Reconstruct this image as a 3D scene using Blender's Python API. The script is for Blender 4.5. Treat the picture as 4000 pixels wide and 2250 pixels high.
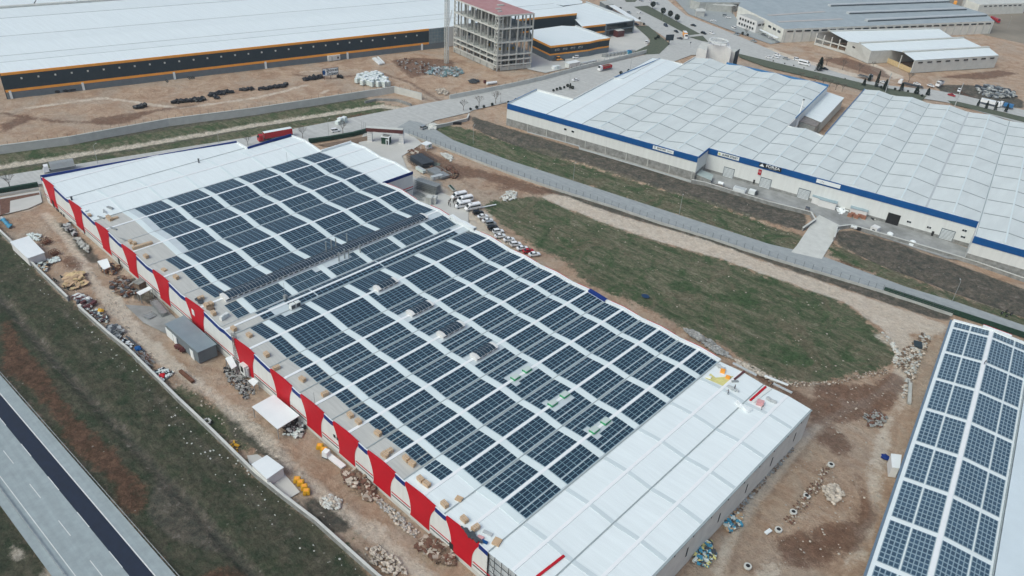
import bpy, bmesh, math, random
import numpy as np
from mathutils import Vector, Matrix
random.seed(7)
for o in list(bpy.data.objects): bpy.data.objects.remove(o, do_unlink=True)
scene = bpy.context.scene
COL = scene.collection
# ------------------------------------------------------------------ camera
FPX = 3042.114; PITCH, ROLL, YAW = map(math.radians, (-32.97199, 3.81660, 131.17049))
CAM = Vector((297.503, -80.263, 147.138))
Fw = Vector((math.cos(PITCH)*math.cos(YAW), math.cos(PITCH)*math.sin(YAW), math.sin(PITCH)))
_R = Fw.cross(Vector((0, 0, 1))).normalized(); _U = _R.cross(Fw)
Rt = math.cos(ROLL)*_R + math.sin(ROLL)*_U
Up = -math.sin(ROLL)*_R + math.cos(ROLL)*_U
cd = bpy.data.cameras.new('camera'); cam = bpy.data.objects.new('camera', cd); COL.objects.link(cam)
cd.sensor_width = 36; cd.lens = FPX/4000*36; cd.clip_start = 1; cd.clip_end = 8000
cam.matrix_world = Matrix(((Rt.x, Up.x, -Fw.x, CAM.x), (Rt.y, Up.y, -Fw.y, CAM.y), (Rt.z, Up.z, -Fw.z, CAM.z), (0, 0, 0, 1)))
scene.camera = cam
# ------------------------------------------------------------------ light
SUN_EL, SUN_AZ = math.radians(52), math.radians(262)
world = bpy.data.worlds.new("World"); scene.world = world; world.use_nodes = True
nt = world.node_tree; bg = nt.nodes['Background']
sky = nt.nodes.new('ShaderNodeTexSky'); sky.sky_type = 'NISHITA'; sky.sun_disc = False
sky.sun_elevation = SUN_EL; sky.sun_rotation = math.radians(90)-SUN_AZ; sky.air_density = 1.0; sky.dust_density = 5.0; sky.ozone_density = 1.0
nt.links.new(sky.outputs[0], bg.inputs[0]); bg.inputs[1].default_value = 0.15
sd = bpy.data.lights.new('sun', 'SUN'); sd.energy = 0.95; sd.angle = math.radians(28); sd.color = (0.68, 1.0, 0.96)
so = bpy.data.objects.new('sun', sd); COL.objects.link(so)
sdir = Vector((math.cos(SUN_EL)*math.cos(SUN_AZ), math.cos(SUN_EL)*math.sin(SUN_AZ), math.sin(SUN_EL)))
so.rotation_euler = sdir.to_track_quat('Z', 'Y').to_euler(); so.location = (150, 50, 200)
scene.view_settings.view_transform = 'Standard'; scene.view_settings.look = 'None'
scene.view_settings.gamma = 1; scene.view_settings.exposure = 0.0
# ------------------------------------------------------------------ helpers
def G(x, y, z=0.0):
    "point of the photograph (4000 px wide) at height z above the ground"
    d = Fw + Rt*((x-2000)/FPX) - Up*((y-1125)/FPX)
    return CAM + d*((z-CAM.z)/d.z)
def G2(x, y, z=0.0):
    p = G(x, y, z); return (p.x, p.y)
def OP(x, y, P, D):
    "pixel onto the vertical plane through P along D -> (s, z)"
    d = Fw + Rt*((x-2000)/FPX) - Up*((y-1125)/FPX)
    l = math.hypot(D[0], D[1]); dx, dy = D[0]/l, D[1]/l
    n = Vector((-dy, dx, 0)); q = CAM + d*((Vector((P[0], P[1], 0))-CAM).dot(n)/d.dot(n))
    return ((q.x-P[0])*dx+(q.y-P[1])*dy, q.z)
class MB:
    def __init__(s): s.v = []; s.f = []; s.m = []
    def face(s, pts, mi=0):
        n = len(s.v); s.v += [tuple(p) for p in pts]; s.f.append(tuple(range(n, n+len(pts)))); s.m.append(mi); return s
    def box(s, c, size, rot=0, mi=0, top=None, tilt=None):
        "c = centre of the bottom"
        cx, cy, cz = c; sx, sy, sz = size[0]/2, size[1]/2, size[2]
        ca, sa = math.cos(rot), math.sin(rot)
        P = []
        for z in (0, sz):
            for (a, b) in ((-sx, -sy), (sx, -sy), (sx, sy), (-sx, sy)):
                P.append((cx+a*ca-b*sa, cy+a*sa+b*ca, cz+z))
        n = len(s.v); s.v += P
        for q in ((3, 2, 1, 0), (0, 1, 5, 4), (1, 2, 6, 5), (2, 3, 7, 6), (3, 0, 4, 7)):
            s.f.append(tuple(n+i for i in q)); s.m.append(mi)
        s.f.append((n+4, n+5, n+6, n+7)); s.m.append(mi if top is None else top)
        return s
    def bar(s, p0, p1, w, h, mi=0):
        "box beam from p0 to p1 (centre line), w wide, h high"
        p0, p1 = Vector(p0), Vector(p1); d = (p1-p0)
        if d.length < 1e-6: return s
        d.normalize(); up = Vector((0, 0, 1)) if abs(d.z) < .95 else Vector((1, 0, 0))
        a = d.cross(up).normalized(); b = a.cross(d).normalized()
        n = len(s.v)
        for p in (p0, p1):
            for (i, j) in ((-1, -1), (1, -1), (1, 1), (-1, 1)): s.v.append(tuple(p+a*(i*w/2)+b*(j*h/2)))
        for q in ((0, 1, 2, 3), (7, 6, 5, 4), (0, 4, 5, 1), (1, 5, 6, 2), (2, 6, 7, 3), (3, 7, 4, 0)):
            s.f.append(tuple(n+i for i in q)); s.m.append(mi)
        return s
    def tube(s, p0, p1, r0, r1=None, n=8, mi=0, cap=True):
        r1 = r0 if r1 is None else r1
        p0, p1 = Vector(p0), Vector(p1); d = (p1-p0).normalized(); up = Vector((0, 0, 1)) if abs(d.z) < .9 else Vector((1, 0, 0))
        a = d.cross(up).normalized(); b = a.cross(d)
        k = len(s.v)
        for p, r in ((p0, r0), (p1, r1)):
            for i in range(n):
                t = 2*math.pi*i/n; s.v.append(tuple(p+a*(r*math.cos(t))+b*(r*math.sin(t))))
        for i in range(n):
            j = (i+1) % n; s.f.append((k+i, k+j, k+n+j, k+n+i)); s.m.append(mi)
        if cap:
            s.f.append(tuple(k+i for i in reversed(range(n)))); s.m.append(mi)
            s.f.append(tuple(k+n+i for i in range(n))); s.m.append(mi)
        return s
    def prism(s, poly, z0, z1, mi=0, top=None, bottom=False):
        "poly list of (x,y); z1 number or list per vertex"
        A = sum(poly[i][0]*poly[(i+1) % len(poly)][1]-poly[(i+1) % len(poly)][0]*poly[i][1] for i in range(len(poly)))
        zz = z1 if isinstance(z1, (list, tuple)) else [z1]*len(poly)
        if A < 0: poly = poly[::-1]; zz = list(zz)[::-1]
        n = len(poly); k = len(s.v)
        s.v += [(p[0], p[1], z0) for p in poly] + [(p[0], p[1], z) for p, z in zip(poly, zz)]
        for i in range(n):
            j = (i+1) % n; s.f.append((k+i, k+j, k+n+j, k+n+i)); s.m.append(mi)
        s.f.append(tuple(k+n+i for i in range(n))); s.m.append(mi if top is None else top)
        if bottom: s.f.append(tuple(k+i for i in reversed(range(n)))); s.m.append(mi)
        return s
    def blob(s, c, r, sq=1.0, jit=.25, mi=0, sub=1):
        bm = bmesh.new(); bmesh.ops.create_icosphere(bm, subdivisions=sub, radius=1)
        k = len(s.v); rr = r if isinstance(r, (tuple, list)) else (r, r, r*sq)
        for v in bm.verts:
            q = 1+random.uniform(-jit, jit); s.v.append((c[0]+v.co.x*rr[0]*q, c[1]+v.co.y*rr[1]*q, c[2]+v.co.z*rr[2]*q))
        for f in bm.faces: s.f.append(tuple(k+v.index for v in f.verts)); s.m.append(mi)
        bm.free(); return s
    def build(s, name, mats, parent=None, smooth=False):
        me = bpy.data.meshes.new(name)
        off = Vector((0, 0, 0)); p = parent
        while p is not None: off += p.location; p = p.parent
        me.from_pydata([(x-off.x, y-off.y, z-off.z) for x, y, z in s.v], [], s.f)
        if not isinstance(mats, (list, tuple)): mats = [mats]
        for m in mats: me.materials.append(m)
        if len(mats) > 1: me.polygons.foreach_set('material_index', s.m)
        if smooth: me.polygons.foreach_set('use_smooth', [True]*len(me.polygons))
        me.update()
        o = bpy.data.objects.new(name, me); COL.objects.link(o)
        if parent is not None: o.parent = parent
        return o
def tag(o, label, cat, group=None, kind=None):
    if label: o['label'] = label
    if cat: o['category'] = cat
    if group: o['group'] = group
    if kind: o['kind'] = kind
    return o
def thing(name, label, cat, loc=(0, 0, 0), group=None, rot=0):
    o = bpy.data.objects.new(name, None); COL.objects.link(o); o.location = loc; o.rotation_euler = (0, 0, rot)
    o.empty_display_size = .5
    return tag(o, label, cat, group)
def dup(root, loc, rot, label, group=None, scale=None, name=None):
    r = root.copy(); COL.objects.link(r); r.location = loc; r.rotation_euler = (0, 0, rot)
    if scale: r.scale = scale if isinstance(scale, (tuple, list)) else (scale,)*3
    if label: r['label'] = label
    if group: r['group'] = group
    if name: r.name = name
    def rec(a, b):
        for ch in list(a.children):
            c = ch.copy(); COL.objects.link(c); c.parent = b; rec(ch, c)
    rec(root, r); return r
ORD = ['first', 'second', 'third', 'fourth', 'fifth', 'sixth', 'seventh', 'eighth', 'ninth', 'tenth', 'eleventh', 'twelfth', 'thirteenth', 'fourteenth', 'fifteenth', 'sixteenth', 'seventeenth', 'eighteenth', 'nineteenth', 'twentieth'] + ['twenty-%s' % s for s in ('first', 'second', 'third', 'fourth', 'fifth', 'sixth', 'seventh', 'eighth', 'ninth')] + ['thirtieth'] + ['thirty-%s' % s for s in ('first', 'second', 'third', 'fourth', 'fifth', 'sixth', 'seventh', 'eighth', 'ninth')] + ['fortieth'] + ['forty-%s' % s for s in ('first', 'second', 'third', 'fourth', 'fifth', 'sixth', 'seventh', 'eighth', 'ninth')] + ['fiftieth']
class Placer:
    "first use moves the prototype itself, later uses copy it"
    def __init__(s, proto): s.p = proto; s.used = False
    def put(s, loc, rot, label, group=None, scale=None):
        if not s.used:
            s.used = True; o = s.p; s.back = (o.location.copy(),)
            o.location = loc; o.rotation_euler = (0, 0, rot); o['label'] = label
            if group: o['group'] = group
            if scale: o.scale = scale if isinstance(scale, (tuple, list)) else (scale,)*3
            return o
        return dup(s.p, loc, rot, label, group, scale if scale else (1, 1, 1))
# ------------------------------------------------------------------ materials
def mat(name, col, rough=.7, var=.12, scale=.6, bump=0.0, metal=0.0, col2=None, stretch=None, spec=.5, island=0.0, detail=5):
    m = bpy.data.materials.new(name); m.use_nodes = True; n = m.node_tree.nodes; l = m.node_tree.links
    b = n['Principled BSDF']; b.inputs['Roughness'].default_value = rough; b.inputs['Metallic'].default_value = metal
    b.inputs['Specular IOR Level'].default_value = spec
    tc = n.new('ShaderNodeTexCoord'); mp = n.new('ShaderNodeMapping'); l.new(tc.outputs['Object'], mp.inputs[0])
    if stretch: mp.inputs['Scale'].default_value = stretch
    ns = n.new('ShaderNodeTexNoise'); ns.inputs['Scale'].default_value = scale; ns.inputs['Detail'].default_value = detail; ns.inputs['Roughness'].default_value = .65
    l.new(mp.outputs[0], ns.inputs['Vector'])
    cr = n.new('ShaderNodeValToRGB'); cr.color_ramp.elements[0].position = .3; cr.color_ramp.elements[1].position = .7
    c2 = col2 if col2 else tuple(min(1, c*(1+var)) for c in col)
    c1 = col if col2 else tuple(c*(1-var) for c in col)
    cr.color_ramp.elements[0].color = (*c1, 1); cr.color_ramp.elements[1].color = (*c2, 1)
    l.new(ns.outputs[0], cr.inputs[0]); out = cr.outputs[0]
    if island:
        gi = n.new('ShaderNodeNewGeometry'); mr = n.new('ShaderNodeMapRange'); mr.inputs[3].default_value = 1-island; mr.inputs[4].default_value = 1+island
        l.new(gi.outputs['Random Per Island'], mr.inputs[0]); mx = n.new('ShaderNodeVectorMath'); mx.operation = 'SCALE'
        l.new(out, mx.inputs[0]); l.new(mr.outputs[0], mx.inputs['Scale']); out = mx.outputs[0]
    l.new(out, b.inputs['Base Color'])
    if bump:
        bp = n.new('ShaderNodeBump'); bp.inputs['Strength'].default_value = 1; bp.inputs['Distance'].default_value = bump
        l.new(ns.outputs[0], bp.inputs['Height']); l.new(bp.outputs[0], b.inputs['Normal'])
    return m
M = {}
M['white'] = mat('white_metal', (.74, .78, .79), .45, .05, .15)
M['white2'] = mat('white_render', (.66, .66, .65), .8, .08, .3)
M['roofwhite'] = mat('roof_white_sheet', (.72, .78, .79), .42, .055, 1.0, stretch=(.03, .9, 1), detail=6)
M['roofgrey'] = mat('roof_dusty_sheet', (.47, .47, .445), .6, .10, .5, stretch=(.25, 3.0, 1), detail=8)
M['roofblue'] = mat('roof_weathered_sheet', (.60, .645, .64), .6, .09, .35, stretch=(.5, .12, 1), detail=9)
M['strip'] = mat('polycarbonate', (.66, .74, .75), .3, .05, .1)
M['gutter'] = mat('gutter_zinc', (.30, .35, .36), .5, .1, .8)
M['lgutter'] = mat('gutter_light', (.46, .49, .50), .5, .08, .8)
M['ridge'] = mat('ridge_cap', (.78, .80, .81), .35, .03, .5)
M['red'] = mat('red_cladding', (.42, .006, .016), .6, .10, .12, col2=(.52, .009, .022), spec=.25)
M['blue'] = mat('navy_cladding', (.006, .030, .18), .6, .1, .2, spec=.25)
M['blue2'] = mat('blue_cladding', (.003, .075, .25), .6, .12, .2, spec=.25)
M['bluetrim'] = mat('blue_trim', (.03, .16, .36), .5, .1, .4)
M['wallw'] = mat('wall_panel', (.66, .68, .665), .6, .07, .8, stretch=(1, 1, .12), detail=8)
M['wallb'] = mat('wall_beige', (.66, .66, .61), .8, .10, .25)
M['conc'] = mat('concrete', (.40, .41, .39), .9, .18, .35, .01)
M['concd'] = mat('concrete_stained', (.24, .245, .235), .9, .4, .5, .01)
M['concl'] = mat('concrete_pale', (.53, .54, .51), .9, .10, .3)
M['yard'] = mat('yard_concrete', (.45, .45, .425), .9, .10, .06, col2=(.56, .55, .52), detail=9)
M['yardd'] = mat('yard_dirty', (.16, .165, .16), .9, .1, .10, col2=(.38, .39, .385), detail=9)
M['dark'] = mat('dark_void', (.012, .012, .013), .8, .2)
M['black'] = mat('black_plastic', (.012, .013, .016), .45, .3, 1.2)
M['steel'] = mat('galvanised_steel', (.36, .38, .38), .45, .15, 1, metal=.4)
M['steeld'] = mat('dark_steel', (.055, .065, .075), .5, .2, 1)
M['rust'] = mat('rusty_steel', (.13, .055, .03), .8, .4, 1.5)
M['wood'] = mat('pallet_wood', (.50, .35, .22), .8, .10, 3, island=.18)
M['woody'] = mat('plywood', (.52, .40, .22), .8, .15, 1, island=.2)
M['orange'] = mat('orange_trim', (.86, .36, .05), .5, .08, .4)
M['charcoal'] = mat('charcoal_cladding', (.032, .048, .060), .7, .12, .4, spec=.25)
M['greyp'] = mat('grey_plinth', (.14, .17, .19), .7, .1, .4)
M['greyroof'] = mat('grey_sheet_roof', (.20, .25, .28), .5, .08, .3)
M['tyre'] = mat('rubber', (.012, .012, .012), .9, .2)
M['glass'] = mat('dark_glass', (.015, .022, .026), .08, .2, .3, spec=.8)
M['carw'] = mat('white_paint', (.80, .81, .82), .22, .02)
M['carb'] = mat('black_paint', (.008, .010, .014), .2, .1)
M['carr'] = mat('red_paint', (.40, .010, .020), .25, .05)
M['cars'] = mat('silver_paint', (.42, .45, .46), .3, .05, metal=.5)
M['card'] = mat('blue_grey_paint', (.03, .045, .075), .25, .05)
M['yellow'] = mat('yellow_metal', (.62, .34, .015), .55, .12, 1.5)
M['green'] = mat('green_plastic', (.02, .30, .12), .5, .1)
M['hedge'] = mat('hedge', (.012, .045, .028), .9, .5, 1.5, .05)
M['leafd'] = mat('leaf_dark', (.010, .022, .014), .9, .5, 1.0, island=.3)
M['bark'] = mat('bark', (.12, .105, .09), .9, .2, 2)
M['bag'] = mat('woven_bag', (.60, .67, .65), .8, .12, 1.2, .03)
M['tarpblue'] = mat('blue_tarp', (.05, .27, .42), .5, .15, 2)
M['redroof'] = mat('red_membrane', (.36, .17, .17), .8, .25, .25, col2=(.42, .24, .24), detail=8)
M['rock'] = mat('limestone', (.44, .39, .33), .95, .25, .8, .05, island=.25)
M['rockg'] = mat('grey_rubble', (.30, .30, .29), .95, .3, .8, .05, island=.3)
M['soilb'] = mat('brown_spoil', (.17, .12, .085), .95, .35, .7, .08, island=.2)
M['soilr'] = mat('red_spoil', (.13, .065, .045), .95, .4, .9, .08, island=.2)
M['mesh'] = mat('wire', (.22, .24, .25), .6, .1, 2)
M['frame'] = mat('panel_frame', (.27, .40, .47), .4, .05)
M['paint'] = mat('road_paint', (.62, .64, .63), .8, .12, .6)
M['skin'] = mat('skin', (.35, .2, .14), .6, .1)
M['clothd'] = mat('dark_clothes', (.012, .013, .018), .9, .2, 5)
M['clothg'] = mat('grey_clothes', (.16, .17, .18), .9, .2, 5)
M['maroon'] = mat('maroon_cladding', (.10, .028, .028), .5, .12, .6)
M['yinsul'] = mat('yellow_insulation', (.58, .54, .22), .9, .15, 1.2)
M['pink'] = mat('pink_wrap', (.62, .33, .34), .7, .1, 1)
def solar_mat():
    m = bpy.data.materials.new('solar_cell'); m.use_nodes = True; n = m.node_tree.nodes; l = m.node_tree.links
    b = n['Principled BSDF']; b.inputs['Roughness'].default_value = .16; b.inputs['Specular IOR Level'].default_value = .62
    b.inputs['IOR'].default_value = 1.8
    gi = n.new('ShaderNodeNewGeometry'); cr = n.new('ShaderNodeValToRGB')
    cr.color_ramp.elements[0].color = (.005, .022, .038, 1); cr.color_ramp.elements[1].color = (.010, .034, .054, 1)
    l.new(gi.outputs['Random Per Island'], cr.inputs[0]); l.new(cr.outputs[0], b.inputs['Base Color'])
    return m
M['solar'] = solar_mat()
# ------------------------------------------------------------------ ground
def pip(poly, X, Y):
    ins = np.zeros(X.shape, bool); n = len(poly)
    for i in range(n):
        x1, y1 = poly[i]; x2, y2 = poly[(i+1) % n]
        if y1 == y2: continue
        c = ((y1 > Y) != (y2 > Y)) & (X < (x2-x1)*(Y-y1)/(y2-y1)+x1)
        ins ^= c
    return ins
def Z(pts): return [G2(x, y) for x, y in pts]
ZONES = {'vignette_dull': [[(-200,700),(0,907),(213,1121),(268,1174),(427,1314),(563,1434),(823,1686),(1000,1861),(1233,2044),(1463,2250),(1600,2400),(850,2430),(689,2250),(194,1686),(0,1454),(-200,1220)],[(-300,1560),(0,1900),(225,2250),(330,2400),(-300,2400)]], 'grass': [
    [(1884,812),(1908,779),(2000,779),(2097,760),(2194,803),(2349,865),(2505,919),(2621,954),(2815,1008),(3000,1074),(3167,1132),(3291,1171),(3388,1252),(3439,1299),(3493,1349),(3516,1388),(3481,1427),(3408,1446),(3342,1473),(3252,1481),(3175,1493),(3078,1489),(3000,1456),(2873,1388),(2835,1349),(2660,1275),(2543,1213),(2466,1174),(2388,1143),(2322,1124),(2272,1078),(2221,1040),(2200,1001),(2150,985),(2097,977),(2074,942),(2000,900),(1960,870)],
    [(1700,478),(1850,505),(2000,560),(2300,640),(2600,735),(2780,785),(3000,865),(3150,925),(3090,985),(3000,955),(2640,836),(2248,709),(2000,632),(1780,564),(1690,520)],
    [(3228,990),(3260,935),(3400,1015),(3700,1135),(4000,1235),(4100,1270),(4100,1310),(3737,1182),(3543,1124)],
    [(-200,700),(0,907),(213,1121),(268,1174),(427,1314),(563,1434),(823,1686),(1000,1861),(1233,2044),(1463,2250),(1600,2400),(850,2430),(689,2250),(194,1686),(0,1454),(-200,1220)],
    [(-300,1560),(0,1900),(225,2250),(330,2400),(-300,2400)],
    [(-200,700),(0,575),(500,505),(1000,432),(1390,378),(1600,420),(1550,433),(1361,462),(919,544),(550,608),(0,690)],
    [(652,1504),(776,1532),(870,1590),(1010,1686),(1130,1850),(1060,1800),(850,1680),(700,1580)],
    [(1350,2030),(1420,2060),(1480,2160),(1420,2150)],
    [(3000,230),(3140,285),(3350,325),(3650,420),(3600,400),(3300,300)],
    [(2020,560),(2200,590),(2100,640)],
 ], 'dark': [
    [(1840,450),(1985,497),(2300,590),(2700,705),(2900,745),(3150,835),(3150,905),(3000,862),(2600,735),(2300,640),(2000,560),(1850,500)],
    [(3260,935),(3272,900),(3330,895),(3500,945),(3800,1050),(4000,1125),(4100,1160),(4100,1250),(4000,1232),(3700,1130),(3400,1010)],
    [(603,1870),(700,1900),(856,2095),(850,2160),(662,2095),(570,2000)],
    [(1180,1940),(1330,1950),(1400,2040),(1330,2090),(1250,2060),(1190,2010)],
    [(870,1590),(1010,1650),(1130,1800),(1200,1900),(1060,1800),(900,1690)],
    [(-200,610),(0,575),(500,505),(1000,432),(1390,365),(1450,380),(1000,452),(500,530),(0,600)],
    [(3650,330),(3800,330),(4000,390),(4000,420),(3850,420),(3700,380)],
    [(2163,752),(2000,700),(2388,790),(2640,868),(3000,985),(3400,1118),(3720,1222),(3720,1250),(3640,1240),(3295,1124),(2932,997),(2582,884),(2388,830)],
    [(213,1121),(427,1314),(600,1420),(720,1560),(660,1520),(560,1420),(400,1290),(205,1105)],
    [(480,1080),(560,1080),(640,1170),(600,1200),(520,1160)],
    [(205,840),(330,930),(400,1020),(350,1030),(240,930),(200,870)],
 ], 'red': [
    [(0,1221),(39,1240),(116,1376),(202,1473),(233,1532),(342,1660),(448,1744),(506,1814),(584,1920),(576,1997),(487,2009),(389,1853),(292,1764),(240,1686),(175,1570),(116,1512),(39,1466),(0,1419)],
    [(1524,233),(1621,221),(1769,233),(1784,264),(1660,295),(1602,303),(1563,272)],
    [(1590,560),(1680,585),(1800,640),(2000,690),(2170,742),(2110,765),(1960,720),(1850,690),(1780,700),(1690,650),(1600,620)],
    [(3175,1495),(3400,1500),(3480,1440),(3560,1490),(3480,1600),(3400,1640),(3300,1650),(3180,1600)],
    [(3200,1690),(3300,1680),(3345,1760),(3260,1800)],
    [(3000,2100),(3200,2050),(3400,2000),(3500,1850),(3380,2150),(3100,2230)],
    [(2819,1407),(2900,1430),(3100,1510),(3170,1560),(3230,1660),(3190,1640),(2985,1490)],
    [(3200,230),(3400,290),(3500,310),(3450,270),(3300,220)],
    [(3650,300),(3900,270),(3990,285),(3850,310)],
    [(3690,320),(3990,470),(4000,440),(3800,400)],
    [(0,480),(120,440),(120,470),(0,520)],[(350,460),(500,440),(640,420),(500,480),(380,490)],
    [(250,1000),(330,1010),(310,1060),(240,1040)],
    [(520,2330),(900,2200),(1100,2300),(900,2400)],
    [(3221,1010),(3290,1010),(3500,1100),(3700,1165),(3540,1115)],
 ], 'pale': [
    [(2163,752),(2241,772),(2388,830),(2582,884),(2776,939),(2932,997),(3000,1024),(3295,1124),(3505,1198),(3637,1244),(3706,1262),(3690,1300),(3480,1300),(3400,1250),(3291,1171),(3167,1132),(3000,1074),(2815,1008),(2621,954),(2505,919),(2349,865),(2194,803),(2110,765)],
    [(1430,540),(1560,560),(1610,650),(1700,710),(1800,760),(1950,860),(1900,860),(2030,950),(1960,960),(1800,860),(1700,790),(1560,720)],
    [(70,700),(160,690),(165,790),(130,815),(40,830)],
    [(-200,660),(0,636),(550,552),(1000,474),(1272,434),(1485,400),(1580,414),(1570,424),(1485,416),(1272,446),(1000,487),(550,566),(0,652),(-200,680)],
    [(0,2060),(60,2130),(110,2200),(60,2190),(0,2120)],
    [(1660,480),(1720,483),(1700,508),(1650,505)],
    [(1240,365),(1290,340),(1295,350),(1250,370)],
    [(3000,180),(3120,225),(3400,300),(3300,300),(3100,250),(2990,200)],
    [(3400,240),(3540,300),(3480,310),(3400,270)],
    [(2920,2250),(3000,2180),(3060,2200),(3050,2260)],
    [(150,2240),(200,2150),(270,2240),(330,2300),(200,2300)],
    [(700,1350),(860,1470),(960,1600),(1100,1780),(1220,1900),(1200,1850),(1050,1690),(900,1500),(760,1370)],
    [(1440,2000),(1600,2150),(1700,2260),(1600,2260),(1500,2150)],
    [(360,1124),(450,1124),(560,1290),(760,1460),(700,1440),(500,1290)],
    [(2940,330+700),(3000,1060),(2960,1060)],
    [(3400,1300),(3560,1300),(3560,1500),(3500,1560),(3490,1440),(3530,1390)],
    [(3100,1640),(3180,1690),(3060,1830),(2960,1930),(2900,2000),(2960,1850)],
 ]}
TRACKS = [('dark', [(-150,980),(0,1155),(163,1341),(349,1543),(485,1686),(564,1775),(739,1958),(1000,2246),(1100,2360)], 1.5),
 ('pale', [(-20,1190),(150,1365),(335,1562),(470,1700),(720,1975),(980,2262)], .6), ('dark', [(60,1020),(155,1124),(334,1299),(524,1473),(737,1686),(1000,1960),(1089,2048),(1272,2211),(1400,2330)], .9),
 ('dark', [(-100,680),(0,660),(550,575),(1000,492),(1272,450)], 2.0), ('red', [(1290,455),(1450,440),(1300,470)], 1.5),
 ('pale', [(3640,1300),(3570,1420),(3530,1560),(3440,1700),(3400,1850),(3420,2000),(3300,2230)], 1.3), ('pale', [(3560,1330),(3500,1480),(3400,1560),(3260,1620),(3150,1700),(3050,1830),(2930,1990),(2860,2100),(2790,2250)], 1.6),
 ('pale', [(3200,1560),(3300,1560),(3420,1600),(3480,1700),(3450,1850),(3400,2100)], 1.0), ('red', [(3300,1600),(3200,1700),(3100,1800),(3000,1920),(2900,2080),(2850,2230)], 1.1), ('red', [(3340,1850),(3380,1950),(3340,2080),(3200,2200)], 1.6),
 ('red', [(3080,1690),(3160,1640),(3300,1640)], 1.2), ('pale', [(3000,2060),(3180,2000),(3330,2040),(3400,2200)], .9), ('red', [(2470,1230),(2600,1300),(2740,1390),(2850,1430)], 1.0),
 ('pale', [(170,830),(260,930),(330,1040),(400,1150),(520,1290),(650,1420),(780,1500),(900,1600),(1010,1700),(1150,1830),(1300,1960),(1450,2080),(1600,2200),(1700,2280)], 2.0),
 ('red', [(150,830),(230,930),(310,1050),(380,1150)], 1.1), ('red', [(420,1190),(500,1290),(640,1430),(770,1520),(890,1620),(1000,1720)], .8), ('red', [(1050,1720),(1180,1830),(1330,1940),(1480,2070)], .9),
 ('red', [(1150,290),(1300,305),(1480,280),(1600,320),(1700,380),(1760,410)], 2.2), ('pale', [(1160,280),(1250,275),(1400,270),(1500,290),(1620,335),(1720,400)], 1.2), ('pale', [(100,420),(400,380),(700,420),(1000,380),(1200,330)], 1.8),
 ('red', [(0,440),(200,470),(420,480),(600,430),(760,410)], 2.2), ('red', [(2180,755),(2400,835),(2700,925),(2960,1020),(3200,1110),(3450,1220),(3560,1300)], .7), ('red', [(1880,720),(1990,735),(2100,745),(2180,755)], 1.4), ('red', [(1800,700),(1900,760),(1990,735)], 1.2)]
x0, x1, y0, y1, st = -330., 470., -170., 640., 1.25
gx = np.arange(x0, x1+.1, st); gy = np.arange(y0, y1+.1, st)
XX, YY = np.meshgrid(gx, gy)
rng = np.random.default_rng(3)
def blur(a, k):
    for _ in range(k):
        a = (np.roll(a, 1, 0)+np.roll(a, -1, 0)+a*2)/4; a = (np.roll(a, 1, 1)+np.roll(a, -1, 1)+a*2)/4
    return a
masks = {}
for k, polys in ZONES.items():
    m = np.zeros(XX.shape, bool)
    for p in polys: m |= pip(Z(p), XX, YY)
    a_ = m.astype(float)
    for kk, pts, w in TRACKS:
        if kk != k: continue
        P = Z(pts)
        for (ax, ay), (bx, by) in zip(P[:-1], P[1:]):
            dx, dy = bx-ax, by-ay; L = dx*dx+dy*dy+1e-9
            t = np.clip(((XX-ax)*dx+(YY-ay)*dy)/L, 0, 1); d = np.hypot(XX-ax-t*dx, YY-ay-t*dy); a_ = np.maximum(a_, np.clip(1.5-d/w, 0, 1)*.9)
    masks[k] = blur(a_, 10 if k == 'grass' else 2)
ZG = blur(rng.random(XX.shape), 2)*-.35
def lowfreq(n, amp):
    a = rng.random((XX.shape[0]//n+2, XX.shape[1]//n+2)); a = np.kron(a, np.ones((n, n)))[:XX.shape[0], :XX.shape[1]]
    return blur(a, n*2)*amp
ZG -= lowfreq(6, .35)
def sink(pts, w, depth):
    "lower the ground along a line"
    global ZG
    P = Z(pts)
    for (ax, ay), (bx, by) in zip(P[:-1], P[1:]):
        dx, dy = bx-ax, by-ay; L = dx*dx+dy*dy
        t = np.clip(((XX-ax)*dx+(YY-ay)*dy)/L, 0, 1); d = np.hypot(XX-ax-t*dx, YY-ay-t*dy)
        ZG = np.minimum(ZG, -.02-depth*np.clip(1.6-d/w, 0, 1))
sink([(-150,980),(0,1155),(163,1341),(349,1543),(485,1686),(564,1775),(739,1958),(1000,2246),(1100,2360)], 1.5, 1.3)
sink([(-200,668),(0,646),(550,562),(1000,482),(1272,442),(1485,408),(1575,419)], 3.0, 1.2)
sink([(1900,510),(2200,620),(2600,740),(2780,800),(3060,890)], 2.5, 1.3)
sink([(3280,950),(3500,1040),(3800,1150),(4000,1220)], 2.5, 1.3)
ny, nx = XX.shape
me = bpy.data.meshes.new('ground')
me.vertices.add(nx*ny); me.vertices.foreach_set('co', np.stack([XX, YY, ZG], -1).reshape(-1).astype(np.float32))
idx = np.arange(nx*ny).reshape(ny, nx)
q = np.stack([idx[:-1, :-1], idx[:-1, 1:], idx[1:, 1:], idx[1:, :-1]], -1).reshape(-1, 4)
me.loops.add(q.size); me.loops.foreach_set('vertex_index', q.reshape(-1).astype(np.int32))
me.polygons.add(len(q)); me.polygons.foreach_set('loop_start', np.arange(0, q.size, 4, dtype=np.int32))
me.polygons.foreach_set('use_smooth', np.ones(len(q), bool))
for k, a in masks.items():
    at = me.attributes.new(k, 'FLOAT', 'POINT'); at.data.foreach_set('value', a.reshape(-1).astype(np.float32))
me.update(); me.validate()
ground = bpy.data.objects.new('ground', me); COL.objects.link(ground); ground['kind'] = 'structure'
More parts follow.
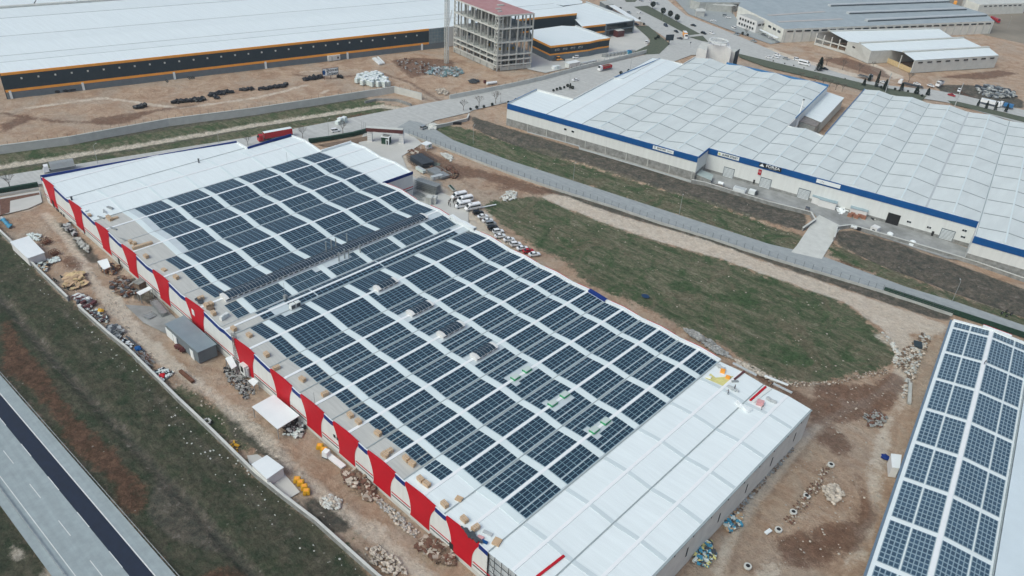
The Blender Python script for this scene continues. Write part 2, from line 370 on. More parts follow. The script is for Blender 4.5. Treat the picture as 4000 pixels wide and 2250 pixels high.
def ground_mat():
    m = bpy.data.materials.new('ground_soil'); m.use_nodes = True; n = m.node_tree.nodes; l = m.node_tree.links
    b = n['Principled BSDF']; b.inputs['Roughness'].default_value = .95; b.inputs['Specular IOR Level'].default_value = .15
    tc = n.new('ShaderNodeTexCoord')
    def noise(sc, det=6, rough=.6, st=None, rot=0, dist=0):
        t = n.new('ShaderNodeTexNoise'); t.inputs['Scale'].default_value = sc; t.inputs['Detail'].default_value = det; t.inputs['Roughness'].default_value = rough
        t.inputs['Distortion'].default_value = dist
        mp = n.new('ShaderNodeMapping'); l.new(tc.outputs['Object'], mp.inputs[0])
        if st: mp.inputs['Scale'].default_value = st
        mp.inputs['Rotation'].default_value = (0, 0, rot)
        l.new(mp.outputs[0], t.inputs['Vector']); return t.outputs[0]
    def ramp(f, stops):
        r = n.new('ShaderNodeValToRGB'); e = r.color_ramp.elements
        while len(e) < len(stops): e.new(.5)
        for i, (p, c) in enumerate(stops): e[i].position = p; e[i].color = (*c, 1)
        l.new(f, r.inputs[0]); return r.outputs[0]
    def mix(f, a, c):
        x = n.new('ShaderNodeMix'); x.data_type = 'RGBA'
        l.new(f, x.inputs[0]) if not isinstance(f, float) else None
        if isinstance(f, float): x.inputs[0].default_value = f
        l.new(a, x.inputs[6]); l.new(c, x.inputs[7]); return x.outputs[2]
    def math_(op, a, c=None):
        x = n.new('ShaderNodeMath'); x.operation = op; x.use_clamp = False
        for i, v in enumerate((a, c)):
            if v is None: continue
            if isinstance(v, (int, float)): x.inputs[i].default_value = v
            else: l.new(v, x.inputs[i])
        return x.outputs[0]
    def attr(k):
        a = n.new('ShaderNodeAttribute'); a.attribute_name = k; return a.outputs['Fac']
    n1, n2, n3, n4 = noise(.035, 8, .65, dist=.6), noise(.30, 12, .78), noise(1.5, 8, .75), noise(.10, 12, .76, dist=1.0)
    streak = noise(.22, 12, .80, st=(.35, 1.5, 1), rot=math.radians(-12), dist=.4)
    def sm(k, nz, amp=1.1, lo=.42, hi=.58):
        s = math_('ADD', attr(k), math_('MULTIPLY', math_('SUBTRACT', nz, .5), amp))
        r = n.new('ShaderNodeMapRange'); r.interpolation_type = 'SMOOTHSTEP'; r.inputs[1].default_value = lo; r.inputs[2].default_value = hi
        l.new(s, r.inputs[0]); return r.outputs[0]
    tan = ramp(n4, [(.28, (.27, .165, .11)), (.42, (.41, .275, .19)), (.54, (.50, .365, .265)), (.72, (.60, .49, .385))])
    tan = mix(math_('MULTIPLY', ramp_f(n, l, n1, .45, .62), .6), tan, ramp(n2, [(.3, (.36, .29, .23)), (.7, (.56, .49, .41))]))
    tan = mix(math_('MULTIPLY', ramp_f(n, l, streak, .52, .70), .35), tan, ramp(n3, [(0, (.22, .16, .12)), (1, (.30, .22, .17))]))
    pale = ramp(n2, [(.25, (.52, .43, .34)), (.5, (.68, .60, .50)), (.75, (.76, .71, .63))])
    red = ramp(n2, [(.28, (.045, .025, .018)), (.45, (.12, .06, .04)), (.62, (.20, .105, .068)), (.8, (.29, .20, .14))])
    dark = ramp(n2, [(.25, (.035, .042, .035)), (.42, (.085, .088, .074)), (.55, (.15, .13, .105)), (.75, (.32, .30, .27))])
    gr = ramp(streak, [(.30, (.038, .062, .032)), (.42, (.080, .108, .056)), (.50, (.140, .150, .092)), (.58, (.215, .200, .135)), (.72, (.38, .36, .28))])
    gr = mix(math_('MULTIPLY', ramp_f(n, l, n4, .47, .60), .85), gr, ramp(n3, [(.3, (.022, .060, .022)), (.7, (.085, .145, .062))]))
    gr = mix(math_('MULTIPLY', ramp_f(n, l, n3, .5, .7), .5), gr, ramp(n2, [(.3, (.02, .03, .015)), (.7, (.13, .12, .08))]))
    gr = mix(math_('MULTIPLY', ramp_f(n, l, noise(.05, 12, .75, dist=1.5), .50, .60), .8), gr, ramp(n2, [(.3, (.085, .075, .045)), (.5, (.17, .15, .10)), (.7, (.30, .275, .20))]))
    c = tan
    c = mix(sm('dark', n2, 1.3, .35, .75), c, dark)
    c = mix(sm('grass', n2, 2.3, .34, .66), c, gr)
    c = mix(math_('MULTIPLY', sm('vignette_dull', n2, .5, .3, .7), .62), c, ramp(n2, [(.30, (.014, .022, .016)), (.45, (.036, .044, .034)), (.58, (.075, .066, .05)), (.75, (.14, .13, .105))]))  # lens vignette at lower left, put into the grass colour as a darker mix
    gd = math_('MULTIPLY', sm('grass', n2, 1.7, .36, .60), sm('dark', n2, 1.3, .3, .7)); c = mix(math_('MULTIPLY', gd, .75), c, dark)
    c = mix(math_('MULTIPLY', sm('pale', n2, 1.3, .35, .8), .85), c, pale)
    c = mix(math_('MULTIPLY', sm('red', n2, 2.6, .35, .95), .75), c, red)
    vo = n.new('ShaderNodeTexVoronoi'); vo.inputs['Scale'].default_value = .33; l.new(tc.outputs['Object'], vo.inputs['Vector'])
    sp = n.new('ShaderNodeMapRange'); sp.inputs[1].default_value = .10; sp.inputs[2].default_value = .07; l.new(vo.outputs['Distance'], sp.inputs[0])
    sel = math_('MULTIPLY', sp.outputs[0], ramp_f(n, l, noise(.06, 3), .50, .56))
    st = ramp(n3, [(0, (.35, .33, .29)), (1, (.50, .48, .43))]); c = mix(math_('MULTIPLY', sel, .6), c, st)
    n5 = noise(.8, 12, .82, dist=.3); mrv = n.new('ShaderNodeMapRange'); mrv.inputs[1].default_value = .36; mrv.inputs[2].default_value = .64; mrv.inputs[3].default_value = .55; mrv.inputs[4].default_value = 1.45; l.new(n5, mrv.inputs[0])
    veg = math_('MINIMUM', math_('ADD', math_('ADD', attr('grass'), attr('dark')), math_('MULTIPLY', attr('red'), .5)), 1.0)
    fac = math_('ADD', math_('MULTIPLY', math_('SUBTRACT', mrv.outputs[0], 1.0), math_('ADD', math_('MULTIPLY', veg, .70), .30)), 1.0)
    vm = n.new('ShaderNodeVectorMath'); vm.operation = 'SCALE'; l.new(c, vm.inputs[0]); l.new(fac, vm.inputs['Scale']); c = vm.outputs[0]
    l.new(c, b.inputs['Base Color'])
    bp = n.new('ShaderNodeBump'); bp.inputs['Distance'].default_value = .5; bp.inputs['Strength'].default_value = .8
    l.new(n3, bp.inputs['Height']); bp2 = n.new('ShaderNodeBump'); bp2.inputs['Distance'].default_value = 1.3; l.new(n2, bp2.inputs['Height']); l.new(bp.outputs[0], bp2.inputs['Normal'])
    l.new(bp2.outputs[0], b.inputs['Normal']); return m
def ramp_f(n, l, f, lo, hi):
    r = n.new('ShaderNodeMapRange'); r.interpolation_type = 'SMOOTHSTEP'; r.inputs[1].default_value = lo; r.inputs[2].default_value = hi; l.new(f, r.inputs[0]); return r.outputs[0]
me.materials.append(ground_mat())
far = MB()
for (a, b_, c_, d_) in ((-4000, x0, -4000, 4000), (x1, 4000, -4000, 4000), (x0, x1, -4000, y0), (x0, x1, y1, 4000)): far.face([(a, c_, -.3), (b_, c_, -.3), (b_, d_, -.3), (a, d_, -.3)])
far.build('land', mat('far_soil', (.22, .19, .15), .95, .3, .02))['kind'] = 'structure'
# ------------------------------------------------------------------ roads
def sheet(name, pts, m, z, world=False):
    P = pts if world else [G2(*p) for p in pts]
    b = MB(); A = sum(P[i][0]*P[(i+1) % len(P)][1]-P[(i+1) % len(P)][0]*P[i][1] for i in range(len(P)))
    if A < 0: P = P[::-1]
    b.face([(x, y, z) for x, y in P]); o = b.build(name, m); o['kind'] = 'structure'; return o
def asphalt(name, c, var=.12, lane=True, rot=0):
    m = mat(name, c, .85, var, .4, 0.0, detail=9); n = m.node_tree.nodes; l = m.node_tree.links; b = n['Principled BSDF']
    tc = [x for x in n if x.type == 'TEX_COORD'][0]
    mp = n.new('ShaderNodeMapping'); mp.inputs['Rotation'].default_value = (0, 0, rot); mp.inputs['Scale'].default_value = (.02, .9, 1); l.new(tc.outputs['Object'], mp.inputs[0])
    t = n.new('ShaderNodeTexNoise'); t.inputs['Scale'].default_value = 1; t.inputs['Detail'].default_value = 4; l.new(mp.outputs[0], t.inputs['Vector'])
    mr = n.new('ShaderNodeMapRange'); mr.inputs[1].default_value = .3; mr.inputs[2].default_value = .7; mr.inputs[3].default_value = .92; mr.inputs[4].default_value = 1.06; l.new(t.outputs[0], mr.inputs[0])
    src = b.inputs['Base Color'].links[0].from_socket; vm = n.new('ShaderNodeVectorMath'); vm.operation = 'SCALE'; l.new(src, vm.inputs[0]); l.new(mr.outputs[0], vm.inputs['Scale']); l.new(vm.outputs[0], b.inputs['Base Color'])
    return m
M['asph'] = asphalt('asphalt_highway', (.285, .335, .35), rot=math.radians(-1.6))
M['asph2'] = asphalt('asphalt_pale', (.44, .445, .43), rot=math.radians(-70))
M['asph3'] = asphalt('asphalt_street', (.30, .325, .33), rot=math.radians(-10.4))
M['asphd'] = mat('asphalt_fresh', (.006, .014, .034), .7, .25, .5, detail=8)
hy = lambda x, o: o + (x-110)*.0309
def hroad(name, ya, yb, m, z, xa=-350, xb=420):
    return sheet(name, [(xa, hy(xa, ya)), (xb, hy(xb, ya)), (xb, hy(xb, yb)), (xa, hy(xa, yb))], m, z, True)
hroad('highway', -66.5, -48.6, M['asph'], .03)
hroad('fresh_asphalt_lane', -55.35, -51.75, M['asphd'], .045)
hroad('edge_line', -51.75, -51.5, M['paint'], .047)
hroad('solid_line', -63.2, -63.0, M['paint'], .05)
dl = MB()
for k in range(-26, 20):
    for yy, xx in ((-55.45, 114.5+15.7*k), (-59.35, 114.1+15.7*k)):
        dl.face([(xx, hy(xx, yy), .052), (xx+6.2, hy(xx+6.2, yy), .052), (xx+6.2, hy(xx+6.2, yy+.17), .052), (xx, hy(xx, yy+.17), .052)])
dl.build('lane_dashes', M['paint'])['kind'] = 'structure'
sheet('main_road', [(-260,735),(0,688),(919,544),(1005,531),(1361,462),(1660,404),(1753,388),(2000,336),(2272,272),(2524,213),(2580,205),(2616,172),(2610,155),(2530,102),(2400,20),(2330,-25),(2560,-40),(2680,60),(2830,118),(3000,190),(3080,228),(3200,262),(3340,303),(3480,335),(3640,350),(3760,372),(4000,430),(4150,470),(4150,640),(3980,480),(3700,400),(3350,345),(3050,260),(2860,210),(2700,215),(2400,330),(2100,430),(2000,395),(1850,430),(1830,440),(1700,470),(1640,500),(1600,520),(1438,512),(1207,556),(900,625),(300,700),(0,742),(-260,790)], M['asph2'], .03)
sheet('service_street', [(1600,470),(1640,478),(1700,505),(1772,548),(2000,630),(2248,709),(2640,836),(3000,952),(3221,1004),(3543,1122),(3737,1180),(4000,1271),(4160,1325),(4160,1370),(4000,1318),(3720,1226),(3446,1134),(3388,1118),(3000,1000),(2582,868),(2388,803),(2222,752),(2000,678),(1860,625),(1683,555),(1600,525),(1540,505)], M['asph3'], .036)
sheet('access_road', [(3090,985),(3112,960),(3180,858),(3200,840),(3290,885),(3262,920),(3255,940),(3210,1012)], M['concl'], .04)
sheet('factory_forecourt', [(2755,655),(3130,770),(3400,840),(3800,975),(3785,1020),(3700,1010),(3320,887),(3290,895),(3195,855),(3180,835),(2960,770),(2800,720),(2710,700)], M['yardd'], .03)
sheet('warehouse_yard', [(2075,190),(2060,270),(2130,285),(2330,240),(2460,215),(2525,180),(2540,162),(2520,130),(2480,100),(2390,130),(2370,200),(2160,240)], M['yard'], .03)
sheet('side_lane', [(1430,505),(1600,520),(1650,560),(1570,610),(1600,680),(1700,740),(1830,800),(1830,870),(1760,860),(1620,790),(1540,740),(1500,620),(1400,560)], M['yard'], .02)
sheet('concrete_apron', [(-80,790),(10,770),(155,745),(165,790),(110,815),(40,832),(-40,850)], M['yard'], .03)
sheet('loading_apron', [(487,1190),(640,1200),(740,1290),(700,1320),(640,1300),(560,1260)], M['yardd'], .03)
sheet('parking_area', [(2600,-40),(2690,55),(2830,110),(3010,172),(3065,162),(2970,115),(2885,85),(2850,30),(2760,-20)], M['asph3'], .05)
for nm, pts in (('median_grass', [(2476,27),(2530,22),(2735,133),(2690,138),(2600,90)]), ('median_grass', [(2690,145),(2745,140),(2768,165),(2740,160)]),
                ('median_grass', [(2878,208),(3000,238),(3370,325),(3620,375),(3600,395),(3450,375),(3300,335),(2990,262),(2890,225)]),
                ('median_grass', [(3700,393),(3740,397),(4000,458),(4150,500),(4150,540),(4000,478),(3720,408)]),
                ('verge_grass', [(2481,103),(2532,101),(2586,147),(2617,171),(2575,211),(2524,213),(2470,206),(2536,175),(2540,155)]),
                ('verge_grass', [(2440,0),(2490,0),(2480,8),(2445,8)])):
    o = sheet(nm, pts, M.setdefault('turf', mat('median_turf', (.05, .075, .045), .95, .4, .5, col2=(.12, .125, .09), detail=9)), .12)
# ------------------------------------------------------------------ main factory
V = [-17.2, 7.4, 30.7, 51.2, 70.9, 93.5, 116.1, 121.9, 141.5, 155.7, 169.8, 183.7, 197.6, 211.5, 225.5, 239.5, 253.6]
ZV = 10.14
RD = []
for a, b in zip(V[:-1], V[1:]):
    w = b-a; RD.append(((a+b)/2 if w > 8 else 118.6, .5+.07*(w-14) if w > 8 else .35))
RD[0] = (-6.0, .9)
def zr(x):
    for i in range(len(RD)):
        if x <= V[i+1] or i == len(RD)-1:
            r, h = RD[i]
            if x <= r: t = (x-V[i])/(r-V[i])
            else: t = (V[i+1]-x)/(V[i+1]-r)
            t = max(0, min(1, t)); return ZV + h*(1.25*t-.25*t*t)
F = thing('solar_factory', 'huge white factory with wavy roof full of solar panels and red banner facade', 'factory', (118, 0, 0))
def xcuts(a, b):
    "profile break points between a and b"
    c = [a, b]
    for i in range(len(RD)):
        r = RD[i][0]
        for x in (V[i], (V[i]+r)/2, r, (r+V[i+1])/2, V[i+1]):
            if a < x < b: c.append(x)
    return sorted(set(c))
def strip_along(mb, a, b, ya, yb, off, mi=0, thick=0):
    xs = xcuts(a, b)
    for p, q in zip(xs[:-1], xs[1:]):
        A = [(p, ya, zr(p)+off), (q, ya, zr(q)+off), (q, yb, zr(q)+off), (p, yb, zr(p)+off)]
        mb.face(A, mi)
        if thick:
            for (u, w) in ((0, 1), (1, 2), (2, 3), (3, 0)):
                P, Q = A[u], A[w]; mb.face([(P[0], P[1], P[2]-thick), (Q[0], Q[1], Q[2]-thick), Q, P], mi)
W = 95.3
SY = [11.2, 25.7, 40.2, 54.8, 69.4, 84.3]
roof = MB()
# far slanted end
lx = lambda y: -15.6+16.6*y/73.2
roof.face([(-15.6, 0, 9.9), (-6, 0, zr(-6)), (-6, 42.3, zr(-6))]); roof.face([(-6, 0, zr(-6)), (7.4, 0, ZV), (7.4, 73.2, ZV), (1, 73.2, zr(1)), (-6, 42.3, zr(-6))])
strip_along(roof, 7.4, 9.4, 0, 73.3, 0); strip_along(roof, 9.4, 30.7, 0, W, 0)
strip_along(roof, 30.7, 197.6, 0, 12.3, 0, 1); strip_along(roof, 30.7, 225.5, 12.3, W, 0, 2)
strip_along(roof, 197.6, 225.5, 0, 12.3, 0, 0)
strip_along(roof, 225.5, 253.6, 0, W, 0, 0); strip_along(roof, 30.7, 72, W, 110.9, 0, 0)
roof.build('roof', [M['roofwhite'], M['roofgrey'], mat('roof_sheet_under_panels', (.50, .56, .59), .5, .08, .3)], F)
for y in SY:
    for (a, c, ww) in ((9.6 if y > 73 else 7.6, 30.5, .5), (31.0, 103.0, 1.0), (107.8, 116.4, 1.0), (122.2, 253.3, 1.0)):
        b = MB(); strip_along(b, a, min(c, 225.0), y-ww, y+ww, .10, 0, .1); b.build('skylight_strip', M['strip'], F)
        if c > 250: b = MB(); strip_along(b, 225.9, c, y-.6, y+.6, .10, 0, .1); b.build('skylight_strip', mat('polycarbonate_grey', (.56, .63, .65), .35, .05, .1), F)
for i in range(len(RD)):
    r = RD[i][0]
    ya, yb = (0, 42) if r < 0 else (0, W)
    if 30 < r < 72: yb = 110.9
    b = MB(); strip_along(b, r-.42, r+.42, ya+.2, yb-.2, .14, 0, .12); b.build('ridge_cap', M['ridge'], F)
    if i > 0:
        x = V[i]; b = MB(); strip_along(b, x-.15, x+.15, .2, (73 if i == 1 else (W if i != 3 else 110.9))-.2, .13, 0, .05)
        b.build('roof_gutter', M['gutter'] if (x < 31 or x > 117) else M['lgutter'], F)
# solar arrays
COLS = {0: (6.1, 10.0, 2), 1: (12.4, 24.6, 6), 2: (26.9, 39.1, 6), 3: (41.4, 53.7, 6), 4: (56.0, 68.3, 6), 5: (70.6, 83.2, 6), 6: (85.5, 94.4, 4)}
def array(xa, xb, ya, yb, nc, groups, skip=None, off=.16):
    mb = MB(); gap = .3; n = sum(groups); p = (abs(xb-xa)-gap*(len(groups)-1))/n; s = 1 if xb > xa else -1
    cw = (yb-ya)/nc; x = xa
    for gi, g in enumerate(groups):
        for k in range(g):
            u0, u1 = x+s*.075, x+s*(p-.075); x += s*p
            if u0 > u1: u0, u1 = u1, u0
            z0, z1 = zr(u0)+off, zr(u1)+off
            for c in range(nc):
                v0, v1 = ya+c*cw+.07, ya+(c+1)*cw-.07
                if skip and skip((u0+u1)/2, (v0+v1)/2): continue
                mb.face([(u0, v0, z0), (u1, v0, z1), (u1, v1, z1), (u0, v1, z0)], 0)
                mb.face([(u0-.075, v0-.07, z0-.08), (u1+.075, v0-.07, z1-.08), (u1+.075, v1+.07, z1-.08), (u0-.075, v1+.07, z0-.08)], 1)
                mb.face([(u1, v0, z1-.06), (u1, v1, z1-.06), (u1, v1, z1), (u1, v0, z1)], 1)
                mb.face([(u0, v0, z0-.06), (u1, v0, z1-.06), (u1, v0, z1), (u0, v0, z0)], 1)
        x += s*gap
    return mb
MONS = [(131.7, 44.6, 52.6), (148.6, 43.8, 52.6), (162.8, 43.3, 52.2), (176.8, 43.3, 51.8)]
GRN = [(190.6, 45.9), (190.6, 50.6), (204.6, 45.3), (204.6, 50.2), (218.5, 45.3), (218.5, 50.0)]
def skip(x, y):
    for mx, a, b in MONS:
        if abs(x-mx) < 2.3 and a-1.6 < y < b+1.6: return True
    for mx, yy in GRN:
        if abs(x-mx) < 1.9 and abs(y-yy) < 2.4 or (abs(x-mx) < .9+1.3 and 43 < y < 44.5): return True
    if 117 < x < 121.3 and 15.5 < y < 21.5: return True
    if 122 < x < 124.5 and 16 < y < 22: return True
    if 108.5 < x < 112.5 and 37 < y < 52 and x < 110.5: return True
    return False
arr = []
for i in range(2, 14):
    a, b = V[i], V[i+1]; r = RD[i][0]; w = b-a
    if w < 8: continue
    m1, m2 = .42, .5
    lo, hi = a+m1, r-m2
    lo2, hi2 = r+m2, b-m1
    if i == 5:
        hi = 102.9; lo2 = 108.2
    gA = [round((hi-lo)/1.02)] if (w > 18) else [2, 4]; gB = ([5, 5] if i == 5 else [6, 4] if w > 18 and i != 7 else [8] if i == 7 else [4, 2])
    for k, (ya, yb, nc) in COLS.items():
        if k == 0 and (i < 4 or i > 12): continue
        yy = ya
        if k == 1 and i < 4: yy = 14.6
        hA = True; hB = not (k == 0 and i == 12)
        for (p, q_, g, ok) in ((lo, hi, gA, hA), (lo2, hi2, gB, hB)):
            if not ok: continue
            arr.append(((p+q_)/2, array(p, q_, yy, yb, nc if yy == ya else 5, g, skip)))
for (p, q_) in ((116.6, 118.2), (119.1, 121.4)):
    for (ya, yb) in ((11.2, 30), (30.4, 56), (56.4, 90)):
        n = round((yb-ya)/1.95); mb = MB(); arr.append(((p+q_)/2, array(p, q_, ya, yb, n, [2], skip)))
arr.sort(key=lambda t: -t[0])
for _, mb in arr[:99]: mb.build('solar_array', [M['solar'], M['frame']], F)
rest = MB()
for _, mb in arr[99:]:
    k = len(rest.v); rest.v += mb.v; rest.f += [tuple(i+k for i in f) for f in mb.f]; rest.m += mb.m
o = rest.build('solar_array', [M['solar'], M['frame']], F); o['kind'] = 'stuff'
# long ridge monitor
b = MB(); x0m, x1m, zb, zt = 103.4, 107.3, zr(105.3)-.5, zr(105.3)+1.05
def monitor(parent, x0m, x1m, ya, yb, zb, zt, ends=True, name='ridge_monitor', nwin=0, panels=True):
    b = MB(); xm = (x0m+x1m)/2; n = 6
    prof = [(x0m+(x1m-x0m)*t/n, zt+.42*math.sin(math.pi*t/n)) for t in range(n+1)]
    for (p, q) in zip(prof[:-1], prof[1:]): b.face([(p[0], ya, p[1]), (q[0], ya, q[1]), (q[0], yb, q[1]), (p[0], yb, p[1])])
    for x in (x0m+.25, x1m-.25): b.face([(x, ya, zb), (x, yb, zb), (x, yb, zt), (x, ya, zt)])
    for y in (ya, yb): b.face([(x0m+.25, y, zb), (x1m-.25, y, zb), (x1m-.25, y, zt)] + [(q[0], y, q[1]) for q in prof[::-1][1:-1]] + [(x0m+.25, y, zt)])
    mo = b.build(name, M['white2'], parent)
    w = MB(); n = max(2, int((yb-ya)/1.95)); st = (yb-ya)/n
    for k in range(n):
        y = ya+k*st; w.box((x1m-.24, y+st/2, zt-.62), (.06, st*.66, .42))
        w.box((x0m+.24, y+st/2, zt-.62), (.06, st*.66, .42))
    w.build('window_row', M['glass'], mo)
    if panels:
        p_ = MB(); n = int((yb-ya-2)/1.06); st = (yb-ya-2)/n
        for k in range(n):
            for (u0, u1) in ((x0m+.05, xm-.06), (xm+.06, x1m-.05)):
                z0_ = zt+.42*math.sin(math.pi*(u0-x0m)/(x1m-x0m))+.06; z1_ = zt+.42*math.sin(math.pi*(u1-x0m)/(x1m-x0m))+.06
                if abs(u0-xm) < .3: z0_ += .02
                y = ya+1+k*st; p_.face([(u0, y+.05, z0_+.05), ((u0+u1)/2, y+.05, (z0_+z1_)/2+.16), ((u0+u1)/2, y+st-.05, (z0_+z1_)/2+.16), (u0, y+st-.05, z0_+.05)]); p_.face([((u0+u1)/2, y+.05, (z0_+z1_)/2+.16), (u1, y+.05, z1_+.05), (u1, y+st-.05, z1_+.05), ((u0+u1)/2, y+st-.05, (z0_+z1_)/2+.16)])
        p_.build('monitor_panels', M['solar'], mo)
    return mo
monitor(F, 103.2, 107.5, 7.4, 88.2, zr(105.3)-.6, zr(105.3)+.95)
for mx, ya, yb in MONS: monitor(F, mx-1.7, mx+1.7, ya, yb, zr(mx)-.5, zr(mx)+.85)
# walls
def wallx(mb, y, xa, xb, z0, topoff, out, mi=0):
    xs = xcuts(xa, xb)
    for p, q in zip(xs[:-1], xs[1:]): mb.face([(p, y, z0), (q, y, z0), (q, y, zr(q)+topoff), (p, y, zr(p)+topoff)][::out], mi)
    return mb
b = MB(); wallx(b, 0, -15.6, 225.5, -1.5, .05, 1); b.build('front_wall', M['wallw'], F)
b = MB(); wallx(b, W, 72, 225.5, -1.5, .05, -1); wallx(b, 110.9, 31, 72, -1.5, .05, -1); b.build('rear_wall', M['wallw'], F)
b = MB()
b.face([(-15.6, 0, -1.5), (1, 73.2, -1.5), (1, 73.2, 10.9), (-15.6, 0, 10.6)][::-1]); b.face([(1, 73.2, -1.5), (9.4, 73.2, -1.5), (9.4, 73.2, 10.9), (1, 73.2, 10.9)][::-1])
b.face([(9.4, 73.2, -1.5), (8.4, W, -1.5), (8.4, W, 10.9), (9.4, 73.2, 10.9)][::-1]); b.face([(8.4, W, -1.5), (31, W, -1.5), (31, W, 10.6), (8.4, W, 10.9)][::-1]); b.face([(31, W, -1.5), (31, 110.9, -1.5), (31, 110.9, 10.6), (31, W, 10.6)][::-1])
b.build('end_wall', M['wallw'], F)
b = MB(); b.box((72.05, 103.1, -1.5), (.2, 15.6, 11.6)); wg = b.build('wing_wall', M['wallw'], F)
b = MB(); b.box((72.2, 103.1, 9.9), (.18, 15.7, 1.3)); b.build('blue_fascia', M['blue'], F)
b = MB(); b.box((72.18, 103.1, 4.2), (.08, 15.6, .35)); b.build('red_line', M['red'], F)
b = MB(); b.box((72.18, 103.1, 3.2), (.08, 15.6, .35)); b.build('navy_line', M['steeld'], F)
# parapets
b = MB(); b.bar((-15.6, 0, 10.35), (1, 73.2, 10.6), .3, 1.5); b.bar((9.4, 73.3, 10.6), (8.4, W, 10.7), .3, 1.4); b.build('blue_parapet', M['blue'], F)
def edge(mb, xa, xb, y, w, lo, hi, mi=0):
    xs = xcuts(xa, xb)
    for p, q in zip(xs[:-1], xs[1:]):
        mb.face([(p, y-w/2, zr(p)+hi), (q, y-w/2, zr(q)+hi), (q, y+w/2, zr(q)+hi), (p, y+w/2, zr(p)+hi)], mi)
        mb.face([(p, y-w/2, zr(p)+lo), (q, y-w/2, zr(q)+lo), (q, y-w/2, zr(q)+hi), (p, y-w/2, zr(p)+hi)], mi)
        mb.face([(p, y+w/2, zr(p)+hi), (q, y+w/2, zr(q)+hi), (q, y+w/2, zr(q)+lo), (p, y+w/2, zr(p)+lo)], mi)
for a_ in ((72, 112, W+.2, .9, -.3, .5), (124, 225.5, W+.2, .95, -.3, .55), (31, 72, 110.8, .5, -.2, .55), (9, 31, W, .5, -.2, .55)):
    b = MB(); edge(b, *a_); b.build('white_parapet', M['white'], F)
MB().box((5, 73.2, 10.3), (8.2, .4, .75)).build('white_parapet', M['white'], F); MB().box((31, 103.1, 10.3), (.5, 15.5, .9)).build('white_parapet', M['white'], F)
b = MB(); edge(b, 111.5, 124, W+.5, 1.5, -.5, 1.5); b.build('raised_parapet', M['white'], F)
b = MB(); edge(b, 177, 184, W+.15, 1.3, -.1, .75); b.build('blue_fascia', M['blue'], F)
b = MB(); edge(b, -15.6, 225.5, .12, .28, -.1, .22); b.build('white_coping', M['white'], F)
b = MB()
for i in range(5, 14):
    r = RD[i][0]
    if V[i+1]-V[i] > 8: edge(b, r-5.2, r+5.2, W+.78, .16, -1.2, .6)
edge(b, 74, 92, W+.74, .16, -1.2, .56)
b.build('red_edge', M['red'], F)
# banners: (left, right) on the facade
BAN = [(-13.7, -2.7), (10.5, 21.6), (32.8, 43.5), (53.2, 64.0), (75.3, 85.9), (96.2, 107.4), (123.4, 134.6)] + [(V[i]+1.0, V[i]+11.3) for i in range(8, 14)]
for n_, (a, c) in enumerate(BAN):
    b = MB(); pts = []
    N = 10
    for k in range(N+1):
        t = k/N; z = .9+8.75*t
        xl = a+1.9-1.9*max(0, (t-.15)/.85)**2.2 + (0 if t > .15 else -.3*(1-t/.15)); xr_ = c-1.9+1.9*max(0, (t-.3)/.7)**2.0
        pts.append((xl, xr_, z))
    for p, q in zip(pts[:-1], pts[1:]): b.face([(p[0], -.09, p[2]), (p[1], -.09, p[2]), (q[1], -.09, q[2]), (q[0], -.09, q[2])])
    xs = xcuts(a, c)
    for p, q in zip(xs[:-1], xs[1:]):
        b.face([(p, -.09, 9.65), (q, -.09, 9.65), (q, -.09, zr(q)+.30), (p, -.09, zr(p)+.30)])
        b.face([(p, -.09, zr(p)+.30), (q, -.09, zr(q)+.30), (q, .32, zr(q)+.30), (p, .32, zr(p)+.30)])
    b.build('red_banner_panel', M['red'], F)
ed = [-15.6]+[x for p in BAN for x in p]+[225.5]
for a, c in zip(ed[0::2], ed[1::2]):
    if c-a < .3: continue
    b = MB(); xs = xcuts(a, c)
    for p, q in zip(xs[:-1], xs[1:]):
        b.face([(p, -.06, zr(p)-1.25), (q, -.06, zr(q)-1.25), (q, -.06, zr(q)+.2), (p, -.06, zr(p)+.2)])
    b.build('blue_fascia', M['blue'], F)
    if c-a > 1.5:
        b = MB(); b.box(((a+c)/2+ (0 if a > -15 else 0), -.03, 3.05), (c-a+3.2 if a > -15 else c-a+1.6, .05, .34)); b.build('red_line', M['red'], F)
        b = MB(); b.box(((a+c)/2, -.03, 2.1), (c-a+3.2 if a > -15 else c-a+1.6, .05, .34)); b.build('navy_line', M['steeld'], F)
# small board on a banner
b = MB(); b.box((100.2, -.16, 6.3), (1.5, .08, 2.1)); b.build('notice_board', M['white2'], F)
# unfinished near end: glazing grid, grey end wall
b = MB(); wallx(b, .5, 225.5, 253.6, -1.5, .02, 1); b.build('sheeted_wall', mat('pale_sheeting', (.50, .55, .58), .5, .2, .3), F)
b = MB()
for k in range(15):
    x = 225.6+k*2.0; b.bar((x, -.05, -1), (x, -.05, zr(x)+.1), .12, .12)
for z in (1, 3, 5, 7, 9): b.bar((225.5, -.12, z), (253.6, -.12, z), .1, .12)
for k in range(7): b.bar((226+k*4, -.2, 1 if k % 2 else 9), (230+k*4, -.2, 9 if k % 2 else 1), .08, .08)
b.build('facade_frame', M['steeld'], F)
b = MB(); b.box((253.6, W/2, -1.5), (.35, W, 11.5)); ew = b.build('side_wall', M['wallb'], F)
b = MB()
for y in (35, 49, 62, 75, 88): b.box((253.82, y, 3.5), (.06, .5, 3.0))
for k in range(12): b.box((253.82, 6+k*7.6, 8.9), (.08, .35, .6))
b.build('wall_opening', M['dark'], F)
b = MB(); b.box((253.75, W/2, 9.95), (.5, W, .22)); b.build('eave_trim', M['gutter'], F)
b = MB(); wallx(b, W, 225.5, 253.6, -1.5, .0, -1); b.build('rear_wall', M['wallb'], F)
